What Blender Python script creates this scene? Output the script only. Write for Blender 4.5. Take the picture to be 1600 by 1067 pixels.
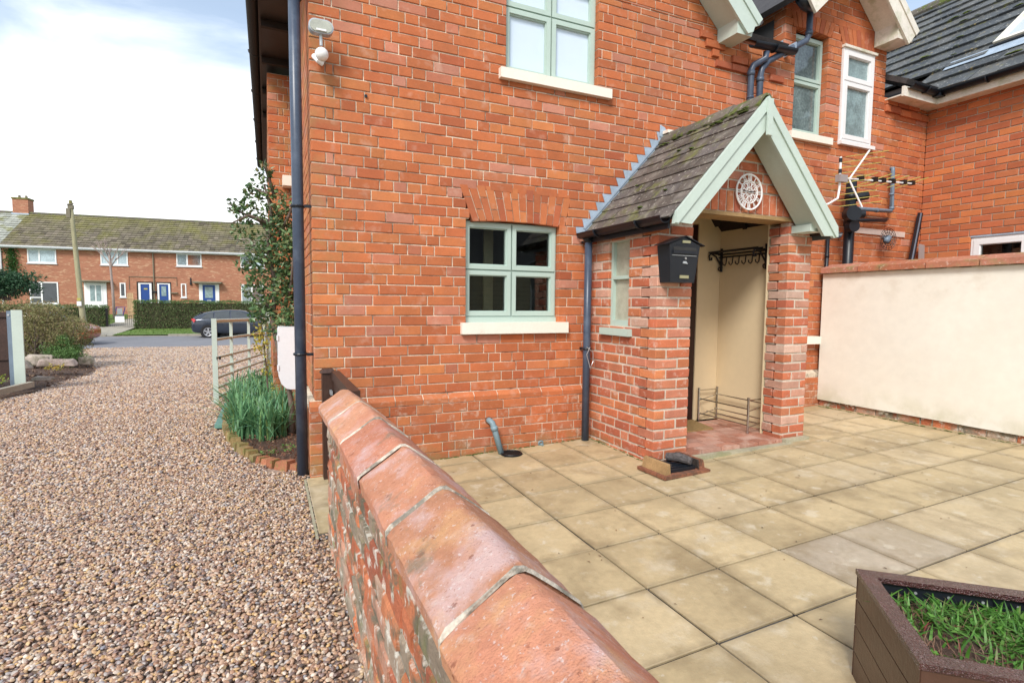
import bpy, math, random
import numpy as np
from mathutils import Matrix, Vector
random.seed(7); rng = np.random.default_rng(7)
for o in list(bpy.data.objects): bpy.data.objects.remove(o)
S = bpy.context.scene
COL = S.collection
# ------------------------------------------------------------------ camera
YAW, PITCH, ROLL, CH, FPX = 0.426686, 0.0696854, 0.0086208, 1.404, 840.9
F0 = Vector((math.sin(YAW), math.cos(YAW), 0)); R0 = Vector((math.cos(YAW), -math.sin(YAW), 0)); U0 = Vector((0, 0, 1))
F2 = F0*math.cos(PITCH) - U0*math.sin(PITCH); U2 = U0*math.cos(PITCH) + F0*math.sin(PITCH)
RR = R0*math.cos(ROLL) + U2*math.sin(ROLL); UU = -R0*math.sin(ROLL) + U2*math.cos(ROLL)
cam_d = bpy.data.cameras.new('camera'); cam = bpy.data.objects.new('camera', cam_d); COL.objects.link(cam)
cam.matrix_world = Matrix(((RR.x, UU.x, -F2.x, 0), (RR.y, UU.y, -F2.y, 0), (RR.z, UU.z, -F2.z, CH), (0, 0, 0, 1)))
cam_d.sensor_width = 36; cam_d.lens = FPX/1600*36; cam_d.clip_start = .05; cam_d.clip_end = 2000
S.camera = cam
# ------------------------------------------------------------------ sky and light
world = bpy.data.worlds.new('World'); S.world = world; world.use_nodes = True
wt = world.node_tree; wt.nodes.clear(); WN = wt.nodes.new; WL = wt.links.new
SUN_EL, SUN_ROT = math.radians(42), math.radians(222)
sky = WN('ShaderNodeTexSky'); sky.sky_type = 'NISHITA'; sky.sun_disc = False
sky.sun_elevation = SUN_EL; sky.sun_rotation = SUN_ROT; sky.dust_density = 1.5
tc = WN('ShaderNodeTexCoord'); mp = WN('ShaderNodeMapping'); mp.inputs['Scale'].default_value = (1, 1, 2.6)
nz = WN('ShaderNodeTexNoise'); nz.inputs['Scale'].default_value = 1.9; nz.inputs['Detail'].default_value = 7; nz.inputs['Roughness'].default_value = .55
nz.inputs['Distortion'].default_value = .4
cr = WN('ShaderNodeValToRGB'); cr.color_ramp.elements[0].position = .43; cr.color_ramp.elements[1].position = .66
cr.color_ramp.elements[0].color = (.30, .30, .30, 1); cr.color_ramp.elements[1].color = (.95, .95, .95, 1)
mx = WN('ShaderNodeMix'); mx.data_type = 'RGBA'; mx.inputs[7].default_value = (7.4, 7.5, 7.7, 1)
ct = WN('ShaderNodeMix'); ct.data_type = 'RGBA'; ct.inputs[6].default_value = (4.9, 6.2, 7.4, 1); ct.inputs[7].default_value = (7.5, 7.6, 7.7, 1)
bg = WN('ShaderNodeBackground'); bg.inputs['Strength'].default_value = .1
wo = WN('ShaderNodeOutputWorld')
WL(tc.outputs['Generated'], mp.inputs['Vector']); WL(mp.outputs[0], nz.inputs['Vector']); WL(nz.outputs['Fac'], cr.inputs['Fac'])
sz = WN('ShaderNodeSeparateXYZ'); WL(tc.outputs['Generated'], sz.inputs[0])
hz_ = WN('ShaderNodeMapRange'); hz_.inputs[1].default_value = .02; hz_.inputs[2].default_value = .42; hz_.inputs[3].default_value = .75; hz_.inputs[4].default_value = 0; WL(sz.outputs[2], hz_.inputs[0])
hm = WN('ShaderNodeMath'); hm.operation = 'ADD'; hm.use_clamp = True; WL(hz_.outputs[0], hm.inputs[0]); WL(cr.outputs['Color'], hm.inputs[1]); WL(hm.outputs[0], mx.inputs[0]); WL(hm.outputs[0], ct.inputs[0]); WL(ct.outputs[2], mx.inputs[7]); WL(sky.outputs[0], mx.inputs[6]); WL(mx.outputs[2], bg.inputs['Color']); WL(bg.outputs[0], wo.inputs['Surface'])
sd = bpy.data.lights.new('sun', 'SUN'); sun = bpy.data.objects.new('sun', sd); COL.objects.link(sun)
sd.energy = 1.7; sd.angle = math.radians(16); sd.color = (1, .96, .90)
# nishita rotation is measured from +Y clockwise seen from above
sdir = Vector((math.sin(SUN_ROT)*math.cos(SUN_EL), math.cos(SUN_ROT)*math.cos(SUN_EL), math.sin(SUN_EL)))
sun.rotation_euler = sdir.to_track_quat('Z', 'Y').to_euler()
vs = S.view_settings; vs.view_transform = 'Standard'; vs.look = 'None'; vs.gamma = 1; vs.use_curve_mapping = False
vs.exposure = 0.98
S.render.engine = 'CYCLES'

# ------------------------------------------------------------------ materials
MATS = {}
def mat(name, base, rough=.6, palette=None, tone=None, var=.12, vs_=4.0, bump=0., bs=60., spots=(), metal=0., spec=.4, stripes=None, vscale=None, emit=None, coat=0., trans=0., edge=None, bump2=None):
    """palette/tone: piece-to-piece colour read from the object colour ('obj'), a mesh colour attribute ('geo') or an instance attribute ('inst')"""
    m = bpy.data.materials.new(name); m.use_nodes = True; nt = m.node_tree; N = nt.nodes.new; L = nt.links.new
    b = nt.nodes['Principled BSDF']; b.inputs['Roughness'].default_value = rough; b.inputs['Metallic'].default_value = metal
    b.inputs['Specular IOR Level'].default_value = spec
    if coat: b.inputs['Coat Weight'].default_value = coat; b.inputs['Coat Roughness'].default_value = .08
    geo = N('ShaderNodeNewGeometry'); vec = geo.outputs['Position']
    if vscale:
        mpn = N('ShaderNodeMapping'); mpn.inputs['Scale'].default_value = vscale; L(vec, mpn.inputs['Vector']); vec = mpn.outputs[0]
    rgb = None; sep = None
    if tone:
        if tone == 'obj': a = N('ShaderNodeObjectInfo').outputs['Color']
        else:
            an = N('ShaderNodeAttribute'); an.attribute_name = 'tone'; an.attribute_type = 'GEOMETRY' if tone == 'geo' else 'INSTANCER'; a = an.outputs['Color']
        sep = N('ShaderNodeSeparateColor'); L(a, sep.inputs[0])
    if palette:
        r = N('ShaderNodeValToRGB'); r.color_ramp.interpolation = 'LINEAR'; e = r.color_ramp.elements
        for i, c in enumerate(palette):
            p = i/(len(palette)-1)
            if i == 0: el = e[0]
            elif i == len(palette)-1: el = e[-1]
            else: el = e.new(p)
            el.position = p; el.color = (*c, 1)
        L(sep.outputs[0], r.inputs[0]); rgb = r.outputs[0]
        hsv = N('ShaderNodeHueSaturation'); L(rgb, hsv.inputs['Color'])
        mr = N('ShaderNodeMapRange'); mr.inputs[3].default_value = .85; mr.inputs[4].default_value = 1.14; L(sep.outputs[1], mr.inputs[0]); L(mr.outputs[0], hsv.inputs['Value'])
        rgb = hsv.outputs[0]
    else:
        c = N('ShaderNodeRGB'); c.outputs[0].default_value = (*base, 1); rgb = c.outputs[0]
    # broad and fine colour variation
    for sc, am in ((vs_, var), (vs_*9, var*.8)):
        if am <= 0: continue
        n = N('ShaderNodeTexNoise'); n.inputs['Scale'].default_value = sc; n.inputs['Detail'].default_value = 5; L(vec, n.inputs['Vector'])
        mr = N('ShaderNodeMapRange'); mr.inputs[1].default_value = .25; mr.inputs[2].default_value = .75; mr.inputs[3].default_value = 1-am; mr.inputs[4].default_value = 1+am; L(n.outputs['Fac'], mr.inputs[0])
        h = N('ShaderNodeHueSaturation'); L(rgb, h.inputs['Color']); L(mr.outputs[0], h.inputs['Value']); rgb = h.outputs[0]
    for sp in spots:   # (colour, scale, low, high, strength[, zmax])
        col, sc, lo, hi, st = sp[:5]
        n = N('ShaderNodeTexNoise'); n.inputs['Scale'].default_value = sc; n.inputs['Detail'].default_value = 6; n.inputs['Roughness'].default_value = .62
        ofs = N('ShaderNodeVectorMath'); ofs.inputs[1].default_value = (sc*1.37, col[0]*31, col[2]*17+sc); L(vec, ofs.inputs[0]); L(ofs.outputs[0], n.inputs['Vector'])
        mr = N('ShaderNodeMapRange'); mr.inputs[1].default_value = lo; mr.inputs[2].default_value = hi; mr.inputs[4].default_value = st; L(n.outputs['Fac'], mr.inputs[0])
        f = mr.outputs[0]
        if len(sp) > 5:   # confined to a height range (a, b): full at a, none at b
            s3 = N('ShaderNodeSeparateXYZ'); L(geo.outputs['Position'], s3.inputs[0])
            m2 = N('ShaderNodeMapRange'); m2.inputs[1].default_value = sp[5]; m2.inputs[2].default_value = sp[6]; m2.inputs[3].default_value = 1; m2.inputs[4].default_value = 0; L(s3.outputs[sp[7] if len(sp) > 7 else 2], m2.inputs[0])
            mm = N('ShaderNodeMath'); mm.operation = 'MULTIPLY'; L(f, mm.inputs[0]); L(m2.outputs[0], mm.inputs[1]); f = mm.outputs[0]
        mx = N('ShaderNodeMix'); mx.data_type = 'RGBA'; mx.inputs[7].default_value = (*col, 1); L(f, mx.inputs[0]); L(rgb, mx.inputs[6]); rgb = mx.outputs[2]
    if edge:   # dirt gathered along the edges of each piece: (colour, width, strength)
        g2 = N('ShaderNodeTexCoord'); s2 = N('ShaderNodeSeparateXYZ'); L(g2.outputs['Generated'], s2.inputs[0]); outs = []
        for ax in (0, 1):
            a1 = N('ShaderNodeMath'); a1.operation = 'SUBTRACT'; a1.inputs[0].default_value = 1; L(s2.outputs[ax], a1.inputs[1])
            a2 = N('ShaderNodeMath'); a2.operation = 'MINIMUM'; L(s2.outputs[ax], a2.inputs[0]); L(a1.outputs[0], a2.inputs[1]); outs.append(a2)
        a3 = N('ShaderNodeMath'); a3.operation = 'MINIMUM'; L(outs[0].outputs[0], a3.inputs[0]); L(outs[1].outputs[0], a3.inputs[1])
        n = N('ShaderNodeTexNoise'); n.inputs['Scale'].default_value = 7; n.inputs['Detail'].default_value = 6; L(geo.outputs['Position'], n.inputs['Vector'])
        m3 = N('ShaderNodeMapRange'); m3.inputs[1].default_value = .35; m3.inputs[2].default_value = .7; m3.inputs[3].default_value = .0; m3.inputs[4].default_value = edge[1]*1.6; L(n.outputs['Fac'], m3.inputs[0])
        a4 = N('ShaderNodeMath'); a4.operation = 'SUBTRACT'; L(m3.outputs[0], a4.inputs[0]); L(a3.outputs[0], a4.inputs[1])
        m4 = N('ShaderNodeMapRange'); m4.inputs[1].default_value = -edge[1]; m4.inputs[2].default_value = edge[1]; m4.inputs[4].default_value = edge[2]; L(a4.outputs[0], m4.inputs[0])
        mx = N('ShaderNodeMix'); mx.data_type = 'RGBA'; mx.inputs[7].default_value = (*edge[0], 1); L(m4.outputs[0], mx.inputs[0]); L(rgb, mx.inputs[6]); rgb = mx.outputs[2]
    L(rgb, b.inputs['Base Color'])
    if bump:
        n = N('ShaderNodeTexNoise'); n.inputs['Scale'].default_value = bs; n.inputs['Detail'].default_value = 8; n.inputs['Roughness'].default_value = .65; L(vec, n.inputs['Vector'])
        bp = N('ShaderNodeBump'); bp.inputs['Strength'].default_value = min(1, bump); bp.inputs['Distance'].default_value = .01; L(n.outputs['Fac'], bp.inputs['Height']); nrm = bp
        if bump2:   # (strength, scale) voronoi pits and grit
            vn = N('ShaderNodeTexVoronoi'); vn.inputs['Scale'].default_value = bump2[1]; L(vec, vn.inputs['Vector'])
            b2 = N('ShaderNodeBump'); b2.inputs['Strength'].default_value = bump2[0]; b2.inputs['Distance'].default_value = .006; L(vn.outputs['Distance'], b2.inputs['Height']); L(bp.outputs[0], b2.inputs['Normal']); nrm = b2
        L(nrm.outputs[0], b.inputs['Normal'])
    if trans:
        b.inputs['Subsurface Weight'].default_value = 0
        tr = N('ShaderNodeBsdfTranslucent'); L(rgb, tr.inputs['Color']); ms = N('ShaderNodeMixShader'); ms.inputs[0].default_value = trans
        L(b.outputs[0], ms.inputs[1]); L(tr.outputs[0], ms.inputs[2]); L(ms.outputs[0], nt.nodes['Material Output'].inputs['Surface'])
    MATS[name] = m; return m
def glass_mat(name, tint=(.9, .95, .93), ior=1.5, boost=1.0):
    m = bpy.data.materials.new(name); m.use_nodes = True; nt = m.node_tree; nt.nodes.clear(); N = nt.nodes.new; L = nt.links.new
    t = N('ShaderNodeBsdfTransparent'); t.inputs[0].default_value = (*tint, 1); g = N('ShaderNodeBsdfGlossy'); g.inputs['Roughness'].default_value = .015
    fr = N('ShaderNodeFresnel'); fr.inputs[0].default_value = ior; mt = N('ShaderNodeMath'); mt.operation = 'MULTIPLY'; mt.inputs[1].default_value = boost; mt.use_clamp = True
    ms = N('ShaderNodeMixShader'); o = N('ShaderNodeOutputMaterial')
    L(fr.outputs[0], mt.inputs[0]); L(mt.outputs[0], ms.inputs[0]); L(t.outputs[0], ms.inputs[1]); L(g.outputs[0], ms.inputs[2]); L(ms.outputs[0], o.inputs[0])
    return m
BP = [(.37, .095, .045), (.42, .115, .046), (.45, .128, .048), (.48, .14, .05), (.47, .145, .055), (.52, .18, .062), (.46, .155, .085), (.50, .215, .145)]
house_spots = [((.62, .40, .30), 7, .56, .72, .45), ((.40, .12, .06), 2.2, .48, .70, .3), ((.30, .15, .09), 1.1, .52, .70, .3), ((.30, .25, .10), 5, .45, .7, .55, .32, .72, 0), ((.20, .20, .09), 6, .4, .6, .8, .02, .24), ((.62, .5, .4), 14, .56, .68, .5, .5, .75)]
mb_o = mat('house_brick', None, .85, BP, 'obj', .10, 9, .35, 120, spots=house_spots)
mb_g = mat('house_brick_far', None, .85, BP, 'geo', .10, 9, .35, 120, spots=house_spots)
PP = [(.42, .12, .07), (.47, .135, .065), (.50, .15, .07), (.54, .19, .08), (.50, .19, .12), (.53, .27, .19), (.54, .36, .28)]
porch_spots = [((.70, .55, .46), 15, .56, .72, .6), ((.16, .16, .07), 6, .45, .6, .9, .08, .2)]
pb_o = mat('porch_brick', None, .9, PP, 'obj', .14, 10, .6, 90, spots=porch_spots)
pb_g = mat('porch_brick_far', None, .9, PP, 'geo', .14, 10, .6, 90, spots=porch_spots)
EP = [(.40, .11, .05), (.46, .135, .055), (.50, .15, .06), (.54, .18, .06), (.5, .16, .08)]
eb_o = mat('extension_brick', None, .85, EP, 'obj', .08, 9, .3, 120)
eb_g = mat('extension_brick_far', None, .85, EP, 'geo', .08, 9, .3, 120)
m_mortar = mat('mortar_cream', (.70, .60, .47), .95, var=.25, vs_=7, bump=.5, bs=150, spots=[((.10, .07, .05), 7, .52, .66, .75), ((.16, .17, .08), 6, .4, .6, .7, .02, .22)])
m_mortar_p = mat('mortar_grey', (.58, .50, .41), .95, var=.2, vs_=8, bump=.6, bs=120)
m_mortar_e = mat('mortar_buff', (.42, .33, .25), .95, var=.12, vs_=8, bump=.4, bs=150)
GP = [(.30, .09, .05), (.46, .14, .065), (.55, .2, .09), (.5, .25, .17), (.40, .3, .22), (.22, .18, .13)]
garden_spots = [((.13, .13, .09), 7, .51, .61, .9), ((.66, .63, .55), 16, .55, .63, .85), ((.19, .20, .07), 9, .57, .7, .8), ((.40, .34, .26), 6, .45, .6, .7, .12, .40)]
gb_o = mat('garden_brick', None, .95, GP, 'obj', .2, 12, 1, 70, spots=garden_spots)
m_mortar_g = mat('mortar_weathered', (.33, .30, .24), .98, var=.3, vs_=12, bump=1, bs=60, spots=[((.6, .57, .5), 18, .52, .62, .8), ((.10, .10, .07), 8, .5, .6, .9)])
CP = [(.48, .205, .13), (.53, .245, .15), (.57, .28, .16), (.53, .265, .19)]
m_coping = mat('terracotta_coping', None, .97, CP, 'obj', .14, 6, .6, 170, bump2=(.3, 230), spec=.15, spots=[((.60, .47, .48), 5, .50, .64, .6), ((.70, .42, .19), 5.5, .55, .7, .5), ((.62, .53, .49), 26, .58, .72, .4), ((.66, .63, .62), 95, .60, .66, .5), ((.30, .12, .08), 110, .62, .67, .6), ((.22, .08, .05), 34, .63, .68, .7), ((.46, .16, .10), 4, .54, .70, .5), ((.16, .17, .13), 9, .62, .72, .6)])
m_coping_w = mat('cream_wall_coping', None, .8, [(.42, .15, .08), (.5, .2, .11), (.46, .2, .14)], 'obj', .15, 6, .6, 80, spots=[((.26, .24, .10), 6, .5, .65, .7), ((.66, .5, .42), 25, .58, .66, .7)])
m_render = mat('cream_render', (.80, .775, .69), .85, var=.045, vs_=1.2, bump=.35, bs=5, bump2=(.06, 30), spots=[((.74, .65, .52), 1.6, .45, .75, .22), ((.50, .49, .33), 3, .42, .6, .7, .22, .50), ((.66, .60, .48), 9, .60, .74, .12), ((.55, .46, .34), 5, .5, .66, .45, 1.84, 1.35)])
m_plaster = mat('cream_plaster', (.70, .56, .36), .85, var=.03, vs_=2, bump=.08, bs=20)
m_stone = mat('painted_sill', (.82, .76, .66), .6, var=.04, vs_=5, bump=.1, bs=60, spots=[((.5, .45, .38), 12, .62, .75, .5)])
m_green = mat('pale_green_paint', (.50, .59, .53), .42, var=.04, vs_=4, bump=.04, bs=200, spots=[((.40, .44, .36), 7, .62, .75, .4)])
m_greenwin = mat('sage_window_paint', (.44, .55, .49), .38, var=.03, vs_=4)
m_white = mat('white_plastic', (.80, .80, .80), .35, var=.03, vs_=3)
m_whitewood = mat('weathered_white_board', (.72, .68, .60), .6, var=.08, vs_=5, spots=[((.36, .38, .22), 6, .5, .65, .55)])
m_dark = mat('black_plastic', (.010, .013, .019), .38, var=.1, vs_=6)
m_pipe = mat('dark_grey_pipe', (.055, .075, .115), .33, var=.1, vs_=5, spots=[((.16, .2, .26), 5, .5, .7, .4)])
m_gutter = mat('brown_black_gutter', (.022, .017, .015), .5, var=.15)
m_greypipe = mat('grey_pipe', (.16, .21, .27), .4, var=.12, vs_=6)
m_wastepipe = mat('blue_grey_waste_pipe', (.20, .29, .33), .45, var=.1, vs_=9)
m_lead = mat('lead_flashing', (.36, .44, .53), .5, var=.16, vs_=9, bump=.3, bs=30, metal=.1, spots=[((.55, .6, .66), 12, .55, .7, .6)])
m_brownwood = mat('dark_brown_wood', (.055, .028, .020), .45, var=.25, vs_=6, bump=.3, bs=40, vscale=(1, 1, .3))
m_fence = mat('brown_fence', (.05, .026, .02), .6, var=.3, vs_=4, bump=.4, bs=30)
m_door = mat('dark_door', (.030, .010, .009), .35, var=.1)
m_timber = mat('old_timber', (.35, .22, .10), .8, var=.25, vs_=9, bump=.4, bs=40)
m_rafter = mat('dark_rafter', (.018, .010, .007), .7)
slate_sp = [((.50, .47, .40), 30, .60, .66, .7), ((.13, .14, .035), 5, .54, .66, .85), ((.30, .28, .24), 7, .5, .7, .5)]
m_ptile = mat('porch_roof_tile', None, .75, [(.07, .06, .053), (.105, .088, .074), (.125, .105, .092), (.10, .09, .088)], 'obj', .2, 8, .5, 60, spots=slate_sp)
m_etile = mat('extension_roof_tile', None, .55, [(.045, .05, .055), (.06, .066, .07), (.08, .085, .085), (.10, .10, .095)], 'obj', .2, 6, .4, 60, spots=[((.48, .48, .44), 26, .60, .66, .8), ((.15, .15, .03), 6, .60, .70, .9), ((.5, .36, .1), 9, .64, .72, .7)])
m_ridge = mat('ridge_tile', None, .8, [(.10, .09, .075), (.15, .13, .105)], 'obj', .2, 8, .6, 50, spots=[((.10, .13, .02), 9, .5, .6, .9), ((.45, .43, .37), 28, .6, .67, .7)])
m_moss = mat('moss', (.075, .10, .02), 1, var=.4, vs_=30, bump=1, bs=90)
SP = [(.45, .35, .20), (.49, .385, .22), (.53, .42, .245), (.53, .425, .265), (.44, .37, .28)]
m_slab = mat('patio_slab', None, .55, SP, 'obj', .11, 3.2, .3, 70, spec=.5, edge=((.20, .15, .085), .045, .5), spots=[((.25, .185, .10), 3.1, .50, .68, .62), ((.33, .26, .15), 1.1, .48, .62, .5), ((.24, .175, .085), 6.5, .60, .72, .45), ((.66, .60, .47), 7.5, .58, .68, .45), ((.62, .54, .40), 4.2, .56, .72, .5), ((.66, .62, .52), 11, .66, .72, .55), ((.15, .11, .06), 60, .70, .74, .5)])
m_joint = mat('patio_joint', (.075, .068, .06), .95, var=.3, vs_=8, bump=.6, bs=60, spots=[((.012, .010, .008), 2.6, .50, .58, .95), ((.14, .17, .10), 4, .6, .7, .6)])
m_soil = mat('soil', (.075, .045, .032), 1, var=.4, vs_=14, bump=1, bs=50, spots=[((.22, .13, .09), 26, .55, .65, .6)])
PEB = [(.09, .07, .062), (.24, .17, .155), (.29, .16, .10), (.37, .225, .145), (.44, .295, .20), (.50, .335, .235), (.53, .34, .14), (.48, .40, .33), (.66, .55, .45), (.23, .225, .25)]
m_pebble = mat('pebble', None, .42, PEB, 'inst', .12, 40, .15, 200, spec=.5)
m_gravel = mat('gravel_bed', (.33, .245, .19), .9, var=.35, vs_=40, bump=1, bs=60, spots=[((.5, .4, .33), 45, .56, .64, .7), ((.10, .07, .055), 38, .58, .66, .8)])
m_grass = mat('verge_grass', (.10, .17, .03), .9, var=.3, vs_=3, bump=1, bs=40, spots=[((.19, .19, .06), 2, .5, .7, .5)])
m_ground = mat('far_ground', (.10, .13, .04), .95, var=.3, vs_=.6)
m_asphalt = mat('asphalt', (.20, .20, .215), .85, var=.08, vs_=1.2, bump=.3, bs=60)
m_concrete = mat('concrete', (.36, .33, .27), .9, var=.12, vs_=6, bump=.4, bs=60, spots=[((.18, .17, .10), 5, .55, .7, .6)])
m_plinthstone = mat('step_stone', (.38, .35, .25), .9, var=.15, vs_=5, bump=.4, bs=60, spots=[((.22, .23, .10), 6, .5, .65, .6)])
m_qtile = mat('quarry_tile', None, .6, [(.36, .15, .10), (.44, .2, .14), (.48, .27, .21)], 'obj', .15, 9, .3, 60, spots=[((.58, .42, .34), 7, .5, .65, .6)])
m_mat = mat('coir', (.34, .22, .09), 1, var=.2, vs_=40, bump=1, bs=200)
m_chrome = mat('brushed_steel', (.55, .54, .52), .25, metal=1, var=.05)
m_iron = mat('black_iron', (.012, .010, .010), .5, var=.1)
m_galv = mat('galvanised', (.50, .53, .55), .4, metal=.6, var=.08)
m_brass = mat('brass_plate', (.42, .40, .24), .35, metal=.6, var=.1)
m_rust = mat('rusty_terracotta', (.25, .10, .055), .9, var=.35, vs_=18, bump=.8, bs=60, spots=[((.10, .06, .04), 16, .5, .6, .7)])
m_glass = glass_mat('window_glass', boost=1.25); m_glass_sky = glass_mat('sky_glass', (.95, .97, 1), 1.5, 1.8)
m_frost = mat('patterned_glass', (.42, .42, .33), .25, var=.2, vs_=14, bump=.6, bs=90, spec=.8)
m_blind = mat('pale_blind', (.80, .88, .97), .9, var=.02, vs_=1)
m_room = mat('room_wall', (.26, .19, .10), .9, var=.2, vs_=2)
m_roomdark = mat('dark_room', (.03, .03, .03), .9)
m_darkglass = mat('dark_glass', (.035, .045, .05), .05, spec=.9, var=.3, vs_=3)
m_panelblue = mat('blind_behind_glass', (.62, .72, .83), .06, spec=.9, var=.02, vs_=1)
m_glassgrey = mat('reflecting_grey_glass', (.13, .17, .17), .04, spec=1., var=.5, vs_=4)
m_greyglass = mat('grey_obscure_glass', (.22, .30, .31), .12, spec=.8, var=.35, vs_=6, bump=.3, bs=60)
m_paleglass = mat('curtained_glass', (.42, .52, .56), .12, spec=.7, var=.25, vs_=1.2)
m_litroof = mat('rooflight_glass', (.55, .6, .62), .05, spec=1., var=.02)  # pale base colour stands in for the sky reflected in the pane
TB = [(.36, .14, .075), (.44, .18, .09), (.48, .24, .13)]
def terrace_brick():
    m = mat('terrace_brick', (.37, .165, .10), .9, var=.12, vs_=1.5, bump=.2, bs=30, vscale=(1, 1, 3.2), spots=[((.60, .40, .25), 2.6, .54, .64, .55), ((.26, .09, .06), 3.3, .55, .65, .5)])
    return m
m_tbrick = terrace_brick()
m_troof = mat('mossy_concrete_tiles', None, .95, [(.09, .075, .055), (.19, .16, .12), (.13, .115, .075)], 'geo', .2, 2, .8, 18, spots=[((.165, .155, .045), .8, .48, .64, .7), ((.30, .28, .2), 7, .58, .66, .6), ((.21, .20, .06), .9, .32, .6, .75, 7.7, 6.2)])
m_paleroof = mat('pale_concrete_tiles', None, .9, [(.30, .31, .27), (.38, .39, .34)], 'geo', .2, 3, .6, 18, spots=[((.20, .20, .06), 1.2, .5, .6, .7)])
m_blue = mat('blue_paint', (.018, .06, .24), .4, var=.05)
m_trim = mat('pale_trim', (.62, .64, .66), .5, var=.05)
m_tconc = mat('canopy_concrete', (.20, .18, .13), .9, var=.2)
m_pole = mat('weathered_pole', (.30, .28, .17), .9, var=.2, vs_=3, bump=.4, bs=30, vscale=(1, 1, .15))
m_bark = mat('bark', (.13, .10, .08), .95, var=.3, vs_=9, bump=.8, bs=40)
m_palebark = mat('pale_bark', (.34, .27, .24), .9, var=.2, vs_=9)
def leafmat(name, pal, rough=.45, trans=.25): return mat(name, None, rough, pal, 'geo', .1, 30, 0, trans=trans, spec=.5)
m_leaf = leafmat('shrub_leaf', [(.04, .09, .04), (.07, .15, .06), (.12, .22, .08), (.20, .31, .13), (.24, .20, .09)], .4)
m_hedge = leafmat('hedge_leaf', [(.06, .11, .035), (.09, .16, .045), (.14, .22, .065), (.22, .17, .09)], .7)
m_bushl = leafmat('brown_bush_leaf', [(.15, .12, .06), (.22, .20, .08), (.28, .24, .11), (.17, .20, .06), (.32, .22, .12)], .7)
m_conifer = leafmat('bright_conifer_leaf', [(.07, .14, .04), (.12, .24, .06), (.17, .30, .09)], .6)
m_darkev = leafmat('dark_evergreen_leaf', [(.025, .07, .035), (.035, .10, .045), (.06, .14, .055)], .6)
m_yellow = leafmat('yellow_leaf', [(.30, .30, .04), (.48, .42, .08), (.55, .36, .06)], .5)
m_daff = leafmat('daffodil_leaf', [(.07, .20, .10), (.12, .28, .14), (.19, .38, .17), (.32, .44, .14)], .4)
m_weed = leafmat('planter_weed', [(.04, .13, .015), (.08, .22, .03), (.13, .30, .05), (.22, .17, .09)], .5)
m_ivy = leafmat('ivy_leaf', [(.03, .09, .015), (.06, .15, .03)], .5)
m_paint_car = mat('dark_grey_car_paint', (.035, .045, .065), .25, var=.02, coat=.8, metal=.4)
m_paint_red = mat('orange_red_car_paint', (.35, .08, .025), .3, var=.02, coat=.8)
m_paint_silver = mat('silver_car_paint', (.55, .57, .58), .3, var=.02, coat=.8, metal=.3)
m_tyre = mat('tyre', (.014, .014, .015), .8); m_rim = mat('alloy', (.5, .5, .52), .3, metal=.7)
m_taillight = mat('tail_light', (.55, .02, .03), .2, spec=.8)
m_cloth = mat('green_strip_paint', (.11, .24, .20), .5, var=.15)
m_yellowplas = mat('yellowed_plastic', (.45, .40, .10), .5)
m_meter = mat('meter_box_plastic', (.74, .78, .82), .5, var=.04, vs_=3)
m_log = mat('edging_brick', None, .95, [(.28, .10, .05), (.38, .15, .08), (.24, .17, .07), (.33, .25, .12)], 'obj', .25, 14, .8, 60, spots=[((.17, .17, .05), 9, .5, .62, .8)])
m_rock = mat('garden_stone', None, .95, [(.30, .25, .21), (.44, .38, .32), (.34, .27, .24)], 'obj', .3, 7, 1, 25, spots=[((.15, .15, .08), 5, .5, .65, .7)])
m_newwood = mat('new_softwood', (.58, .40, .22), .8, var=.1, vs_=6)

# ------------------------------------------------------------------ building helpers
WLOC = {}
def tag(o, label=None, cat=None, group=None, kind=None):
    if label: o['label'] = label
    if cat: o['category'] = cat
    if group: o['group'] = group
    if kind: o['kind'] = kind
    return o
def empty(name, loc=(0, 0, 0), label=None, cat=None, group=None, parent=None):
    o = bpy.data.objects.new(name, None); COL.objects.link(o); o.empty_display_size = .1
    WLOC[o.name] = Vector(loc)
    if parent is not None: o.parent = parent; o.location = Vector(loc) - WLOC[parent.name]
    else: o.location = loc
    return tag(o, label, cat, group)
def place(name, me, loc, parent=None, tone=None):
    o = bpy.data.objects.new(name, me); COL.objects.link(o); WLOC[o.name] = Vector(loc)
    if parent is not None: o.parent = parent; o.location = Vector(loc) - WLOC[parent.name]
    else: o.location = loc
    if tone is not None: o.color = (*tone, 1)
    return o
def obj(name, V, F, m, parent=None, smooth=False, tones=None, tone=None, mats=None, fm=None):
    """V world coordinates; origin goes to the foot of the bounding box"""
    A = np.asarray(V, float).reshape(-1, 3); lo, hi = A.min(0), A.max(0); c = np.array([(lo[0]+hi[0])/2, (lo[1]+hi[1])/2, lo[2]])
    me = bpy.data.meshes.new(name); me.from_pydata((A-c).tolist(), [], [tuple(int(i) for i in f) for f in F])
    for mm in (mats or [m]): me.materials.append(mm)
    if fm is not None: me.polygons.foreach_set('material_index', np.asarray(fm, 'i'))
    if smooth: me.polygons.foreach_set('use_smooth', [True]*len(me.polygons))
    if tones is not None:   # per vertex rgb
        ca = me.color_attributes.new('tone', 'FLOAT_COLOR', 'POINT'); T = np.ones((len(A), 4)); T[:, :3] = tones; ca.data.foreach_set('color', T.ravel())
    me.update()
    return place(name, me, tuple(c), parent, tone)
def rt(): return (random.random(), random.random(), random.random())
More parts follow.
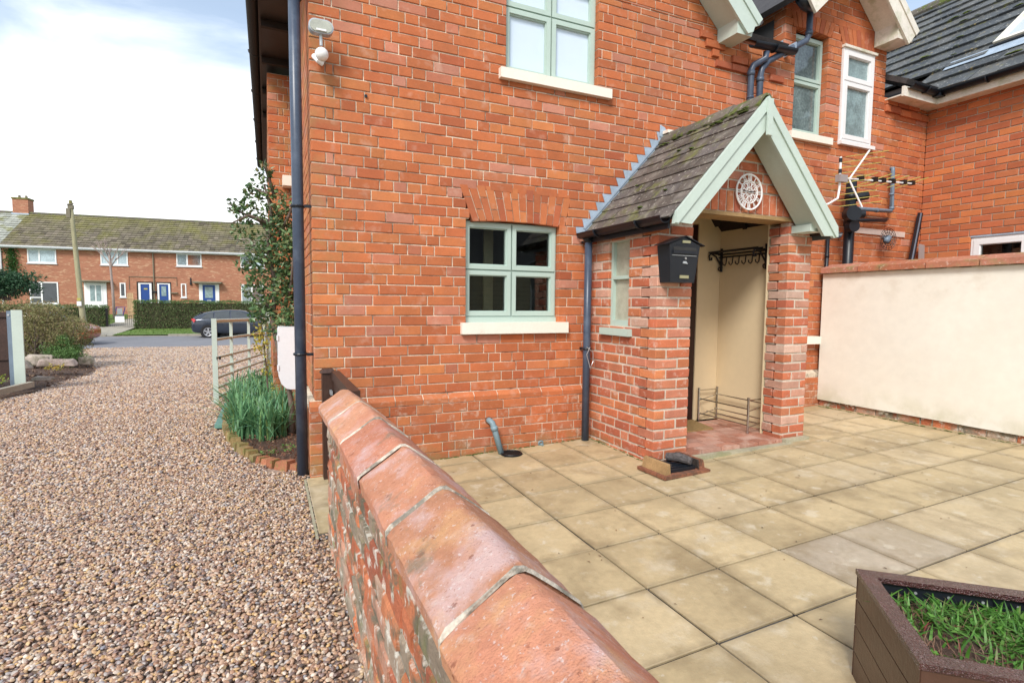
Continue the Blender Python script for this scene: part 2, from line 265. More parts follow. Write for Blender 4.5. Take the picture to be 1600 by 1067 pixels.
class MB:
    """collects shapes for one mesh"""
    def __init__(s): s.V = []; s.F = []; s.T = []; s.fm = []; s.cur = 0; s.t = (1, 1, 1)
    def add(s, V, F, tone=None):
        n = len(s.V); s.V += [tuple(v) for v in V]; s.F += [tuple(i+n for i in f) for f in F]; s.T += [tone or s.t]*len(V); s.fm += [s.cur]*len(F); return s
    def box(s, x0, x1, y0, y1, z0, z1, tone=None):
        x0, x1 = sorted((x0, x1)); y0, y1 = sorted((y0, y1)); z0, z1 = sorted((z0, z1))
        return s.add([(x0, y0, z0), (x1, y0, z0), (x1, y1, z0), (x0, y1, z0), (x0, y0, z1), (x1, y0, z1), (x1, y1, z1), (x0, y1, z1)],
                     [(0, 3, 2, 1), (4, 5, 6, 7), (0, 1, 5, 4), (1, 2, 6, 5), (2, 3, 7, 6), (3, 0, 4, 7)], tone)
    def hexa(s, P8, tone=None):   # bottom 4 then top 4
        return s.add(P8, [(0, 3, 2, 1), (4, 5, 6, 7), (0, 1, 5, 4), (1, 2, 6, 5), (2, 3, 7, 6), (3, 0, 4, 7)], tone)
    def prism(s, poly, off, tone=None):   # planar polygon (3D points) pushed by the vector off
        n = len(poly); P = [Vector(p) for p in poly]; off = Vector(off); V = P + [p+off for p in P]
        return s.add(V, [tuple(range(n))[::-1], tuple(range(n, 2*n))] + [(i, (i+1) % n, n+(i+1) % n, n+i) for i in range(n)], tone)
    def tube(s, pts, r, n=10, tone=None, cap=True):
        P = [Vector(p) for p in pts]; rs = r if hasattr(r, '__len__') else [r]*len(P); V = []; prev = None
        for i, p in enumerate(P):
            d = (P[min(i+1, len(P)-1)] - P[max(i-1, 0)])
            if d.length < 1e-9: d = Vector((0, 0, 1))
            d.normalize()
            if prev is None: a = d.orthogonal().normalized()
            else: a = (prev - d*prev.dot(d)).normalized()
            prev = a; b = d.cross(a)
            V += [p + (a*math.cos(2*math.pi*k/n) + b*math.sin(2*math.pi*k/n))*rs[i] for k in range(n)]
        F = [(i*n+k, i*n+(k+1) % n, (i+1)*n+(k+1) % n, (i+1)*n+k) for i in range(len(P)-1) for k in range(n)]
        if cap: F += [tuple(range(n))[::-1], tuple(range((len(P)-1)*n, len(P)*n))]
        return s.add(V, F, tone)
    def disc(s, c, nrm, r, t, n=20, tone=None):
        c = Vector(c); nrm = Vector(nrm).normalized(); return s.tube([c, c+nrm*t], r, n, tone)
    def ring(s, c, nrm, r, w, n=28, m=6, tone=None):
        c = Vector(c); nrm = Vector(nrm).normalized(); a = nrm.orthogonal().normalized(); b = nrm.cross(a)
        V = []; 
        for i in range(n):
            d = a*math.cos(2*math.pi*i/n)+b*math.sin(2*math.pi*i/n)
            V += [c + d*(r+w*math.cos(2*math.pi*k/m)) + nrm*(w*math.sin(2*math.pi*k/m)) for k in range(m)]
        return s.add(V, [(i*m+k, ((i+1) % n)*m+k, ((i+1) % n)*m+(k+1) % m, i*m+(k+1) % m) for i in range(n) for k in range(m)], tone)
    def build(s, name, m, parent=None, smooth=False, tone=None, usetone=False, mats=None):
        return obj(name, s.V, s.F, m, parent, smooth, s.T if usetone else None, tone, mats, s.fm if mats else None)
def bxo(name, m, parent, x0, x1, y0, y1, z0, z1, tone=None): return MB().box(x0, x1, y0, y1, z0, z1).build(name, m, parent, tone=tone)
class Face:
    """a wall face: u along the wall, z up, n outwards"""
    def __init__(s, O, U, N): s.O = Vector(O); s.U = Vector(U).normalized(); s.N = Vector(N).normalized()
    def p(s, u, z, n=0): return s.O + s.U*u + Vector((0, 0, z)) + s.N*n
    def box(s, mb, u0, u1, z0, z1, n0, n1, tone=None):
        return mb.hexa([s.p(u0, z0, n1), s.p(u1, z0, n1), s.p(u1, z0, n0), s.p(u0, z0, n0), s.p(u0, z1, n1), s.p(u1, z1, n1), s.p(u1, z1, n0), s.p(u0, z1, n0)], tone)
def px(p):
    D = Vector(p) - Vector((0, 0, CH)); z = D.dot(F2)
    if z < .1: return None
    return 800+FPX*D.dot(RR)/z, 533.5-FPX*D.dot(UU)/z
def pz(x, y): return .028*x + .00564*(y-2.106)     # the patio falls a little towards the drive
GZ = lambda y: 0 if y < 7 else -.0262*(min(y, 25.2)-7)   # the drive falls towards the road

def brick_geo(l, h, d, ch=.004, jit=.0012, seed=0):
    r = random.Random(seed); j = lambda: r.uniform(-jit, jit)
    # local: x along, y = -n (front face at y=0 looking to -y), z up
    V = [(0, d, 0), (l, d, 0), (l, d, h), (0, d, h), (0+j(), ch, 0+j()), (l+j(), ch, 0+j()), (l+j(), ch, h+j()), (0+j(), ch, h+j()),
         (ch+j(), j()*.8, ch+j()), (l-ch+j(), j()*.8, ch+j()), (l-ch+j(), j()*.8, h-ch+j()), (ch+j(), j()*.8, h-ch+j())]
    F = [(4, 5, 9, 8), (5, 6, 10, 9), (6, 7, 11, 10), (7, 4, 8, 11), (8, 9, 10, 11), (0, 1, 5, 4), (1, 2, 6, 5), (2, 3, 7, 6), (3, 0, 4, 7)]
    return V, F
BM = {}
def emit_bricks(recs, parent, mo, mg, limit=300, jit=.0012, ch=.004, name='brick'):
    """recs: (face,u0,u1,z0,z1,depth,proud,tone) ; the largest in view become objects, the rest one mesh"""
    def area(r):
        f, u0, u1, z0, z1 = r[:5]; a = px(f.p(u0, z0)); b = px(f.p(u1, z0)); c = px(f.p(u1, z1)); d = px(f.p(u0, z1))
        if None in (a, b, c, d): return 0
        if max(a[0], b[0]) < 0 or min(a[0], b[0]) > 1600 or max(a[1], b[1]) < 0 or min(c[1], d[1]) > 1067: return 0
        if f.N.dot(f.p(u0, z0) - Vector((0, 0, CH))) > 0: return 0
        hid = 0
        for h in HIDE.get(id(f), ()):
            if u0 > h[0] and u1 < h[1] and z0 > h[2] and z1 < h[3]: return 0
        return .5*abs((c[0]-a[0])*(d[1]-b[1])-(d[0]-b[0])*(c[1]-a[1]))
    recs = sorted(recs, key=area, reverse=True); rest = MB()
    for i, (f, u0, u1, z0, z1, d, pr, tone) in enumerate(recs):
        l = u1-u0; h = z1-z0
        if i < limit and area((f, u0, u1, z0, z1)) > 0:
            k = (round(l, 3), round(h, 3), round(d, 3), random.randrange(3), mo.name, tuple(f.U), tuple(f.N))
            if k not in BM:
                V, F = brick_geo(l, h, d, ch, jit, hash(k[:4]))
                me = bpy.data.meshes.new(name); W = [f.U*x - f.N*y + Vector((0, 0, z)) for x, y, z in V]
                flip = f.U.cross(Vector((0, 0, 1))).dot(f.N) < 0
                me.from_pydata([tuple(w) for w in W], [], [t[::-1] if flip else t for t in F]); me.materials.append(mo); BM[k] = me
            place(name, BM[k], f.p(u0, z0, pr), parent, tone)
        else:
            V, F = brick_geo(l, h, d, ch, jit, i); flip = f.U.cross(Vector((0, 0, 1))).dot(f.N) < 0
            rest.add([f.p(u0+x, z0+z, pr-y) for x, y, z in V], [t[::-1] if flip else t for t in F], tone)
    if rest.V: tag(rest.build(name, mg, parent, usetone=True), kind='stuff')
HIDE = {}
CO, CB = .0846, .029
def lay(face, recs, mort, z0, z1, spans, jw=.0088, startoff=None, depth=.04, wrapL=None, wrapR=None, holes=(), pale=.08, seed=1, hp=.28, proud=0, joint_in=.008, mdepth=.10, corner_closer=True, co=CO, cb=CB, tonef=None, ustart=None):
    """spans(zmid) -> (ua,ub); holes: functions zmid -> (ua,ub) or None. Bond is walked from the left end of each course"""
    r = random.Random(seed); k0 = int(math.floor((z0-cb)/co + .01)); k1 = int(math.ceil((z1-cb)/co - .01)); below = []
    for k in range(k0, k1):
        a = max(cb+k*co, z0); b = min(cb+(k+1)*co, z1)
        if b-a < .015: continue
        zm = (a+b)/2; sp = spans(zm)
        if sp is None: continue
        ua, ub = sp; u = ustart if ustart is not None else spans(z0+.02)[0]
        joints = [u]; first = True; odd = k % 2
        off = startoff(k) if startoff else 0
        u += off; joints = [u] if off else joints
        while u < ub:
            if first and odd and corner_closer and not off: seq = [.1125, .06]
            else:
                S_, H_ = .229, .1145
                c = H_ if r.random() < hp else S_
                e = u+c
                if any(abs(e-q) < .028 for q in below): c = (S_ if c == H_ else H_); 
                if any(abs(u+c-q) < .02 for q in below): c += .045
                seq = [c]
            for c in seq: u += c + r.uniform(-.003, .003); joints.append(u)
            first = False
        below = joints
        ints = [(ua+off, ub)]
        for h in holes:
            hh = h(zm)
            if hh is None: continue
            new = []
            for p, q in ints:
                if hh[1] <= p or hh[0] >= q: new.append((p, q)); continue
                if hh[0] > p: new.append((p, hh[0]))
                if hh[1] < q: new.append((hh[1], q))
            ints = new
        for ii, (p, q) in enumerate(ints):
            if q-p < .015: continue
            face.box(mort, p+.004, q-.004, a, b, proud-joint_in-mdepth, proud-joint_in)
            js = [p]+[j for j in joints if p+.035 < j < q-.035]+[q]
            for s in range(len(js)-1):
                lo, hi = js[s], js[s+1]
                gl = 0 if s == 0 else jw/2; gr = 0 if s == len(js)-2 else jw/2
                d = depth
                atL = s == 0; atR = s == len(js)-2
                if atL: d = wrapL(k) if (wrapL and ii == 0 and abs(p-ua-off) < 1e-6) else (.12 if not (ii == 0) else depth)
                if atR: d = max(d, wrapR(k) if (wrapR and ii == len(ints)-1) else (.12 if ii < len(ints)-1 else depth))
                t = tonef(r, (lo+hi)/2, zm) if tonef else (r.random()*.72 if r.random() > pale else .8+.2*r.random(), r.random(), r.random())
                jz = r.uniform(-.0015, .0015)
                recs.append((face, lo+gl, hi-gr, a+jw*.5+jz, b-jw*.5+jz, d, proud+r.uniform(-.0012, .0018), t))
def hexprism(face, mb, quad, n0, n1, tone=None):   # quad: 4 (u,z) points counter-clockwise
    P = [face.p(u, z, n1) for u, z in quad]; mb.prism(P, face.N*(n0-n1), tone)
def arch(face, name, parent, m, uL0, uR0, uL1, uR1, zb, zt, n, rise=.03, depth=.11, gap=.008, two=True, proud=0):
    """flat/segmental arch of upright bricks; L/R 0 bottom, 1 top"""
    for i in range(n):
        a, b = i/n, (i+1)/n
        def P(t, s):
            u = (uL0+(uR0-uL0)*t)*(1-s)+(uL1+(uR1-uL1)*t)*s; z = (zb+rise*(1-(2*t-1)**2))*(1-s)+(zt+rise*.5*(1-(2*t-1)**2))*s; return u, z
        g = gap/2/(uR0-uL0)
        cuts = [0, 1] if not two else ([0, .33, 1] if i % 2 else [0, .67, 1])
        for c in range(len(cuts)-1):
            s0, s1 = cuts[c]+(.013 if c else 0), cuts[c+1]-(.013 if c < len(cuts)-2 else 0)
            mb = MB(); hexprism(face, mb, [P(a+g, s0), P(b-g, s0), P(b-g, s1), P(a+g, s1)], -depth, proud+random.uniform(-.001, .002)); 
            mb.build(name, m, parent, tone=(random.random()*.7, random.random(), 0))
def pipe_run(name, pts, r, m, parent, n=12, collars=(), smooth=True):
    mb = MB(); mb.tube(pts, r, n)
    for c in collars:
        a, b = Vector(c[0]), Vector(c[1]); mb.tube([a, b], r*1.18, n)
    return mb.build(name, m, parent, smooth=False) if not smooth else shade(mb.build(name, m, parent, smooth=True))
def shade(o):
    me = o.data
    for p in me.polygons:
        if len(p.vertices) > 4: p.use_smooth = False
    return o
def window(face, parent, name, u0, u1, z0, z1, cols, rows_, m, fw=.055, sw=.04, n_front=-.06, depth=.06, glass=None, glass_in=-.03, splits=None, sub='casement', room=None, offs=None):
    """frame part > casements and panes; cols/rows as fractions"""
    mb = MB()
    face.box(mb, u0, u0+fw, z0, z1, n_front-depth, n_front); face.box(mb, u1-fw, u1, z0, z1, n_front-depth, n_front)
    face.box(mb, u0+fw, u1-fw, z1-fw, z1, n_front-depth, n_front); face.box(mb, u0+fw, u1-fw, z0, z0+fw, n_front-depth, n_front)
    uc = [u0+fw+(u1-u0-2*fw)*c for c in cols]; zc = [z0+fw+(z1-z0-2*fw)*c for c in rows_]
    mw = .012
    for c in uc[1:-1]: face.box(mb, c-mw/2, c+mw/2, z0+fw, z1-fw, n_front-depth, n_front-.012)
    for c in zc[1:-1]:
        for i in range(len(uc)-1): face.box(mb, uc[i]+(mw/2 if i else 0), uc[i+1]-(mw/2 if i < len(uc)-2 else 0), c-mw/2, c+mw/2, n_front-depth, n_front-.012)
    fr = mb.build(name, m, parent)
    for i in range(len(uc)-1):
        for j in range(len(zc)-1):
            a = uc[i]+(mw/2+.001 if i else .001); b = uc[i+1]-(mw/2+.001 if i < len(uc)-2 else .001); c = zc[j]+(mw/2+.001 if j else .001); d = zc[j+1]-(mw/2+.001 if j < len(zc)-2 else .001)
            mb = MB(); nf = n_front+.008
            for (p, q, r_, s_) in ((a, a+sw, c, d), (b-sw, b, c, d), (a+sw, b-sw, c, c+sw), (a+sw, b-sw, d-sw, d)): face.box(mb, p, q, r_, s_, n_front-depth+.01, nf)
            # inner glazing bead, a step lower
            e = .009
            for (p, q, r_, s_) in ((a+sw, a+sw+e, c+sw, d-sw), (b-sw-e, b-sw, c+sw, d-sw), (a+sw+e, b-sw-e, c+sw, c+sw+e), (a+sw+e, b-sw-e, d-sw-e, d-sw)): face.box(mb, p, q, r_, s_, n_front-depth+.012, nf-.014)
            mb.build(sub, m, fr)
            g = MB(); face.box(g, a+sw+e-.003, b-sw-e+.003, c+sw+e-.003, d-sw-e+.003, n_front+glass_in-.006, n_front+glass_in); g.build('pane', glass or m_glass, fr)
    return fr
# ================================================================== HOUSE
WY = 4.5
G = Face((0, WY, 0), (1, 0, 0), (0, -1, 0))
XL = .33
house = empty('house', (XL, WY, 0), 'orange-red brick house with two front gables and sage green windows', 'house')
SL = .914
def gspan(z):   # main gable body up to z 4.25, then the gable triangle only
    return (XL, 8.2) if z < 4.08 else ((XL, 7.26) if z < 4.32 else (max(XL, 2.35-(6.4-z)/SL), 2.35+(6.4-z)/SL))
def rect(u0, u1, z0, z1): return lambda z: (u0, u1) if z0 < z < z1 else None
def trap(uL0, uR0, uL1, uR1, z0, z1):
    def f(z):
        if not z0 < z < z1: return None
        t = (z-z0)/(z1-z0); return (uL0+(uL1-uL0)*t, uR0+(uR1-uR0)*t)
    return f
W1 = (1.595, 2.53, 1.235, 2.14); W2 = (1.965, 2.925, 3.45, 4.40); W3 = (5.60, 6.16, 3.42, 4.59); W4 = (6.405, 7.01, 3.395, 4.555)
DOOR = (3.30, 4.2, .15, 2.27)
holes = [rect(*W1), trap(1.655, 2.585, 1.53, 2.655, 2.12, 2.44), rect(*W2), trap(1.93, 2.96, 1.84, 3.05, 4.38, 4.75), rect(W3[0], W3[1], W3[2], W3[3]+.01), trap(5.56, 6.19, 5.50, 6.27, 4.58, 4.78),
         rect(*W4), trap(6.41, 7.03, 6.31, 7.06, 4.55, 4.79), rect(*DOOR), rect(3.2, 4.22, 2.25, 2.36)]
holes_low = [rect(DOOR[0]-.3, DOOR[1]+.34, 0, 1)]
def dormer(z):  # region between the eave and the small gable above z 4.25
    return (5.42, 7.26) if z < 4.9 else (6.33-(5.75-z)/.95, 6.33+(5.75-z)/.95)
wallm = MB(); recs = []
def front_tone(r, u, z):
    p = r.random()
    base = .30+r.random()*.42 if p > .22 else (.05+r.random()*.3 if p < .12 else (.80+.20*r.random()))
    if z < 1.05: base = min(1, base*.85+.02)
    return (base, r.random(), r.random())
wrapc = lambda k: .225 if k % 2 else .1125
HIDE[id(G)] = [(2.9, 4.6, 0, 2.9)]
lay(G, recs, wallm, .62, 4.32, gspan, wrapL=wrapc, holes=holes, seed=3, tonef=front_tone, ustart=XL)
lay(G, recs, wallm, 4.32, 6.4, lambda z: (max(XL, 2.35-(6.4-z)/SL), 2.35+(6.4-z)/SL), holes=holes, seed=4, tonef=front_tone, ustart=XL)
lay(G, recs, wallm, 4.32, 5.7, dormer, holes=holes, seed=5, tonef=front_tone, ustart=5.42)
# plinth, 45 mm proud, and its chamfered course
lay(G, recs, wallm, -.1, .537, lambda z: (XL-.045, 8.2), wrapL=wrapc, holes=[rect(DOOR[0]-.3, DOOR[1]+.34, 0, 2)], seed=6, proud=.045, tonef=front_tone, mdepth=.14)
# left side wall of the house, then the wing beyond it
SF = Face((XL, WY, 0), (0, 1, 0), (-1, 0, 0))
st = lambda k: (.1215 if k % 2 == 0 else .234)
lay(SF, recs, wallm, .62, 4.2, lambda z: (0, 2.85), startoff=lambda k: .1125+.009 if k % 2 == 0 else .234, seed=8, tonef=front_tone)
SFp = Face((XL-.045, WY-.045, 0), (0, 1, 0), (-1, 0, 0))
lay(SFp, recs, wallm, -.1, .537, lambda z: (0, 2.85), startoff=lambda k: .1215 if k % 2 == 0 else .234, seed=9, tonef=front_tone)
WX = .055
wf = Face((0, 7.3, 0), (1, 0, 0), (0, -1, 0)); wsd = Face((WX, 7.3, 0), (0, 1, 0), (-1, 0, 0))
lay(wf, recs, wallm, -.1, 4.15, lambda z: (WX, .42), wrapL=wrapc, seed=10, tonef=front_tone)
lay(wsd, recs, wallm, -.1, 4.15, lambda z: (0, 5.2), startoff=lambda k: .1215 if k % 2 == 0 else .234, seed=11, tonef=front_tone)
# cheek of the small front gable
ck = Face((5.42, WY, 0), (0, 1, 0), (-1, 0, 0))
lay(ck, recs, wallm, 4.3, 4.9, lambda z: (0, 1.3), startoff=lambda k: .05, seed=12, tonef=front_tone)
body = wallm.build('wall', m_mortar, house)
# projecting bricks below the eaves
for (u0, u1, z0, z1) in [(4.16, 4.33, 4.19, 4.26), (4.24, 4.50, 4.112, 4.184), (4.33, 4.42, 4.03, 4.10), (4.385, 4.60, 3.935, 4.0), (4.61, 4.835, 3.935, 4.0), (5.19, 5.40, 3.93, 3.995), (7.275, 7.37, 3.91, 3.99), (7.38, 7.575, 3.91, 3.99), (7.585, 7.80, 3.895, 3.97), (7.81, 8.0, 3.895, 3.97), (8.01, 8.19, 3.895, 3.97),
                          (7.275, 7.5, 4.0, 4.07), (7.51, 7.735, 4.0, 4.07), (7.745, 7.97, 4.0, 4.07), (4.62, 4.84, 4.02, 4.09), (4.85, 5.0, 4.02, 4.09)]:
    recs.append((G, u0, u1, z0, z1, .04, .03, (random.random()*.5, random.random(), 0)))
emit_bricks(recs, body, mb_o, mb_g, 300)
# chamfered plinth course: each brick slopes back to the wall
u = XL-.045
mbm = MB()
while u < 2.9:
    l = random.choice([.225, .225, .225, .24]); q = .004
    ch = MB(); P = [G.p(u+q, .541, .045), G.p(u+q, .580, .045), G.p(u+q, .617, .004), G.p(u+q, .617, -.05), G.p(u+q, .541, -.05)]
    ch.prism(P, (l-2*q, 0, 0)); ch.build('chamfered_brick', mb_o, body, tone=(.3+random.random()*.35, random.random(), 0)); u += l
[mbm.prism([G.p(a_, .53, .036), G.p(a_, .585, .036), G.p(a_, .62, -.006), G.p(a_, .62, -.12), G.p(a_, .53, -.12)], (b_, 0, 0)) for a_, b_ in ((XL-.04, 2.6), (4.7, 3.4))]; mbm.build('plinth_mortar', m_mortar, body)
# upright-brick arches over the openings
arch(G, 'brick', body, mb_o, 1.655, 2.585, 1.53, 2.655, 2.125, 2.43, 14, rise=.022)
arch(G, 'brick', body, mb_o, 1.93, 2.96, 1.84, 3.05, 4.40, 4.70, 14, rise=.03)
arch(G, 'brick', body, mb_o, 5.56, 6.19, 5.50, 6.27, 4.60, 4.775, 9, rise=.015, two=False)
arch(G, 'brick', body, mb_o, 6.41, 7.03, 6.31, 7.06, 4.575, 4.79, 9, rise=.01, two=False)
am = MB()
for (a, b, c, d, z0, z1) in ((1.66, 2.58, 1.535, 2.65, 2.15, 2.435), (1.93, 2.96, 1.84, 3.05, 4.43, 4.71), (5.57, 6.18, 5.51, 6.26, 4.615, 4.78), (6.42, 7.02, 6.32, 7.05, 4.585, 4.795)):
    hexprism(G, am, [(a, z0), (b, z0), (d, z1), (c, z1)], -.11, -.007)
am.build('arch_mortar', m_mortar, body)
bxo('lintel', m_timber, house, DOOR[0]-.1, DOOR[1]+.1, WY-.02, WY+.1, 2.26, 2.36)
# ---- windows
def room(face, parent, u0, u1, z0, z1, n0, n1, m, name='room'):
    mb = MB(); P = lambda u, z, n: face.p(u, z, n)
    mb.add([P(u0, z0, n0), P(u1, z0, n0), P(u1, z1, n0), P(u0, z1, n0), P(u0, z0, n1), P(u1, z0, n1), P(u1, z1, n1), P(u0, z1, n1)], [(4, 5, 6, 7), (0, 4, 7, 3), (1, 2, 6, 5), (3, 7, 6, 2), (0, 1, 5, 4)])
    return mb.build(name, m, parent)
w1 = window(G, house, 'window', W1[0], W1[1]-.005, W1[2]+.045, 2.135, [0, .5, 1], [0, .5, 1], m_greenwin, fw=.012, sw=.038, n_front=-.065)
mb = MB(); G.box(mb, W1[0], W1[1], W1[2], W1[2]+.045, -.12, -.05); mb.build('bottom_rail', m_greenwin, w1)
room(G, house, .9, 3.2, .9, 2.6, -.13, -1.5, m_room)
cu = MB(); G.box(cu, 1.95, 2.05, 1.2, 2.2, -.5, -.48); G.box(cu, 2.2, 2.5, 1.2, 2.2, -1.7, -1.68); cu.build('curtain', mat('room_curtain', (.30, .25, .16), .9), house)
mb = MB(); G.box(mb, 1.2, 3.0, 1.16, 1.235, -.35, -.125); mb.build('inner_sill', m_white, house)
sm = MB(); G.box(sm, 1.545, 2.612, 1.135, 1.235, -.10, .055); sl = sm.build('sill', m_stone, w1)
w2 = window(G, house, 'window', W2[0], W2[1], W2[2]+.02, W2[3]-.02, [0, .5, 1], [0, .63, 1], m_greenwin, fw=.012, sw=.042, n_front=-.065, glass=m_panelblue)
sm = MB(); G.box(sm, 1.895, 3.055, 3.375, 3.462, -.10, .055); sm.build('sill', m_stone, w2)
bl = MB(); G.box(bl, 1.9, 3.0, 3.4, 4.5, -.17, -.16); bl.build('blind', m_blind, w2)
w3 = window(G, house, 'window', 5.61, 6.155, 3.445, 4.575, [0, 1], [0, .55, 1], m_greenwin, fw=.015, sw=.035, n_front=-.075, glass=m_glassgrey)
sm = MB(); G.box(sm, 5.53, 6.25, 3.345, 3.425, -.12, .05); sm.build('sill', m_stone, w3)
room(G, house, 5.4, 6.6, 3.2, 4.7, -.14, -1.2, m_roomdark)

w4 = window(G, house, 'window', 6.412, 7.0, 3.43, 4.53, [0, 1], [0, .66, 1], m_white, fw=.03, sw=.05, n_front=.02, depth=.09, glass=m_greyglass)

sm = MB(); G.box(sm, 6.40, 7.05, 3.385, 3.428, -.1, .05); sm.build('sill', m_white, w4)
sm = MB(); G.box(sm, 6.40, 7.02, 4.532, 4.56, -.08, .045); sm.build('drip_cap', m_whitewood, w4)
# sill end of the window hidden behind the porch, and the white lintel band
sm = MB(); G.box(sm, 5.0, 6.14, .95, 1.04, -.02, .10); sm.build('sill', m_stone, house)
sm = MB(); G.box(sm, 6.75, 7.835, 2.34, 2.41, -.02, .012); sm.build('painted_lintel', mat('pinkish_painted_lintel', (.62, .5, .44), .8, var=.1, vs_=6), house)
# ---- door inside the porch
dr = MB(); G.box(dr, 3.36, 4.12, .2, 2.18, -.08, -.04); door = dr.build('door', m_door, house)
fr = MB(); G.box(fr, 3.28, 3.36, .15, 2.26, -.09, .02); G.box(fr, 4.12, 4.21, .15, 2.26, -.09, .02); G.box(fr, 3.36, 4.12, 2.18, 2.26, -.09, .02); fr.build('door_frame', m_door, house)
for z in (.5, 1.2):
    q = MB(); G.box(q, 3.45, 3.72, z-.2, z+.35, -.04, -.03); G.box(q, 3.78, 4.04, z-.2, z+.35, -.04, -.03); q.build('door_panel', m_door, door)
q = MB(); q.tube([G.p(3.42, 1.2, -.01), G.p(3.53, 1.2, -.01)], .01); q.build('handle', m_brass, door)
# ---- roofs
def slope_roof(name, parent, m, E0, E1, R1, R0_, t=.06):
    """eave points E0->E1, ridge points R1, R0"""
    mb = MB(); n = (Vector(E1)-Vector(E0)).cross(Vector(R0_)-Vector(E0)).normalized(); 
    if n.z < 0: n = -n
    mb.prism([E0, E1, R1, R0_], n*t); return mb.build(name, m, parent)
ZR = 4.32+SL*2.35
m_hroof = mat('house_roof', (.05, .045, .045), .7, var=.3, vs_=8, bump=.5, bs=20)
slope_roof('roof', house, m_hroof, (-.02, 4.22, 4.30), (-.02, 12.6, 4.30), (2.35, 12.6, ZR-.02), (2.35, 4.22, ZR-.02))
slope_roof('roof', house, m_hroof, (4.72, 4.22, 4.30), (4.72, 9, 4.30), (2.35, 9, ZR-.02), (2.35, 4.22, ZR-.02))
slope_roof('roof', house, m_hroof, (4.7, 4.46, 4.29), (5.41, 4.46, 4.29), (5.41, 9, 6.8), (4.7, 9, 6.8)); slope_roof('roof', house, m_hroof, (7.27, 4.26, 4.17), (8.3, 4.26, 4.17), (8.3, 9, 6.8), (7.27, 9, 6.8))
slope_roof('roof', house, m_hroof, (5.3, 4.22, 4.72), (5.3, 7, 4.72), (6.33, 7, 5.70), (6.33, 4.22, 5.70))
slope_roof('roof', house, m_hroof, (7.36, 4.22, 4.72), (7.36, 7, 4.72), (6.33, 7, 5.70), (6.33, 4.22, 5.70))
def barge(parent, x0, z0, x1, z1, y, w, t, m, trim=True, foot=True):
    d = Vector((x1-x0, 0, z1-z0)).normalized(); n = Vector((-d.z, 0, d.x)); n = n if n.z < 0 else -n   # downwards normal
    a = Vector((x0, y, z0)); b = Vector((x1, y, z1)); mb = MB()
    ft = [a, a+n*w*.25-d*.02, a+n*w*.5+d*.01, a+n*w*.72-d*.012, a+n*w+d*.02] if foot else [a, a+n*w]
    top = b+n*w
    top = b + Vector((0, 0, -1))*(w/abs(n.z))
    mb.prism(ft+[top, b], (0, t, 0)); o = mb.build('bargeboard', m, parent)
    if trim:
        q = MB(); a2 = a-Vector((0, .014, 0)); b2 = b-Vector((0, .014, 0)); q.prism([a2, a2+n*w*.34, b2+Vector((0, 0, -1))*(w*.34/abs(n.z)), b2], (0, .013, 0)); q.build('capping_strip', m, o)
    return o
barge(house, 4.70, 4.34, 2.35, 4.34+SL*2.35, 4.19, .25, .03, m_green)
barge(house, -.02, 4.34, 2.35, 4.34+SL*2.35, 4.19, .25, .03, m_green)
mb = MB()  # sloping soffit and boxed end of the main gable
mb.prism([(4.50, 4.222, 4.24), (2.35, 4.222, 4.24+SL*2.15), (2.35, 4.222, 4.22+SL*2.15), (4.50, 4.222, 4.22)], (0, .27, 0)); mb.build('soffit', m_green, house)
mb = MB(); mb.prism([(4.40, 4.222, 4.165), (4.60, 4.222, 4.165), (4.62, 4.222, 4.24), (4.43, 4.222, 4.41), (4.40, 4.222, 4.43)], (0, .27, 0)); mb.build('boxed_eave', m_green, house)
barge(house, 7.33, 4.77, 6.33, 4.77+.93, 4.18, .25, .03, m_whitewood, foot=False); barge(house, 5.33, 4.77, 6.33, 4.77+.93, 4.18, .25, .03, m_whitewood, foot=False)
mb = MB(); mb.prism([(6.99, 4.212, 4.64), (7.27, 4.212, 4.64), (7.29, 4.212, 4.70), (7.0, 4.212, 4.97), (6.99, 4.212, 4.97)], (0, .28, 0)); mb.build('boxed_eave', m_whitewood, house)
mb = MB(); mb.prism([(7.05, 4.212, 4.80), (6.33, 4.212, 5.47), (6.33, 4.212, 5.44), (7.05, 4.212, 4.77)], (0, .28, 0)); mb.build('soffit', m_whitewood, house)

# eave between the gables: black gutter and lead
def half_gutter(name, p0, p1, r, m, parent, n=8, lip=.004, brackets=0, bm=None):
    a, b = Vector(p0), Vector(p1); d = (b-a).normalized(); s = d.cross(Vector((0, 0, 1))).normalized(); mb = MB()
    V = []
    for p in (a, b):
        for rr in (r, r-lip):
            for k in range(n+1):
                t = math.pi*k/n; V.append(p + s*math.cos(t)*rr - Vector((0, 0, 1))*math.sin(t)*rr)
    m1 = n+1; F = []
    for k in range(n): F += [(k, k+1, 2*m1+k+1, 2*m1+k), (m1+k+1, m1+k, 3*m1+k, 3*m1+k+1)]
    F += [(0, 2*m1, 3*m1, m1), (n, m1+n, 3*m1+n, 2*m1+n)]
    F += [tuple(range(m1))+tuple(range(2*m1-1, m1-1, -1)), tuple(range(2*m1, 3*m1))+tuple(range(4*m1-1, 3*m1-1, -1))]
    mb.add(V, F); o = mb.build(name, m, parent, smooth=True)
    for f in o.data.polygons:
        if len(f.vertices) > 4: f.use_smooth = False
    for i in range(brackets):
        c = a+(b-a)*((i+.5)/brackets); q = MB(); V = []
        q.tube([c + s*math.cos(math.pi*k/8)*(r+.006) - Vector((0, 0, 1))*math.sin(math.pi*k/8)*(r+.006) for k in range(9)], .008, 6); q.build('bracket', bm or m, o)
    return o
half_gutter('gutter', (4.78, 4.37, 4.21), (5.42, 4.37, 4.25), .055, m_dark, house, brackets=1)
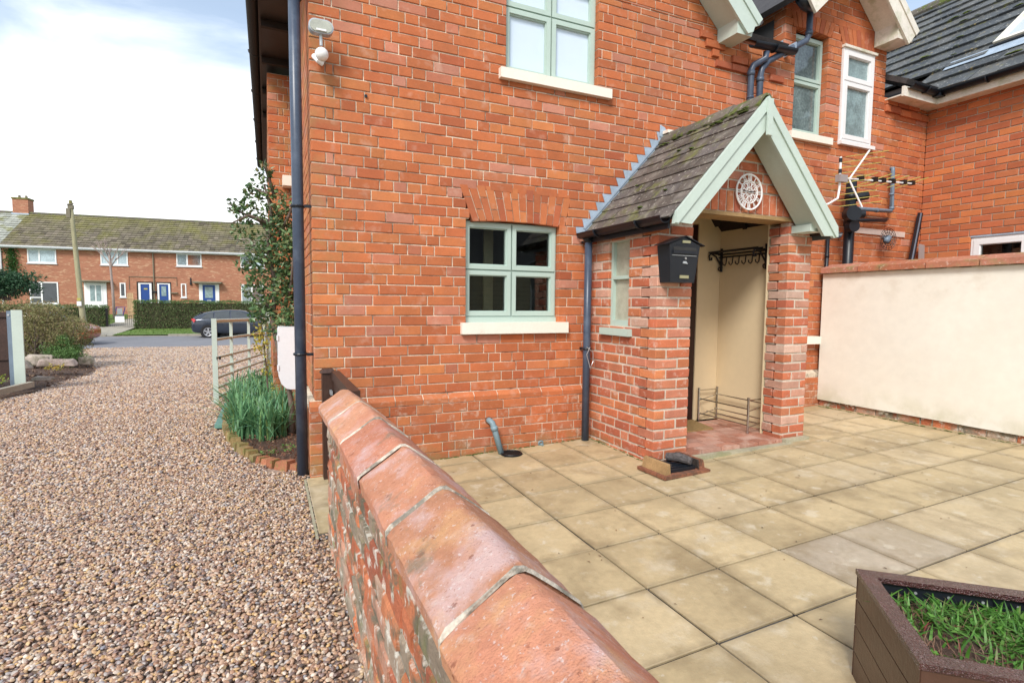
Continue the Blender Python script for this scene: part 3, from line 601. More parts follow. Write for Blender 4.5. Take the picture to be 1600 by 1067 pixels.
mb = MB(); mb.prism([(5.0, 4.44, 4.33), (5.40, 4.44, 4.33), (5.40, 4.56, 4.42), (5.0, 4.56, 4.42)], (0, .0, .008)); mb.build('lead_flashing', m_lead, house)
mb = MB(); mb.prism([(5.412, 4.34, 4.22), (5.412, 4.60, 4.22), (5.412, 4.60, 4.42), (5.412, 4.52, 4.42), (5.412, 4.50, 4.33), (5.412, 4.34, 4.33)], (-.004, 0, 0)); mb.build('lead_flashing', m_lead, house)
pipe_run('downpipe', [(5.0, 4.38, 4.16), (5.0, 4.39, 4.09), (4.87, 4.43, 4.01), (4.85, 4.44, 3.96), (4.85, 4.44, 2.6)], .034, m_pipe, house, collars=[((4.85, 4.44, 3.9), (4.85, 4.44, 3.95)), ((4.85, 4.44, 3.66), (4.85, 4.44, 3.68))])
pipe_run('downpipe', [(5.62, 4.35, 4.75), (5.63, 4.36, 4.46), (5.60, 4.37, 4.39), (5.08, 4.42, 4.09), (5.0, 4.43, 4.0), (4.99, 4.44, 3.93), (4.98, 4.44, 2.6)], .034, m_pipe, house, collars=[((5.63, 4.36, 4.50), (5.63, 4.36, 4.45)), ((4.99, 4.44, 3.86), (4.99, 4.44, 3.91)), ((4.98, 4.44, 3.62), (4.98, 4.44, 3.65)), ((5.3, 4.40, 4.215), (5.34, 4.396, 4.238))])
mb = MB(); mb.tube([(5.56, 4.3, 4.72), (5.45, 4.28, 4.71), (5.33, 4.26, 4.73)], [.07, .065, .05], 12); mb.build('gutter_end', m_dark, house, smooth=True)
# right hand eave of the house: fascia and gutter up to the extension
mb = MB(); mb.box(6.98+.29, 7.98, 4.27, 4.30, 4.03, 4.15); mb.box(7.27, 8.2, 4.30, 4.5, 4.045, 4.06); mb.build('fascia', m_whitewood, house)
half_gutter('gutter', (7.33, 4.235, 4.18), (7.93, 4.235, 4.165), .058, m_dark, house, brackets=1)
# long dark gutter and soffit on the drive side
half_gutter('gutter', (-.07, 12.9, 4.30), (-.07, 3.9, 4.30), .06, m_gutter, house, brackets=7)
mb = MB(); mb.box(-.01, XL, 4.22, 12.6, 4.21, 4.25); mb.box(-.02, 0, 4.22, 12.6, 4.2, 4.33); mb.build('soffit', m_gutter, house)
for y in (5.2, 6.1, 7.0, 8.0, 9.0): bxo('rafter_foot', m_rafter, house, -.0, XL-.01, y, y+.05, 4.14, 4.208)
mb = MB(); mb.box(XL+.05, 8.1, WY+.6, 8.9, -.1, 4.0); mb.build('inner_core', m_roomdark, house)
# window sill high on the wing
mb = MB(); mb.box(.20, .40, 7.12, 7.30, 2.80, 2.92); mb.build('sill', m_stone, house)
# ---- pipes on this wall
p = (.235, 4.60)
dp = pipe_run('downpipe', [(p[0], p[1], .01), (p[0], p[1], 5.0)], .043, m_pipe, house, 16)
for z in (3.72, 2.15, .99):
    q = MB(); q.ring((p[0], p[1], z), (0, 0, 1), .047, .011, 20, 6); q.box(p[0]+.045, XL+.01, p[1]-.055, p[1]-.045, z-.012, z+.012); q.build('pipe_clip', m_dark, dp)
q = MB(); q.tube([(p[0], p[1], 3.73), (p[0], p[1], 3.85)], .052, 16); q.build('collar', m_pipe, dp, smooth=True)
dp = pipe_run('downpipe', [(2.79, 4.40, .085), (2.79, 4.40, 2.10)], .036, m_pipe, house, 16)
for z in (.98, 2.0):
    q = MB(); q.ring((2.79, 4.40, z), (0, 0, 1), .038, .01, 20, 6); q.box(2.77, 2.81, 4.43, 4.5, z-.01, z+.01); q.build('pipe_clip', m_dark, dp)
q = MB(); q.tube([(2.76, 4.35, 1.0), (2.83, 4.35, .95), (2.84, 4.36, .86), (2.80, 4.35, .80), (2.76, 4.35, .93), (2.79, 4.34, 1.0)], .004, 5); q.build('wire', m_galv, dp)
wp = pipe_run('waste_pipe', [(1.80, 4.47, .355), (1.80, 4.43, .355), (1.815, 4.405, .34), (1.83, 4.395, .29), (1.88, 4.345, .07)], .027, m_wastepipe, house, 12, collars=[((1.826, 4.397, .31), (1.834, 4.391, .27))])
q = MB(); q.tube([(1.80, 4.45, .355), (1.80, 4.50, .355)], .036, 12); q.build('socket', m_rust, wp)
mb = MB(); mb.ring((2.32, 4.43, .10), (0, 1, .3), .022, .008, 10, 5); mb.tube([(2.32, 4.44, .09), (2.33, 4.40, .085)], .012, 6); mb.build('pipe_stub', m_wastepipe, house)
# right hand part above the cream wall
sp_ = pipe_run('soil_pipe', [(6.45, 4.33, .2), (6.45, 4.33, 2.93)], .058, m_dark, house, 16, collars=[((6.45, 4.33, 2.38), (6.45, 4.33, 2.44)), ((6.45, 4.33, 2.52), (6.45, 4.33, 2.62)), ((6.45, 4.33, 2.70), (6.45, 4.33, 2.76))])
for a_ in (((6.36, 4.28, 2.50), (-.6, -1, 0), .085, .12), ((6.50, 4.30, 2.52), (1, -.6, 0), .05, .10), ((6.50, 4.30, 2.72), (1, -.6, .2), .05, .13), ((6.38, 4.28, 2.36), (-.3, -1, 0), .07, .08)): q = MB(); q.disc(*a_); q.build('pipe_branch', m_dark, sp_)
pipe_run('grey_pipe', [(7.40, 4.46, 3.19), (7.40, 4.43, 3.19), (7.40, 4.43, 3.15), (7.42, 4.43, 2.67), (7.40, 4.43, 2.645), (6.56, 4.43, 2.62)], .025, m_greypipe, house, 10, collars=[((7.40, 4.43, 2.85), (7.40, 4.43, 2.87)), ((7.42, 4.43, 2.70), (7.42, 4.43, 2.67)), ((7.13, 4.43, 2.636), (7.10, 4.43, 2.635))])
pipe_run('grey_pipe', [(7.38, 4.46, 2.55), (7.30, 4.43, 2.52), (6.56, 4.43, 2.47)], .022, m_dark, house, 10)
pipe_run('black_pipe', [(6.24, 4.45, .3), (6.24, 4.45, 2.5)], .022, m_dark, house, 10, collars=[((6.24, 4.45, 2.0), (6.24, 4.45, 2.04))])
bxo('corner_brickwork', m_mortar, house, 8.205, 8.4, 4.51, 4.7, 3.7, 4.25)
# stub and rust stain hole on the front wall
mb = MB(); mb.disc((.75, 4.499, 3.04), (0, -1, 0), .012, .012, 8); mb.build('wall_plug', m_dark, house)

# ================================================================== SECURITY LIGHT
sl = empty('security_light', (.40, 4.49, 3.2), 'white floodlight with a round motion sensor, high on the brick house corner', 'light')
mb = MB(); V = []
def stadium(cx, cz, hw, hh, y, n=10):
    r = hh; P = []
    for k in range(n+1): a = -math.pi/2+math.pi*k/n; P.append((cx+hw-r+math.cos(a)*r, y, cz+math.sin(a)*r))
    for k in range(n+1): a = math.pi/2+math.pi*k/n; P.append((cx-hw+r+math.cos(a)*r, y, cz+math.sin(a)*r))
    return P
mb.prism(stadium(.405, 3.43, .088, .050, 4.335), (0, .06, 0)); mb.build('lamp_housing', m_galv, sl)
mb = MB(); mb.prism(stadium(.405, 3.428, .078, .041, 4.326), (0, .008, 0)); ln = mb.build('lens', mat('lamp_lens', (.42, .43, .36), .15, var=.15, vs_=20, spec=.8), sl)
bxo('bulb_strip', m_white, ln, .37, .44, 4.320, 4.325, 3.392, 3.405)
mb = MB(); mb.tube([(.405, 4.37, 3.385), (.408, 4.38, 3.31)], .012, 8); mb.tube([(.41, 4.42, 3.27), (.41, 4.49, 3.27)], .045, 14); mb.build('bracket', m_galv, sl)
bpy.ops.mesh.primitive_uv_sphere_add(segments=20, ring_count=12, radius=.048, location=(0, 0, 0)); s_ = bpy.context.object; me = s_.data; bpy.data.objects.remove(s_); me.name = 'sensor_dome'
me.materials.append(m_white); me.polygons.foreach_set('use_smooth', [True]*len(me.polygons)); place('sensor_dome', me, (.41, 4.37, 3.245), sl)
mb = MB(); mb.tube([(.36, 4.44, 3.25), (.39, 4.39, 3.20), (.42, 4.40, 3.19)], .02, 10); mb.build('sensor_mount', m_white, sl)

# ================================================================== METER BOX
mbx = empty('meter_box', (.22, 5.95, .5), 'white plastic utility box on the side wall behind the tall grey downpipe', 'utility box')
mb = MB(); Pp = [(XL-.02, 0, 1.15), (.10, 0, 1.15), (.09, 0, 1.12), (.09, 0, .66), (.115, 0, .58), (.16, 0, .53), (.20, 0, .52), (XL-.02, 0, .52)]
mb.prism([(a, 5.85, c) for a, b, c in Pp], (0, .42, 0)); mb.build('cabinet', m_meter, mbx)
for z in (.72, 1.02): bxo('hinge', m_meter, mbx, .078, .095, 5.84, 5.88, z, z+.05)
mb = MB(); mb.tube([(.27, 6.0, .55), (.27, 6.0, .02)], .022, 8); mb.build('conduit', m_stone, mbx)
# ================================================================== PORCH
porch = empty('entrance_porch', (3.78, 3.95, .13), 'small gabled brick entrance porch with a mossy tiled roof and pale green bargeboards', 'porch')
PY = 3.5; PXL, PXR = 2.88, 4.69
PF = Face((0, PY, 0), (1, 0, 0), (0, -1, 0)); PL = Face((PXL, PY, 0), (0, 1, 0), (-1, 0, 0)); PI = Face((4.38, PY, 0), (0, 1, 0), (-1, 0, 0)); PIL = Face((3.24, PY, 0), (0, 1, 0), (1, 0, 0)); PRO = Face((PXR, PY, 0), (0, 1, 0), (1, 0, 0))
pm = MB(); pr = []
def ptone(r, u, z): return (r.random()*.6 if r.random() > .42 else .6+.4*r.random(), r.random(), r.random())
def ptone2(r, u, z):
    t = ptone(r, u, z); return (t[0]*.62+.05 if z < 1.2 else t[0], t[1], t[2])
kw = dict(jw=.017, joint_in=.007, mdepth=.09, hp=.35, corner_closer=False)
wr = lambda k: .2 if k % 2 else .105
# left pier front and its left side wall with the narrow window
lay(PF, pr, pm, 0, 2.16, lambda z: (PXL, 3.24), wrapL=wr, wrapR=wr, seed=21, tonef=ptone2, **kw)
PW = (.385, .69, 1.195, 2.0)
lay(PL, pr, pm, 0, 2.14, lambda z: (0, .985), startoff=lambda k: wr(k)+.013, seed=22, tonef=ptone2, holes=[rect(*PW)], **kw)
lay(PIL, pr, pm, .1, 2.2, lambda z: (0, .22), startoff=lambda k: wr(k)+.013, seed=27, tonef=ptone2, **kw)
# right pier
lay(PF, pr, pm, 0, 2.16, lambda z: (4.38, PXR), wrapL=wr, wrapR=wr, seed=23, tonef=ptone, **kw)
lay(PI, pr, pm, .1, 2.2, lambda z: (0, .22), startoff=lambda k: wr(k)+.013, seed=24, tonef=ptone, **kw)
lay(PRO, pr, pm, 0, 2.16, lambda z: (0, .985), startoff=lambda k: wr(k)+.013, seed=25, tonef=ptone, **kw)
# gable above the arch
lay(PF, pr, pm, 2.16, 3.02, lambda z: (max(2.88, 3.76-(3.06-z)/1.17), min(4.69, 3.76+(3.06-z)/1.17)), seed=26, tonef=ptone, holes=[trap(3.24, 4.38, 3.24, 4.38, 2.15, 2.43)], ustart=2.88, **kw)
pbody = pm.build('brickwork', m_mortar_p, porch)
emit_bricks(pr, pbody, pb_o, pb_g, 300, jit=.003, ch=.005)
# upright bricks across the opening
n = 13
for i in range(n):
    a = 3.245+(4.375-3.245)*i/n; b = 3.245+(4.375-3.245)*(i+1)/n; mb = MB()
    hexprism(PF, mb, [(a+.008, 2.215+random.uniform(-.004, .004)), (b-.008, 2.215), (b-.008+random.uniform(-.004, .004), 2.388), (a+.008, 2.388+random.uniform(-.004, .002))], -.1, random.uniform(-.001, .003))
    mb.build('brick', pb_o, pbody, tone=(random.random()*.75, random.random(), 0))
mb = MB(); PF.box(mb, 3.241, 4.379, 2.208, 2.402, -.10, -.007); mb.build('arch_mortar', m_mortar_p, pbody)
mb = MB(); PF.box(mb, 3.2, 4.42, 2.175, 2.207, -.22, .005); mb.build('lintel', m_timber, porch)
# inside: cream plaster, ceiling, rafters
mb = MB(); mb.box(4.53, 4.60, PY+.22, WY-.012, .15, 2.45); mb.box(4.38, 4.53, PY+.222, PY+.235, .15, 2.3); mb.build('plaster_wall', m_plaster, porch)
mb = MB(); mb.box(4.215, 4.528, WY-.03, WY-.012, .15, 2.40); mb.box(3.24, 4.215, WY-.03, WY-.012, 2.27, 2.40); mb.box(2.98, 3.27, WY-.03, WY-.012, .15, 2.20); mb.build('plaster_wall', m_plaster, porch)
mb = MB(); mb.box(2.985, 3.02, PY+.23, WY-.035, .15, 1.19); mb.build('plaster_wall', m_plaster, porch)
mb = MB(); mb.box(3.16, 4.36, PY+.1, WY-.035, 2.402, 2.43); mb.build('ceiling', m_plaster, porch)
for x in (3.5, 4.12, 4.5):
    mb = MB(); mb.prism([(x-.16, 4.1, 2.40), (x+.05, 4.1, 2.40), (x+.05, 4.1, 2.26), (x, 4.1, 2.19)], (0, .05, 0)); mb.build('rafter', m_rafter, porch)
# floor
fl = MB(); fl.box(3.16, 4.42, 3.475, WY-.02, 0, .128); fl.box(2.95, 4.60, PY+.22, WY-.02, 0, .128); fl.build('floor_slab', m_concrete, porch)
x = 3.17
ty = [3.48+i*.1125*1 for i in range(10)]
for j in range(9):
    x = 3.17-(.06 if j % 2 else 0)
    while x < 4.53:
        a, b = max(x, 3.165), min(x+.215, 4.525 if j > 1 else 4.375); x += .225
        y0, y1 = 3.478+j*.1125, 3.478+j*.1125+.106
        if b-a < .03 or y1 > 4.47: continue
        z = .150+random.uniform(-.001, .0015)
        bxo('floor_tile', m_qtile, porch, a, b, y0, y1, .129, z+.012, tone=rt())
# narrow side window
pw = MB(); PL.box(pw, PW[0], PW[0]+.03, PW[2], PW[3], -.1, -.03); PL.box(pw, PW[1]-.03, PW[1], PW[2], PW[3], -.1, -.03); PL.box(pw, PW[0]+.03, PW[1]-.03, PW[3]-.03, PW[3], -.1, -.03); PL.box(pw, PW[0]+.03, PW[1]-.03, PW[2], PW[2]+.07, -.1, -.03)
PL.box(pw, PW[0]+.03, PW[1]-.03, 1.635, 1.665, -.1, -.03); pwin = pw.build('window', m_greenwin, porch)
for z0, z1 in ((1.267, 1.633), (1.667, 1.968)):
    q = MB(); PL.box(q, PW[0]+.028, PW[1]-.028, z0-.002, z1+.002, -.07, -.064); q.build('pane', m_frost, pwin)
q = MB(); PL.box(q, .32, .76, 1.13, 1.193, -.05, .045); q.build('sill', m_greenwin, pwin)
# roof: courses of plain tiles on both slopes
RX, RZ = 3.75, 3.09; EX, EZ = .94, 1.01     # half width and rise
YF, YB = 3.28, 4.49
sl_len = math.hypot(EX, EZ)
for side in (-1, 1):
    E0 = Vector((RX+side*EX, YF, RZ-EZ)); up = Vector((-side*EX, 0, EZ)).normalized(); nn = Vector((side*EZ, 0, EX)).normalized()
    mb = MB(); mb.prism([E0-nn*.03, E0+Vector((0, YB-YF, 0))-nn*.03, Vector((RX, YB, RZ))-nn*.03, Vector((RX, YF, RZ))-nn*.03], nn*.03); rf = mb.build('roof', m_rafter, porch)
    ga = .155; nr = int(sl_len/ga)+1
    for r_ in range(nr):
        s0 = r_*ga-.03; s1 = min(s0+ga+.02, sl_len-.01)
        y = YF-.02-(.11 if r_ % 2 else 0)
        while y < YB:
            w = random.uniform(.2, .3); a, b = max(y, YF-.02), min(y+w-.004, YB-.005); y += w
            if b-a < .02: continue
            q = MB(); t0 = random.uniform(.022, .028)
            P = lambda s, yy, h: Vector((E0.x, yy, E0.z))+up*s+nn*h
            dj = random.uniform(-.006, .004)
            q.hexa([P(s0+dj, a, t0-.014), P(s0+dj, b, t0-.014), P(s1, b, .002), P(s1, a, .002), P(s0+dj, a, t0), P(s0+dj, b, t0), P(s1, b, .014), P(s1, a, .014)] if side < 0 else
                   [P(s0+dj, b, t0-.014), P(s0+dj, a, t0-.014), P(s1, a, .002), P(s1, b, .002), P(s0+dj, b, t0), P(s0+dj, a, t0), P(s1, a, .014), P(s1, b, .014)])
            q.build('roof_tile', m_ptile, rf, tone=rt())
# ridge tiles
y = YF-.03; segs = [(YF-.03, .33), (YF+.305, .31), (YF+.62, .31), (YF+.935, .28)]
for i, (y0, l) in enumerate(segs):
    q = MB(); V = []; r0 = .075; lift = .012*(i % 2)+(.0 if i < 3 else 0)
    sec = [(-.095, -.085), (-.06, -.03), (-.02, .012), (.02, .012), (.06, -.03), (.095, -.085)]
    for yy in (y0, y0+l):
        for dz in (0, .018):
            for a, b in sec: V.append((RX+a*(1+dz*2), yy, RZ+.012+b+dz+lift))
    F = []
    for k in range(5): F += [(6+k, 7+k, 19+k, 18+k), (k+1, k, 12+k, 13+k)]
    F += [(0, 6, 18, 12), (5, 17, 23, 11)] + [(k, k+1, 7+k, 6+k) for k in range(5)] + [(13+k, 12+k, 18+k, 19+k) for k in range(5)]
    q.add(V, F); q.build('ridge_tile', m_ridge, porch, tone=rt())
mo = MB()   # moss cushions on ridge and slope
def blob(mb, c, r, sx=1, sy=1, sz=.5, n=7):
    V = []; c = Vector(c)
    for i in range(5):
        a = math.pi/2*i/4
        for k in range(n):
            t = 2*math.pi*k/n; jr = random.uniform(.75, 1.2); V.append(c+Vector((math.cos(t)*math.cos(a)*r*sx*jr, math.sin(t)*math.cos(a)*r*sy*jr, math.sin(a)*r*sz)))
    mb.add(V, [(i*n+k, i*n+(k+1) % n, (i+1)*n+(k+1) % n, (i+1)*n+k) for i in range(4) for k in range(n)])
for i in range(46):
    yy = random.choice([random.uniform(3.3, 3.75), random.uniform(3.3, 4.4)]); d = random.uniform(.05, .13)
    blob(mo, (RX-d, yy, RZ-d*EZ/EX+.035), random.uniform(.012, .03), sy=1.6)
for (s, yy, r) in ((.16, 3.80, .03), (.33, 3.62, .022), (.9, 3.75, .03), (.95, 3.95, .025), (.55, 4.2, .02)):
    blob(mo, (RX-EX+s*EX/sl_len, yy, RZ-EZ+s*EZ/sl_len+.035), r)
tag(mo.build('moss', m_moss, porch, smooth=True), kind='stuff')
# stepped lead flashing on the wall
for k_ in range(24, 38):
    zc = CB+k_*CO; xr = lambda z: RX-EX+(z-(RZ-EZ)-.05)*EX/EZ
    if zc < RZ-EZ+.03 or zc > RZ+.10: continue
    w_ = random.uniform(.12, .145); n0_ = .004+.0006*(k_ % 2)
    mb = MB(); mb.prism([G.p(xr(zc)-w_, zc-.002, n0_), G.p(xr(zc-.10)-.012, zc-.10, n0_), G.p(xr(zc-.10)+.05, zc-.10, n0_), G.p(xr(zc)+.05, zc+.002, n0_)], (0, -.003, 0)); mb.build('lead_flashing', m_lead, porch)
mb = MB(); a = Vector((RX-EX-.01, WY-.012, RZ-EZ+.045)); b = Vector((RX, WY-.012, RZ+.05)); w = Vector((-.016, 0, .014)); mb.prism([a, b, b+w, a+w], (0, -.004, 0)); mb.build('lead_flashing', m_lead, porch)
mb = MB(); mb.prism([(RX-.08, WY-.012, RZ+.02), (RX+.06, WY-.012, RZ+.02), (RX-.02, WY-.012, RZ+.12), (RX-.08, WY-.012, RZ+.14)], (0, -.003, 0)); mb.build('lead_flashing', m_lead, porch)
bxo('mortar_fillet', m_stone, porch, RX-.05, RX+.05, WY-.10, WY-.02, RZ+.045, RZ+.075)
# bargeboards
PSL = EZ/EX
def pbarge(side):
    k = EZ/EX; c = math.cos(math.atan(k)); w = .178; ya = YF-.03; zt_ = RZ+.016; dxo = (zt_-2.115)/k; dxi = (zt_-w/c-2.055)/k
    X = lambda d: RX+side*d
    poly = [(X(dxo), ya, 2.115), (X(dxo+.012), ya, 2.022), (X(dxo-.035), ya, 2.018), (X(dxo-.045), ya, 2.034), (X(dxi+.025), ya, 2.028), (X(dxi), ya, 2.055), (RX, ya, zt_-w/c), (RX, ya, zt_)]
    mb = MB(); mb.prism(poly, (0, .028, 0)); o = mb.build('bargeboard', m_green, porch)
    q = MB(); w2 = .068; q.prism([(X(dxo-.002), ya-.015, 2.117), (X(dxo+.006), ya-.015, 2.026), (X(dxo-.02), ya-.015, 2.026+.0), (RX, ya-.015, zt_-w2/c), (RX, ya-.015, zt_)], (0, .014, 0)); q.build('capping_strip', m_green, o)
    b = Vector((RX, ya, zt_)); a = Vector((X(dxo), ya, 2.115)); d = (b-a).normalized(); dn = Vector((-side*abs(d.z), 0, -abs(d.x))); up1 = Vector((0, 0, -w/c))
    # sloping soffit board behind
    q = MB(); i0 = a+dn*.17+d*.13+Vector((0, .03, 0)); i1 = b+up1*.85+Vector((0, .03, 0)); q.prism([i0, i1, i1+Vector((0, 0, .015)), i0+Vector((0, 0, .015))], (0, .19, 0)); q.build('soffit', m_green, porch)
pbarge(-1); pbarge(1)
bxo('kingpost', m_green, porch, RX-.028, RX+.028, YF-.064, YF-.046, RZ-.30, RZ-.01)
mb = MB(); mb.box(4.40, 4.56, YF+.03, PY-.003, 2.07, 2.135); mb.build('boxed_eave', m_green, porch)
# gutters
half_gutter('gutter', (RX-EX-.055, YF-.0, RZ-EZ-.0), (RX-EX-.055, WY-.02, RZ-EZ-.0), .055, m_dark, porch, brackets=2)
mb = MB(); mb.tube([(RX-EX-.045, 4.40, RZ-EZ-.04), (RX-EX-.01, 4.40, RZ-EZ-.09)], .04, 12); mb.build('gutter_outlet', m_dark, porch)
mb = MB(); mb.box(RX-EX-.01, RX-EX+.01, YF+.02, WY-.03, RZ-EZ-.09, RZ-EZ+.02); mb.build('fascia', m_dark, porch)
half_gutter('gutter', (RX+EX+.055, WY-.02, RZ-EZ), (RX+EX+.055, YF, RZ-EZ), .055, m_dark, porch)


# ================================================================== THINGS ON AND IN THE PORCH
ml = empty('mailbox', (3.0, 3.44, 1.6), 'black wall mailbox with a little gabled lid on the front of the left porch pier', 'mailbox')
MX0, MX1, MY = 2.855, 3.185, 3.35
mb = MB(); zb, zt = 1.585, 1.88
mb.hexa([(MX0+.045, MY+.02, zb), (MX1-.045, MY+.02, zb), (MX1-.045, PY-.003, zb), (MX0+.045, PY-.003, zb), (MX0+.01, MY, zt), (MX1-.01, MY, zt), (MX1-.01, PY-.003, zt), (MX0+.01, PY-.003, zt)]); mb.build('box_body', m_dark, ml)
mb = MB(); mb.prism([(MX0+.01, MY+.002, 1.881), (MX1-.01, MY+.002, 1.881), ((MX0+MX1)/2, MY+.002, 1.938)], (0, .13, 0)); mb.build('gable', m_dark, ml)
for s in (-1, 1):
    mb = MB(); c = (MX0+MX1)/2; mb.prism([(c, MY-.012, 1.945), (c+s*.195, MY-.012, 1.876), (c+s*.195, MY-.012, 1.882), (c, MY-.012, 1.953)], (0, .15, 0)); mb.build('lid', m_dark, ml)
bxo('slot', m_roomdark, ml, MX0+.05, MX1-.05, MY-.003, MY+.01, 1.835, 1.862)
bxo('slot_flap', m_dark, ml, MX0+.045, MX1-.045, MY-.008, MY, 1.812, 1.833)
bxo('door_seam', m_galv, ml, MX0+.04, MX1-.045, MY-.001, MY+.006, 1.795, 1.798)
mb = MB(); mb.disc(((MX0+MX1)/2+.01, MY+.012, 1.775), (0, -1, 0), .010, .013, 12); mb.build('lock', m_chrome, ml)
mb = MB(); mb.prism([((MX0+MX1)/2-.012, MY+.0, 1.735), ((MX0+MX1)/2+.035, MY, 1.732), ((MX0+MX1)/2+.018, MY, 1.752), ((MX0+MX1)/2-.010, MY, 1.752)], (0, .02, 0)); mb.build('emblem', m_galv, ml)
for (a, b, c, d) in ((-.028, .052, 1.895, 1.915), (-.035, .055, 1.618, 1.642)):
    bxo('brass_plate', m_brass, ml, (MX0+MX1)/2+a, (MX0+MX1)/2+b, MY-.004 if c > 1.8 else MY+.009, MY+.02, c, d)
# clock: white filigree ring dial with roman numerals
ckx, ckz, cky = 3.825, 2.388, 3.472
ckt = empty('wall_clock', (ckx, cky, ckz-.15), 'round white openwork clock with roman numerals, high in the porch gable', 'clock')
mb = MB(); mb.ring((ckx, cky, ckz), (0, -1, 0), .150, .008, 48, 6); mb.ring((ckx, cky, ckz), (0, -1, 0), .096, .005, 40, 6); mb.build('dial_ring', m_white, ckt)
ROM = ['XII', 'I', 'II', 'III', 'IV', 'V', 'VI', 'VII', 'VIII', 'IX', 'X', 'XI']
def stroke(mb, c, e1, e2, a, b, w, y0, y1):
    pa = c+e1*a[0]+e2*a[1]; pb = c+e1*b[0]+e2*b[1]; d = (pb-pa); 
    if d.length < 1e-6: return
    d.normalize(); s = d.cross(Vector((0, 1, 0)))*w/2; mb.prism([pa-s, pb-s, pb+s, pa+s], (0, y1-y0, 0))
for h, txt in enumerate(ROM):
    a = 2*math.pi*h/12; rad = Vector((math.sin(a), 0, math.cos(a))); tan = Vector((math.cos(a), 0, -math.sin(a))); c = Vector((ckx, cky-.004, ckz))+rad*.123
    W = {'I': .010, 'V': .022, 'X': .022}; tot = sum(W[t] for t in txt)+.003*(len(txt)-1); x = -tot/2; q = MB(); hh = .023
    for t in txt:
        w = W[t]
        if t == 'I': stroke(q, c, tan, rad, (x+w/2, -hh), (x+w/2, hh), .0045, 0, .006)
        if t == 'V': stroke(q, c, tan, rad, (x+.002, hh), (x+w/2, -hh), .005, 0, .006); stroke(q, c, tan, rad, (x+w/2, -hh), (x+w-.002, hh), .003, 0, .006)
        if t == 'X': stroke(q, c, tan, rad, (x+.002, hh), (x+w-.002, -hh), .005, 0, .006); stroke(q, c, tan, rad, (x+.002, -hh), (x+w-.002, hh), .003, 0, .006)
        x += w+.003
    q.build('numeral', m_white, ckt)
q = MB()
for i in range(8):
    a = 2*math.pi*i/8; c = Vector((ckx, cky, ckz))+Vector((math.sin(a), 0, math.cos(a)))*.062; q.ring(c, (0, -1, 0), .022, .003, 14, 5); q.ring(Vector((ckx, cky, ckz))+Vector((math.sin(a+.39), 0, math.cos(a+.39)))*.082, (0, -1, 0), .010, .003, 10, 5)
q.ring((ckx, cky, ckz), (0, -1, 0), .034, .004, 24, 5); q.disc((ckx, cky+.004, ckz), (0, -1, 0), .012, .01, 14)
for i in range(4): a = math.pi*i/4; stroke(q, Vector((ckx, cky, ckz)), Vector((1, 0, 0)), Vector((0, 0, 1)), (-.094*math.cos(a), -.094*math.sin(a)), (.094*math.cos(a), .094*math.sin(a)), .003, 0, .004)
q.build('scrollwork', m_white, ckt)
for l, w, a in ((-.085, .006, math.radians(91)), (.055, .008, math.radians(88))):
    q = MB(); c = Vector((ckx, cky-.012, ckz)); stroke(q, c, Vector((1, 0, 0)), Vector((0, 0, 1)), (-.012*(1 if l > 0 else -1), 0), (l*math.sin(a), l*math.cos(a)), w, 0, .002); q.build('clock_hand', m_iron, ckt)
# coat rack on the right inner wall
crk = empty('coat_rack', (4.5, 4.1, 1.77), 'black iron coat rack with scrolled brackets and a row of hooks inside the porch', 'coat rack')
IX = 4.528
for yb in (4.44, 3.86):
    q = MB(); q.tube([(IX-.012, yb, 2.02), (IX-.012, yb, 1.77)], .014, 8); q.tube([(IX-.02, yb, 1.96), (IX-.17, yb, 1.965)], .010, 8)
    q.tube([(IX-.015, yb, 1.84), (IX-.05, yb, 1.88), (IX-.09, yb, 1.93), (IX-.16, yb, 1.96)], .009, 8); q.ring((IX-.035, yb, 1.80), (0, 1, 0), .018, .007, 14, 6)
    q.tube([(IX-.17, yb, 1.965), (IX-.19, yb, 1.93), (IX-.18, yb, 1.89), (IX-.155, yb, 1.895), (IX-.155, yb, 1.92)], .009, 8); q.build('scroll_bracket', m_iron, crk)
for x_, z_ in ((IX-.03, 1.955), (IX-.10, 1.975), (IX-.165, 1.975), (IX-.02, 1.925)):
    q = MB(); q.tube([(x_, 3.83, z_), (x_, 4.47, z_)], .008, 8); q.build('rail', m_iron, crk)
for i in range(6):
    y_ = 3.93+i*.085; q = MB(); q.tube([(IX-.02, y_, 1.93), (IX-.028, y_, 1.89), (IX-.03, y_, 1.855), (IX-.05, y_, 1.835), (IX-.075, y_, 1.845), (IX-.08, y_, 1.87)], .006, 7); q.build('hook', m_iron, crk)
# folding shoe rack
sr = empty('shoe_rack', (4.35, 4.05, .17), 'low steel tube shoe rack standing along the cream wall inside the porch', 'shoe rack')
xa, xb = 4.24, 4.50; ya, yb = 3.76, 4.42; zf = .163
for (x_, y_, zt_) in ((xa, ya, .50), (xa, yb, .50), (xb, ya, .50), (xb, yb, .50)):
    q = MB(); q.tube([(x_, y_, zf), (x_, y_, zt_)], .011, 10); q.tube([(x_, y_, zf), (x_, y_, zf+.018)], .015, 10); q.tube([(x_, y_, zt_), (x_, y_, zt_+.015)], .014, 10, ); q.build('post', m_chrome, sr)
for y_ in (ya, yb):
    for (z0_, z1_) in ((.49, .49), (.38, .43), (.22, .27)): q = MB(); q.tube([(xa, y_, z0_), (xb, y_, z1_)], .006, 8); q.build('end_bar', m_chrome, sr)
for (x_, z_) in ((xa+.01, .40), (xb-.03, .44), (xa+.01, .24), (xb-.03, .28), (xa+.12, .255)):
    q = MB(); q.tube([(x_, ya, z_), (x_, yb, z_)], .007, 8); q.build('shelf_bar', m_chrome, sr)
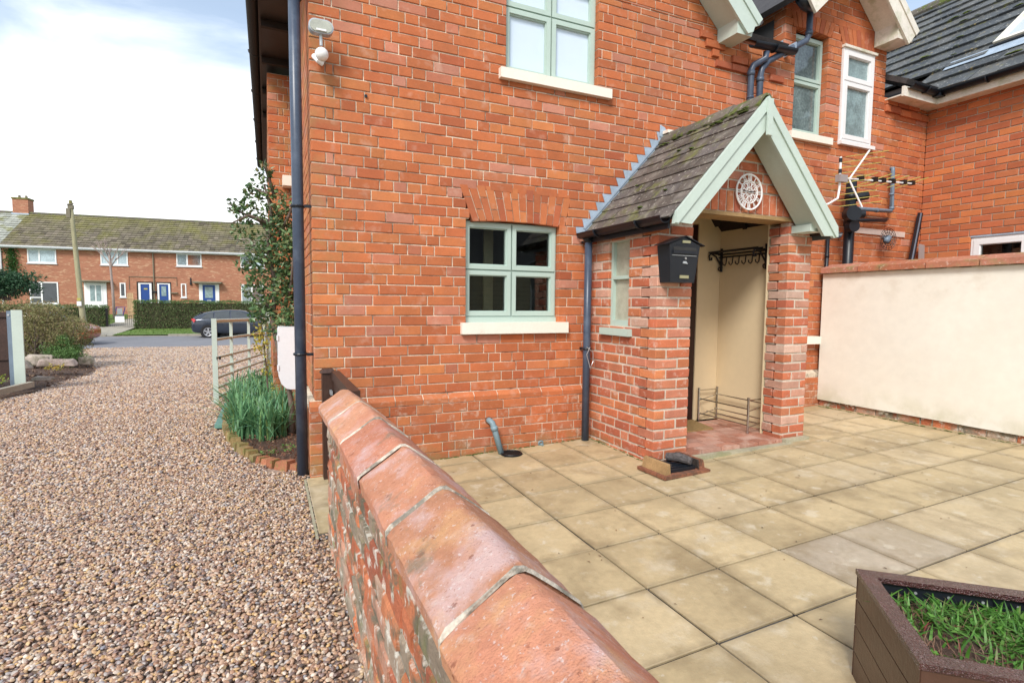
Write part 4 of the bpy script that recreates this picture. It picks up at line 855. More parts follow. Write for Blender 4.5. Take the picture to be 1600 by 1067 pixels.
dm = MB(); dm.prism([(3.45, 4.02, .163), (4.06, 4.02, .163), (4.16, 4.42, .163), (3.45, 4.42, .163)], (0, 0, .014)); tag(dm.build('doormat', m_mat), 'tan coir doormat on the red porch floor in front of the dark door', 'doormat')
# boot scraper
bs_ = empty('boot_scraper', (2.95, 3.32, .085), 'old rusty boot scraper with a worn brush at the foot of the porch pier', 'boot scraper')
bx0, bx1, by0, by1 = 2.72, 3.13, 3.14, 3.47; zb = pz(2.9, 3.3)+.003
R_ = Face((2.925, 3.30, zb), (math.cos(.04), math.sin(.04), 0), (math.sin(.04), -math.cos(.04), 0))
q = MB(); R_.box(q, -.235, .235, 0, .022, -.16, .16); q.build('base', m_rust, bs_)
for s in (-1, 1):
    q = MB(); hexprism(R_, q, [(s*.15, .023), (s*.205, .023), (s*.185, .10), (s*.16, .105)] if s > 0 else [(-.205, .023), (-.15, .023), (-.16, .105), (-.185, .10)], -.14, .13); q.build('side_brush', m_timber if s < 0 else m_rust, bs_)
    q = MB(); hexprism(R_, q, [(s*.15-.006, .03), (s*.15+.006, .03), (s*.14+.006, .10), (s*.14-.006, .10)], -.13, .12); q.build('bristles', mat('worn_bristles', (.05, .04, .035), 1, var=.6, vs_=40, bump=1, bs=100), bs_)
q = MB()
for i in range(9): R_.box(q, -.13, .13, .024, .05+.004*(i % 2), -.12+i*.026, -.104+i*.026)
q.build('scraper_blades', m_dark, bs_)
q = MB(); q.tube([R_.p(.02, .085, -.10), R_.p(.06, .10, 0), R_.p(.10, .085, .09)], [.03, .038, .03], 10); q.build('roller_brush', mat('grey_bristle', (.10, .09, .09), 1, var=.5, vs_=50, bump=1, bs=120), bs_)

# ================================================================== EXTENSION
ext = empty('extension', (9.5, 3, .2), 'plain orange brick extension with a dark mossy tiled roof and white rooflight', 'house')
EF = Face((8.2, WY, 0), (0, -1, 0), (-1, 0, 0)); em = MB(); er = []
EW = (.585, 1.75, 1.35, 2.315)
lay(EF, er, em, .1, 4.06, lambda z: (.0, 4.2), seed=31, jw=.011, holes=[rect(*EW)], corner_closer=False, hp=.18, tonef=lambda r, u, z: (r.random(), r.random(), 0))
eb = em.build('wall', m_mortar_e, ext); emit_bricks(er, eb, eb_o, eb_g, 300)
bxo('core', m_roomdark, ext, 8.45, 12, 0, WY+5, 0, 4.0)
ew = window(EF, ext, 'window', EW[0]+.005, EW[1], EW[2], EW[3]-.02, [0, .5, 1], [0, 1], m_white, fw=.03, sw=.06, n_front=-.02, depth=.06)
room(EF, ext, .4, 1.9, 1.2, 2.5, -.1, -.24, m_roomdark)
q = MB(); EF.box(q, EW[0]-.01, EW[1]+.01, EW[3]-.018, EW[3]+.004, -.03, -.005); q.build('lead_trim', m_lead, ew)
ER = math.radians(38); tn = math.tan(ER); X0, Z0 = 7.93, 4.16
mb = MB(); mb.prism([(X0+.03, .3, Z0), (X0+.03, 9.5, Z0), (11.6, 9.5, Z0+(11.57-X0)*tn), (11.6, .3, Z0+(11.57-X0)*tn)], (math.sin(ER)*-.05, 0, -.05*math.cos(ER))); er_ = mb.build('roof', m_rafter, ext)
ga = .395; L_ = (11.6-X0)/math.cos(ER); up = Vector((math.cos(ER), 0, math.sin(ER))); nn = Vector((-math.sin(ER), 0, math.cos(ER)))
E0 = Vector((X0, 0, Z0)); big = []; 
RLs = ((8.69-X0)/math.cos(ER), (9.55-X0)/math.cos(ER)); RLy = (2.95, 4.02)
restm = MB()
for r_ in range(int(L_/ga)+1):
    s0 = r_*ga-.04; s1 = min(s0+ga+.06, L_); y = .3+(.15 if r_ % 2 else 0)
    while y < 9.5:
        a, b = y+.002, y+.298; y += .30
        if s0+ga > RLs[0]+.02 and s0 < RLs[1] and b > RLy[0] and a < RLy[1]:
            if a < RLy[1] < b and RLy[1]+.02 < b: a = RLy[1]+.01
            elif a < RLy[0] < b: b = RLy[0]-.01
            else: continue
        # close to the main roof the lowest tiles meet a valley
        P = lambda s, yy, h: E0+up*s+nn*h+Vector((0, yy, 0)); t0 = .060+random.uniform(-.004, .004)
        if (P(s0, 0, 0).x < 8.28) and a > 4.62: continue
        K = [P(s0, b, t0-.032), P(s0, a, t0-.032), P(s1, a, .002), P(s1, b, .002), P(s0, b, t0), P(s0, a, t0), P(s1, a, .022), P(s1, b, .022)]
        q = px(K[5]); tone = rt()
        if q and -30 < q[0] < 1620 and -60 < q[1] < 200 and a < 7.5: m1 = MB().hexa(K); m1.build('roof_tile', m_etile, er_, tone=tone)
        else: restm.hexa(K, tone)
tag(restm.build('roof_tile', mat('extension_roof_tile_far', None, .7, [(.045, .05, .055), (.08, .085, .085)], 'geo', .2), er_, usetone=True), kind='stuff')
mb = MB(); mb.tube([(11.62, .3, Z0+(11.6-X0)*tn+.03), (11.62, 9.5, Z0+(11.6-X0)*tn+.03)], .12, 10); mb.build('ridge', m_ridge, ext, tone=(.5, .5, .5))
mo = MB()
for i in range(60):
    s_ = int(random.uniform(0, 9))*ga+random.uniform(-.03, .04); y_ = random.uniform(2.0, 5.5); c_ = E0+up*s_+nn*.05+Vector((0, y_, 0))
    if not (RLs[0]-.35 < s_ < RLs[1]+.1 and RLy[0]-.4 < y_ < RLy[1]+.5): blob(mo, c_, random.uniform(.015, .05), sy=1.7)
tag(mo.build('moss', m_moss, er_, smooth=True), kind='stuff')
# rooflight
P = lambda s, yy, h: E0+up*s+nn*h+Vector((0, yy, 0))
def rbox(mb, s0, s1, y0, y1, h0, h1): mb.hexa([P(s0, y1, h0), P(s0, y0, h0), P(s1, y0, h0), P(s1, y1, h0), P(s0, y1, h1), P(s0, y0, h1), P(s1, y0, h1), P(s1, y1, h1)])
mb = MB(); s0, s1 = RLs; y0, y1 = RLy; rbox(mb, s0, s1, y1-.07, y1, .0, .10); rbox(mb, s0, s1, y0, y0+.07, .0, .10); rbox(mb, s0, s0+.07, y0+.07, y1-.07, .0, .10); rbox(mb, s1-.07, s1, y0+.07, y1-.07, .0, .10); rl = mb.build('rooflight', m_whitewood, ext)
mb = MB(); rbox(mb, s0+.07, s1-.07, y0+.07, y1-.07, .06, .08); mb.build('pane', m_litroof, rl)
mb = MB(); rbox(mb, s0-.06, s0-.001, y0, y1+.02, .045, .075); mb.build('bottom_bar', m_dark, rl)
mb = MB(); rbox(mb, s0-.30, s0-.061, y0-.4, y1+.45, .046, .052); mb.build('lead_apron', m_lead, rl)
# eaves
mb = MB(); mb.box(7.97, 8.0, .3, 4.30, 4.03, 4.15); mb.box(8.0, 8.2, .3, 4.30, 4.045, 4.06); mb.build('fascia', m_whitewood, ext)
half_gutter('gutter', (7.92, .3, 4.19), (7.92, 4.20, 4.165), .058, m_dark, ext, brackets=4)
mb = MB(); mb.box(7.86, 7.99, 4.18, 4.30, 4.10, 4.18); mb.build('gutter_corner', m_dark, ext)
mb = MB()
for i in range(9): y_ = .4+i*.42; mb.hexa([(7.93, y_, 4.20), (7.93, y_+.4, 4.20), (8.25, y_+.4, 4.20+.32*tn), (8.25, y_, 4.20+.32*tn), (7.93, y_, 4.206), (7.93, y_+.4, 4.206), (8.25, y_+.4, 4.206+.32*tn), (8.25, y_, 4.206+.32*tn)])
# lean stuff in the corner
pk = empty('leaning_lengths', (7.95, 4.4, .2), 'bundle of long dark roofing strips leaning in the corner behind the cream wall', 'plastic strips')
for i in range(3):
    q = MB(); x0_ = 7.14+i*.05; q.hexa([(x0_, 4.25, .2), (x0_+.035, 4.25, .2), (x0_+.035, 4.27, .2), (x0_, 4.27, .2), (x0_+.90-i*.02, 4.44, 2.68), (x0_+.93-i*.02, 4.44, 2.68), (x0_+.93-i*.02, 4.46, 2.68), (x0_+.90-i*.02, 4.46, 2.68)]); q.build('strip', m_dark if i != 1 else m_greypipe, pk)
q = MB(); q.hexa([(7.90, 4.28, .2), (8.02, 4.28, .2), (8.02, 4.29, .2), (7.90, 4.29, .2), (8.05, 4.42, 2.26), (8.17, 4.42, 2.25), (8.17, 4.43, 2.25), (8.05, 4.43, 2.26)]); tag(q.build('metal_sheet', m_galv), 'short pale metal sheet leaning beside the dark strips in the corner', 'metal sheet')
# wire dish / fan guard
r_ = 0
fn = empty('wire_dish', (7.26, 4.42, 2.15), 'round wire mesh dish with a dark centre on the brick wall above the cream wall', 'dish')
q = MB()
for r_ in (.05, .085, .115, .14): q.ring((7.25, 4.35, 2.27), (-.1, -1, 0), r_, .004, 28, 4)
for i in range(14):
    a = math.pi*2*i/14; q.tube([(7.25+.04*math.cos(a), 4.345, 2.27+.04*math.sin(a)), (7.25+.14*math.cos(a), 4.352, 2.27+.14*math.sin(a))], .003, 4)
q.build('wire_guard', m_iron, fn)
q = MB(); q.tube([(7.19, 4.34, 2.24), (7.26, 4.36, 2.28), (7.30, 4.44, 2.30)], [.035, .045, .03], 12); q.build('hub', m_greypipe, fn, smooth=True)
# aerial
ae = empty('tv_aerial', (6.0, 4.1, 2.4), 'television aerial with white boom and mast and yellowed rods beside the porch roof', 'aerial')
q = MB(); q.tube([(5.90, 4.1, 3.08), (5.90, 4.1, 2.72), (5.88, 4.1, 2.62), (5.80, 4.15, 2.56), (5.66, 4.4, 2.52)], .013, 8); q.build('mast', m_white, ae)
for z in (3.02, 2.90, 2.83): q = MB(); q.tube([(5.90, 4.1, z), (5.90, 4.1, z+.045)], .018, 8); q.build('tape', m_dark, ae)
q = MB(); q.tube([(5.86, 4.08, 2.84), (7.2, 4.05, 2.90)], .011, 8); q.build('boom', m_white, ae)
q = MB(); q.box(5.85, 5.98, 4.06, 4.12, 2.80, 2.88); q.build('clamp', m_galv, ae)
q = MB(); q.tube([(6.03, 4.08, 2.84), (6.24, 4.0, 3.17)], .010, 8); q.tube([(6.03, 4.08, 2.84), (6.16, 4.0, 2.53)], .010, 8); q.build('reflector_frame', m_white, ae)
for i in range(5):
    t = (i+.4)/5
    for e in ((6.24, 4.0, 3.17), (6.16, 4.0, 2.53)):
        c = Vector((6.03, 4.08, 2.84)).lerp(Vector(e), t); q = MB(); q.tube([c+Vector((.16, -.14, .02)), c-Vector((.16, -.14, .02))], .004, 5); q.build('reflector_rod', m_yellowplas, ae)
for i, x_ in enumerate((6.20, 6.45, 6.60, 6.78, 7.0, 7.16)):
    z_ = 2.85+(x_-5.86)*.045; q = MB(); q.box(x_-.025, x_+.025, 4.03, 4.09, z_-.025, z_+.025); q.build('rod_clip', m_iron, ae)
    q = MB(); q.tube([(x_+.10, 3.93, z_+.05), (x_-.10, 4.19, z_-.05)], .0045, 5); q.build('director_rod', m_yellowplas, ae)
# ================================================================== GROUND, DRIVE, ROAD, PATIO
def grid(name, m, x0, x1, y0, y1, nx, ny, zf, kind='structure', label=None):
    X = np.linspace(x0, x1, nx); Y = np.linspace(y0, y1, ny); V = [(x, y, zf(x, y)) for y in Y for x in X]
    F = [(j*nx+i, j*nx+i+1, (j+1)*nx+i+1, (j+1)*nx+i) for j in range(ny-1) for i in range(nx-1)]
    o = obj(name, V, F, m); tag(o, kind=kind); return o
grid('ground', m_ground, -400, 400, -60, 700, 41, 61, lambda x, y: -.62 if y > 2 else -.62)
grid('driveway', m_gravel, -9, .36, -3, 26.0, 20, 60, lambda x, y: GZ(y)-.012+.012*math.sin(x*1.3+y*.7)*math.sin(y*.9))
grid('driveway_edge_ground', m_gravel, -14, -9, -3, 26.0, 4, 20, lambda x, y: GZ(y)-.01)
grid('side_ground', m_ground, .36, 60, 9.5, 26, 10, 10, lambda x, y: GZ(y)-.02)
# pebbles, scattered by geometry nodes
def pebble_field():
    nx, ny = 60, 200; x0, x1, y0, y1 = -7, .34, .9, 25.9
    X = np.linspace(x0, x1, nx); Y = .9+(25.0)*np.linspace(0, 1, ny)**1.6; V = []; D = []; SC = []
    for y in Y:
        for x in X:
            wv = .010*math.sin(x*1.3+y*.7)*math.sin(y*.9)
            V.append((x, y, GZ(y)-.002+wv))
            xmin = -.30*y-.9   # left edge of the view with a margin
            d = 0
            if x > xmin:
                d = 5900 if y < 5 else (3300 if y < 8 else (1500 if y < 13 else 520))
                if y > 11 and x < -3.4-(y-11)*.20: d = 0
                if x > -.55+.13*max(0, 6.6-y)*1.9 and 4.75 < y < 9 : d = 0
                if x > .0 and y > 7: d = 0
                if x > .255 and 3.3 < y < 4.6: d = 0
                if x > .285: d = 0
            D.append(d); SC.append(.82 if y < 5 else (1.0 if y < 8 else (1.45 if y < 13 else 2.1)))
    F = [(j*nx+i, j*nx+i+1, (j+1)*nx+i+1, (j+1)*nx+i) for j in range(ny-1) for i in range(nx-1)]
    o = obj('pebbles', V, F, m_pebble); me = o.data
    for nm, arr in (('dens', D), ('psc', SC)):
        at = me.attributes.new(nm, 'FLOAT', 'POINT'); at.data.foreach_set('value', np.array(arr, 'f'))
    tag(o, kind='stuff')
    ng = bpy.data.node_groups.new('scatter_pebbles', 'GeometryNodeTree'); ng.interface.new_socket('Geometry', in_out='INPUT', socket_type='NodeSocketGeometry'); ng.interface.new_socket('Geometry', in_out='OUTPUT', socket_type='NodeSocketGeometry')
    N = ng.nodes.new; L = ng.links.new; gi = N('NodeGroupInput'); go = N('NodeGroupOutput')
    na = N('GeometryNodeInputNamedAttribute'); na.data_type = 'FLOAT'; na.inputs['Name'].default_value = 'dens'
    ds = N('GeometryNodeDistributePointsOnFaces'); L(gi.outputs[0], ds.inputs['Mesh']); L(na.outputs[0], ds.inputs['Density']); ds.inputs['Seed'].default_value = 4
    rv = N('FunctionNodeRandomValue'); rv.data_type = 'FLOAT_VECTOR'; rv.inputs[0].default_value = (.0085, .0065, .0045); rv.inputs[1].default_value = (.0165, .0125, .0085)
    ns = N('GeometryNodeInputNamedAttribute'); ns.data_type = 'FLOAT'; ns.inputs['Name'].default_value = 'psc'
    vm = N('ShaderNodeVectorMath'); vm.operation = 'SCALE'; L(rv.outputs[0], vm.inputs[0]); L(ns.outputs[0], vm.inputs['Scale'])
    rr_ = N('FunctionNodeRandomValue'); rr_.data_type = 'FLOAT_VECTOR'; rr_.inputs[0].default_value = (-.55, -.55, 0); rr_.inputs[1].default_value = (.55, .55, 6.28); rr_.inputs['Seed'].default_value = 3
    ic = N('GeometryNodeMeshIcoSphere'); ic.inputs['Radius'].default_value = 1; ic.inputs['Subdivisions'].default_value = 2
    sp = N('GeometryNodeSetPosition'); nt_ = N('ShaderNodeTexNoise'); nt_.inputs['Scale'].default_value = .9; sb = N('ShaderNodeVectorMath'); sb.operation = 'SUBTRACT'; sb.inputs[1].default_value = (.5, .5, .5); s2 = N('ShaderNodeVectorMath'); s2.operation = 'SCALE'; s2.inputs['Scale'].default_value = .9
    L(nt_.outputs['Color'], sb.inputs[0]); L(sb.outputs[0], s2.inputs[0]); L(ic.outputs[0], sp.inputs['Geometry']); L(s2.outputs[0], sp.inputs['Offset'])
    sm_ = N('GeometryNodeSetShadeSmooth'); L(sp.outputs[0], sm_.inputs[0]); mm = N('GeometryNodeSetMaterial'); mm.inputs['Material'].default_value = m_pebble; L(sm_.outputs[0], mm.inputs[0])
    ip = N('GeometryNodeInstanceOnPoints'); L(ds.outputs['Points'], ip.inputs['Points']); L(mm.outputs[0], ip.inputs['Instance']); L(rr_.outputs[0], ip.inputs['Rotation']); L(vm.outputs[0], ip.inputs['Scale'])
    # small height jitter
    rz = N('FunctionNodeRandomValue'); rz.data_type = 'FLOAT_VECTOR'; rz.inputs[0].default_value = (0, 0, -.003); rz.inputs[1].default_value = (0, 0, .009); rz.inputs['Seed'].default_value = 8
    ti = N('GeometryNodeTranslateInstances'); L(ip.outputs[0], ti.inputs[0]); L(rz.outputs[0], ti.inputs['Translation']); ti.inputs['Local Space'].default_value = False
    rc = N('FunctionNodeRandomValue'); rc.data_type = 'FLOAT_VECTOR'; rc.inputs['Seed'].default_value = 11
    st_ = N('GeometryNodeStoreNamedAttribute'); st_.data_type = 'FLOAT_VECTOR'; st_.domain = 'INSTANCE'; st_.inputs['Name'].default_value = 'tone'; L(ti.outputs[0], st_.inputs[0]); L(rc.outputs[0], st_.inputs['Value'])
    L(st_.outputs[0], go.inputs[0]); md = o.modifiers.new('scatter', 'NODES'); md.node_group = ng
pebble_field()
# road beyond the drive (its kerb runs parallel to the terrace)
TA = math.radians(5.5); TD = Vector((math.cos(TA), -math.sin(TA), 0)); TN = Vector((-math.sin(TA), -math.cos(TA), 0))
def strip(name, m, P0, w0, w1, s0, s1, z0, z1, kind='structure', th=0, n=12):
    """strip parallel to the terrace: P0 origin, from offset w0 to w1 away from the camera"""
    V = []; 
    for i in range(n+1):
        s = s0+(s1-s0)*i/n
        for w, z in ((w0, z0), (w1, z1)): q = Vector(P0)+TD*s-TN*w; V.append((q.x, q.y, z))
    F = [(2*i, 2*i+2, 2*i+3, 2*i+1) for i in range(n)]
    o = obj(name, V, F, m); return tag(o, kind=kind)
K0 = Vector((-5.0, 33.4, 0))     # on the far kerb line
RZ_ = -.475
strip('road', m_asphalt, K0, -7.6, .02, -90, 90, RZ_, RZ_+.02)
strip('near_verge', m_grass, K0, -9.2, -7.55, -90, -3.2, RZ_+.05, RZ_+.012)
strip('near_verge_right', m_grass, K0, -9.6, -7.55, 5.2, 90, RZ_+.05, RZ_+.012)
kb = MB(); P = lambda s, w, z: tuple((K0+TD*s-TN*w).to_tuple()[:2])+(z,)
kerb = empty('kerb', (K0.x, K0.y, RZ_)); tag(kerb, kind='structure')
for i in range(26):
    s = -9+i*.92
    if -.9 < s-(-1.7) < 1.3: h = .03
    else: h = .11
    q = MB(); q.hexa([P(s, 0, RZ_-.1), P(s+.905, 0, RZ_-.1), P(s+.905, .13, RZ_-.1), P(s, .13, RZ_-.1), P(s, 0, RZ_+h+.02), P(s+.905, 0, RZ_+h+.02), P(s+.905, .13, RZ_+h+.02), P(s, .13, RZ_+h+.02)]); q.build('kerb_stone', m_concrete, kerb)
strip('grass_verge', m_grass, K0, .13, 4.2, -90, -4.15, RZ_+.10, -.20); strip('grass_verge_right', m_grass, K0, .13, 4.2, -2.35, 90, RZ_+.10, -.20)
strip('garden_path', m_concrete, K0, .10, 12.4, -4.15, -2.35, RZ_+.06, .5)
strip('front_lawn', m_grass, K0, 4.2, 13.3, -90, -4.15, -.20, .5); strip('front_lawn_right', m_grass, K0, 4.2, 13.3, -2.35, 90, -.20, .5)
strip('rear_ground', m_ground, K0, 13.3, 80, -90, 90, .5, .5)
# grass tufts along the verges
def blades(name, m, pts, h, w, lean, kind='stuff', label=None, cat=None, parent=None, seg=2, droop=.5, tonef=None):
    mb = MB()
    for (x, y, z) in pts:
        a = random.uniform(0, 6.283); hh = h*random.uniform(.6, 1.25); ww = w*random.uniform(.7, 1.3); ln = lean*random.uniform(.2, 1.3); t = tonef() if tonef else rt()
        d = Vector((math.cos(a), math.sin(a), 0)); s = Vector((-d.y, d.x, 0))*ww/2; V = []; 
        for i in range(seg+1):
            u = i/seg; c = Vector((x, y, z))+d*(ln*u**1.6*hh)+Vector((0, 0, hh*(u-droop*ln*u*u*.5))); k = 1-u**2*.92
            V += [c-s*k, c+s*k]
        mb.add(V, [(2*i, 2*i+1, 2*i+3, 2*i+2) for i in range(seg)], t)
    o = mb.build(name, m, parent, usetone=True); 
    if kind: tag(o, kind=kind)
    if label: tag(o, label, cat)
    return o
pts = []
for i in range(5200):
    s = random.uniform(-9, 12); w = random.uniform(.15, 4.1)
    if -4.15 < s < -2.35: continue
    q = K0+TD*s-TN*w; pts.append((q.x, q.y, RZ_+.10+(w-.13)/4.07*.175))
for i in range(2500):
    s = random.uniform(-9, 0); w = random.uniform(4.2, 12)
    if -4.15 < s < -2.35: continue
    q = K0+TD*s-TN*w; pts.append((q.x, q.y, -.2+(w-4.2)/9.1*.7))
blades('grass_blades', leafmat('grass_blade', [(.08, .15, .025), (.14, .24, .04), (.2, .26, .08)], .7), pts, .06, .03, .5)

# patio slabs, laid parallel to the house in a 450 mm grid
patio = empty('patio', (3, 2.5, 0)); tag(patio, kind='structure')
SX0, SY0, SS = 1.16657*1.404, 1.42813*1.404, .45008
pb = MB(); xs0 = .24
V = [(x, y, pz(x, y)-.010) for y in (-1.5, 4.52) for x in (.30, 8.3)]
obj('patio_joints', V, [(0, 1, 3, 2)], m_joint, patio)
Vg = [(x, y, pz(x, y)-.010) for y in (3.30, 4.52) for x in (.245, .30)]; obj('patio_joints', Vg, [(0, 1, 3, 2)], m_joint, patio)
for i in range(-4, 15):
    for j in range(-8, 7):
        x0 = SX0+i*SS; y0 = SY0+j*SS; x1, y1 = x0+SS, y0+SS
        if y0 > 4.44: continue
        lim = .25 if y0 > 3.2 else .50
        if x1 < lim+.03: continue
        x0c, x1c, y0c, y1c = max(x0, lim), x1, max(y0, -1.4), min(y1, 4.452)
        if lim == .25 and x0 < .30: x0c = .25
        if y1c-y0c < .05 or x1c-x0c < .05: continue
        gx0 = gx1 = random.uniform(.0045, .0078); gy = random.uniform(.0045, .0078)
        if x0c > 6.15: 
            if y0c > 5: continue
        x1c = min(x1c, 8.19)
        z = lambda x, y: pz(x, y)
        j_ = [random.uniform(-.0015, .0015) for _ in range(4)]; dz = random.uniform(-.0018, .0018); c_ = .004
        a, b, c, d = x0c+gx0, x1c-gx1, y0c+gy, y1c-gy
        Vt = [(a, c), (b, c), (b, d), (a, d)]
        V = [(x, y, z(x, y)-.03) for x, y in Vt] + [(x, y, z(x, y)+dz-c_) for x, y in Vt] + [(x+(c_ if k in (0, 3) else -c_), y+(c_ if k < 2 else -c_), z(x, y)+dz+j_[k]*.6) for k, (x, y) in enumerate(Vt)]
        F = [(8, 9, 10, 11)] + [(k, (k+1) % 4, 4+(k+1) % 4, 4+k) for k in range(4)] + [(4+k, 4+(k+1) % 4, 8+(k+1) % 4, 8+k) for k in range(4)]
        if (i, j) in ((2, -1), (3, -1)): t = (.98, .35, 0)
        else: t = (random.random()*.78, .35+random.random()*.35, 0)
        obj('slab', V, F, m_slab, patio, tone=t)
# strip of pale mortar at the foot of the porch step, step stone ends by the gate
mb = MB(); mb.box(3.2, 4.75, 3.40, 3.47, pz(3.5, 3.4)-.02, pz(4.2, 3.4)+.006); mb.build('mortar_strip', m_plinthstone, patio)
mb = MB(); mb.box(4.38, 4.70, 3.44, 3.495, .08, pz(4.5, 3.4)+.03); mb.build('mortar_strip', m_plinthstone, patio)
# edge of the patio by the drive
mb = MB(); mb.box(.235, .25, 3.28, 4.45, -.06, .012); mb.build('edge', m_plinthstone, patio)
# weeds and moss along the wall foot
mo = MB()
for i in range(130):
    x = random.choice([random.uniform(.9, 1.9), random.uniform(.6, 2.7)]); blob(mo, (x, random.uniform(4.43, 4.452), pz(x, 4.44)+.0), random.uniform(.004, .012), sx=1.6)
for i in range(140): y = random.uniform(2.2, 4.4); blob(mo, (6.165+random.uniform(-.02, .01), y, pz(6.1, y)), random.uniform(.005, .014), sy=1.8)
for i in range(90): y = random.uniform(3.5, 4.4); blob(mo, (2.865+random.uniform(-.01, .01), y, pz(2.8, y)), random.uniform(.004, .010), sy=1.8)
tag(mo.build('moss', m_moss, patio, smooth=True), kind='stuff')
def fleck(name, m, label, cat, n, fx, z_of, l, w):
    mb = MB()
    for _ in range(n):
        x, y = fx(); a = random.uniform(0, 6.28); d = Vector((math.cos(a), math.sin(a), 0)); s = Vector((-d.y, d.x, 0)); p = Vector((x, y, z_of(x, y))); ll = l*random.uniform(.5, 1.3); ww = w*random.uniform(.5, 1.2)
        mb.add([p-d*ll/2, p+s*ww/2+Vector((0, 0, .003)), p+d*ll/2+Vector((0, 0, .002)), p-s*ww/2+Vector((0, 0, .004))], [(0, 3, 2, 1)], rt())
    tag(mb.build(name, m, usetone=True), label, cat, kind='stuff')
m_litter = mat('leaf_litter', None, .8, [(.10, .05, .03), (.20, .11, .06), (.30, .20, .10), (.16, .13, .08)], 'geo', .1)
fleck('leaf_litter', m_litter, 'scattered small brown leaves and bits lying on the patio slabs', 'litter', 110, lambda: (random.uniform(.7, 5.9), random.uniform(.4, 4.3)), lambda x, y: pz(x, y)+.004, .022, .010)
fleck('gravel_litter', m_litter, 'scattered leaves and twigs lying on the gravel drive', 'litter', 130, lambda: (lambda y: (random.uniform(-.3*y-.5, .2), y))(random.uniform(1.3, 9)), lambda x, y: .014, .045, .020)
# drain at the foot of the waste pipe
dn = empty('drain', (1.97, 4.30, pz(1.97, 4.3)), 'round black drain grate in the paving under the blue grey waste pipe', 'drain')
q = MB(); q.disc((1.96, 4.30, pz(1.96, 4.3)+.001), (0, 0, 1), .10, .004, 24); q.build('rim', m_dark, dn)
q = MB(); q.ring((1.96, 4.30, pz(1.96, 4.3)+.010), (0, 0, 1), .088, .007, 24, 6)
for i in range(5): q.box(1.965-.075, 1.965+.075, 4.245+i*.026, 4.253+i*.026, pz(1.96, 4.3)+.006, pz(1.96, 4.3)+.012)
q.build('grate', m_iron, dn)

# ================================================================== GARDEN WALL (foreground)
gw = empty('garden_wall', (.395, 1.5, 0), 'low weathered brick garden wall with big terracotta coping blocks between gravel and patio', 'wall')
GX0, GX1 = .30, .495; GY0, GY1 = -1.6, 3.22
GL = Face((GX0, GY1, 0), (0, -1, 0), (-1, 0, 0)); GR = Face((GX1, GY0, 0), (0, 1, 0), (1, 0, 0)); GE = Face((GX0, GY1, 0), (1, 0, 0), (0, 1, 0))
gm = MB(); gr_ = []
gt = lambda r, u, z: (r.random(), r.random(), r.random())
lay(GL, gr_, gm, -.06, .80, lambda z: (0, GY1-GY0), seed=41, jw=.014, joint_in=.010, mdepth=.07, tonef=gt, corner_closer=False, co=.086, cb=.02)
lay(GR, gr_, gm, -.06, .80, lambda z: (0, GY1-GY0), seed=42, jw=.014, joint_in=.008, mdepth=.07, tonef=gt, corner_closer=False, co=.086, cb=.02)
lay(GE, gr_, gm, -.06, .80, lambda z: (0, GX1-GX0), seed=43, jw=.014, joint_in=.008, mdepth=.05, tonef=gt, corner_closer=False, co=.086, cb=.02)
gbm = gm.build('mortar_core', m_mortar_g, gw); gb_g = mat('garden_brick_far', None, .95, GP, 'geo', .2, 12, 1, 70, spots=garden_spots)
emit_bricks(gr_, gbm, gb_o, gb_g, 260, jit=.006, ch=.008)
# coping blocks
prof = [(.255, .808), (.252, .842), (.262, .855), (.320, .893), (.378, .931), (.392, .938), (.408, .937), (.422, .928), (.475, .888), (.524, .848), (.532, .834), (.530, .800)]
js = [3.235, 2.655, 2.20, 1.742, 1.295, .838, .39, -.06, -.51, -.96, -1.5]
for k in range(len(js)-1):
    y1, y0 = js[k]-.006, js[k+1]+.006; V = []; n = len(prof); dz = random.uniform(-.004, .004)-(.035 if k == 0 else .012 if k == 1 else 0)*0; dx = random.uniform(-.004, .004); ys = np.linspace(y0, y1, 9)
    sag = lambda y: -.035*max(0, (y-2.4)/.85)
    for i, y in enumerate(ys):
        e = .006 if i in (0, 8) else 0
        for (x, z) in prof: V.append((.395+(x-.395)*(1-e*2)+dx+random.uniform(-.0024, .0024), y, z-e+dz+sag(y)+random.uniform(-.0022, .0022)))
    F = [(i*n+p_, (i+1)*n+p_, (i+1)*n+(p_+1) % n, i*n+(p_+1) % n) for i in range(8) for p_ in range(n)] + [tuple(range(n)), tuple(range(8*n, 9*n))[::-1]]
    o = obj('coping_block', V, F, m_coping, gw, tone=rt(), smooth=True)
    for f in o.data.polygons:
        if len(f.vertices) > 4: f.use_smooth = False
    md = o.modifiers.new('edges', 'EDGE_SPLIT'); md.split_angle = math.radians(32)
    # mortar joint, rough and slightly proud
    mb = MB(); yj = js[k+1]; V = []; wj = random.uniform(.005, .011)
    cc = [(x, z) for x, z in prof]
    rows = []
    for y in (yj-wj, yj-wj*.4, yj+wj*.4, yj+wj):
        rows.append([(x+random.uniform(-.001, .001), y+random.uniform(-.003, .003), z+(.0015 if abs(y-yj) < wj*.5 else -.006)+random.uniform(-.001, .001)+sag(y)) for x, z in cc])
    for r_ in rows: V += r_
    F = [(i*n+p_, (i+1)*n+p_, (i+1)*n+p_+1, i*n+p_+1) for i in range(3) for p_ in range(n-1)]
    obj('mortar_joint', V, F, m_mortar_j if 'm_mortar_j' in globals() else globals().setdefault('m_mortar_j', mat('pale_joint_mortar', (.58, .52, .43), .95, var=.3, vs_=14, bump=1, bs=80, spots=[((.16, .15, .12), 14, .5, .6, .8)])), gw)
mb = MB(); mb.box(.285, .51, GY0, GY1-.01, .785, .815); mb.build('bedding_mortar', m_mortar_g, gw)

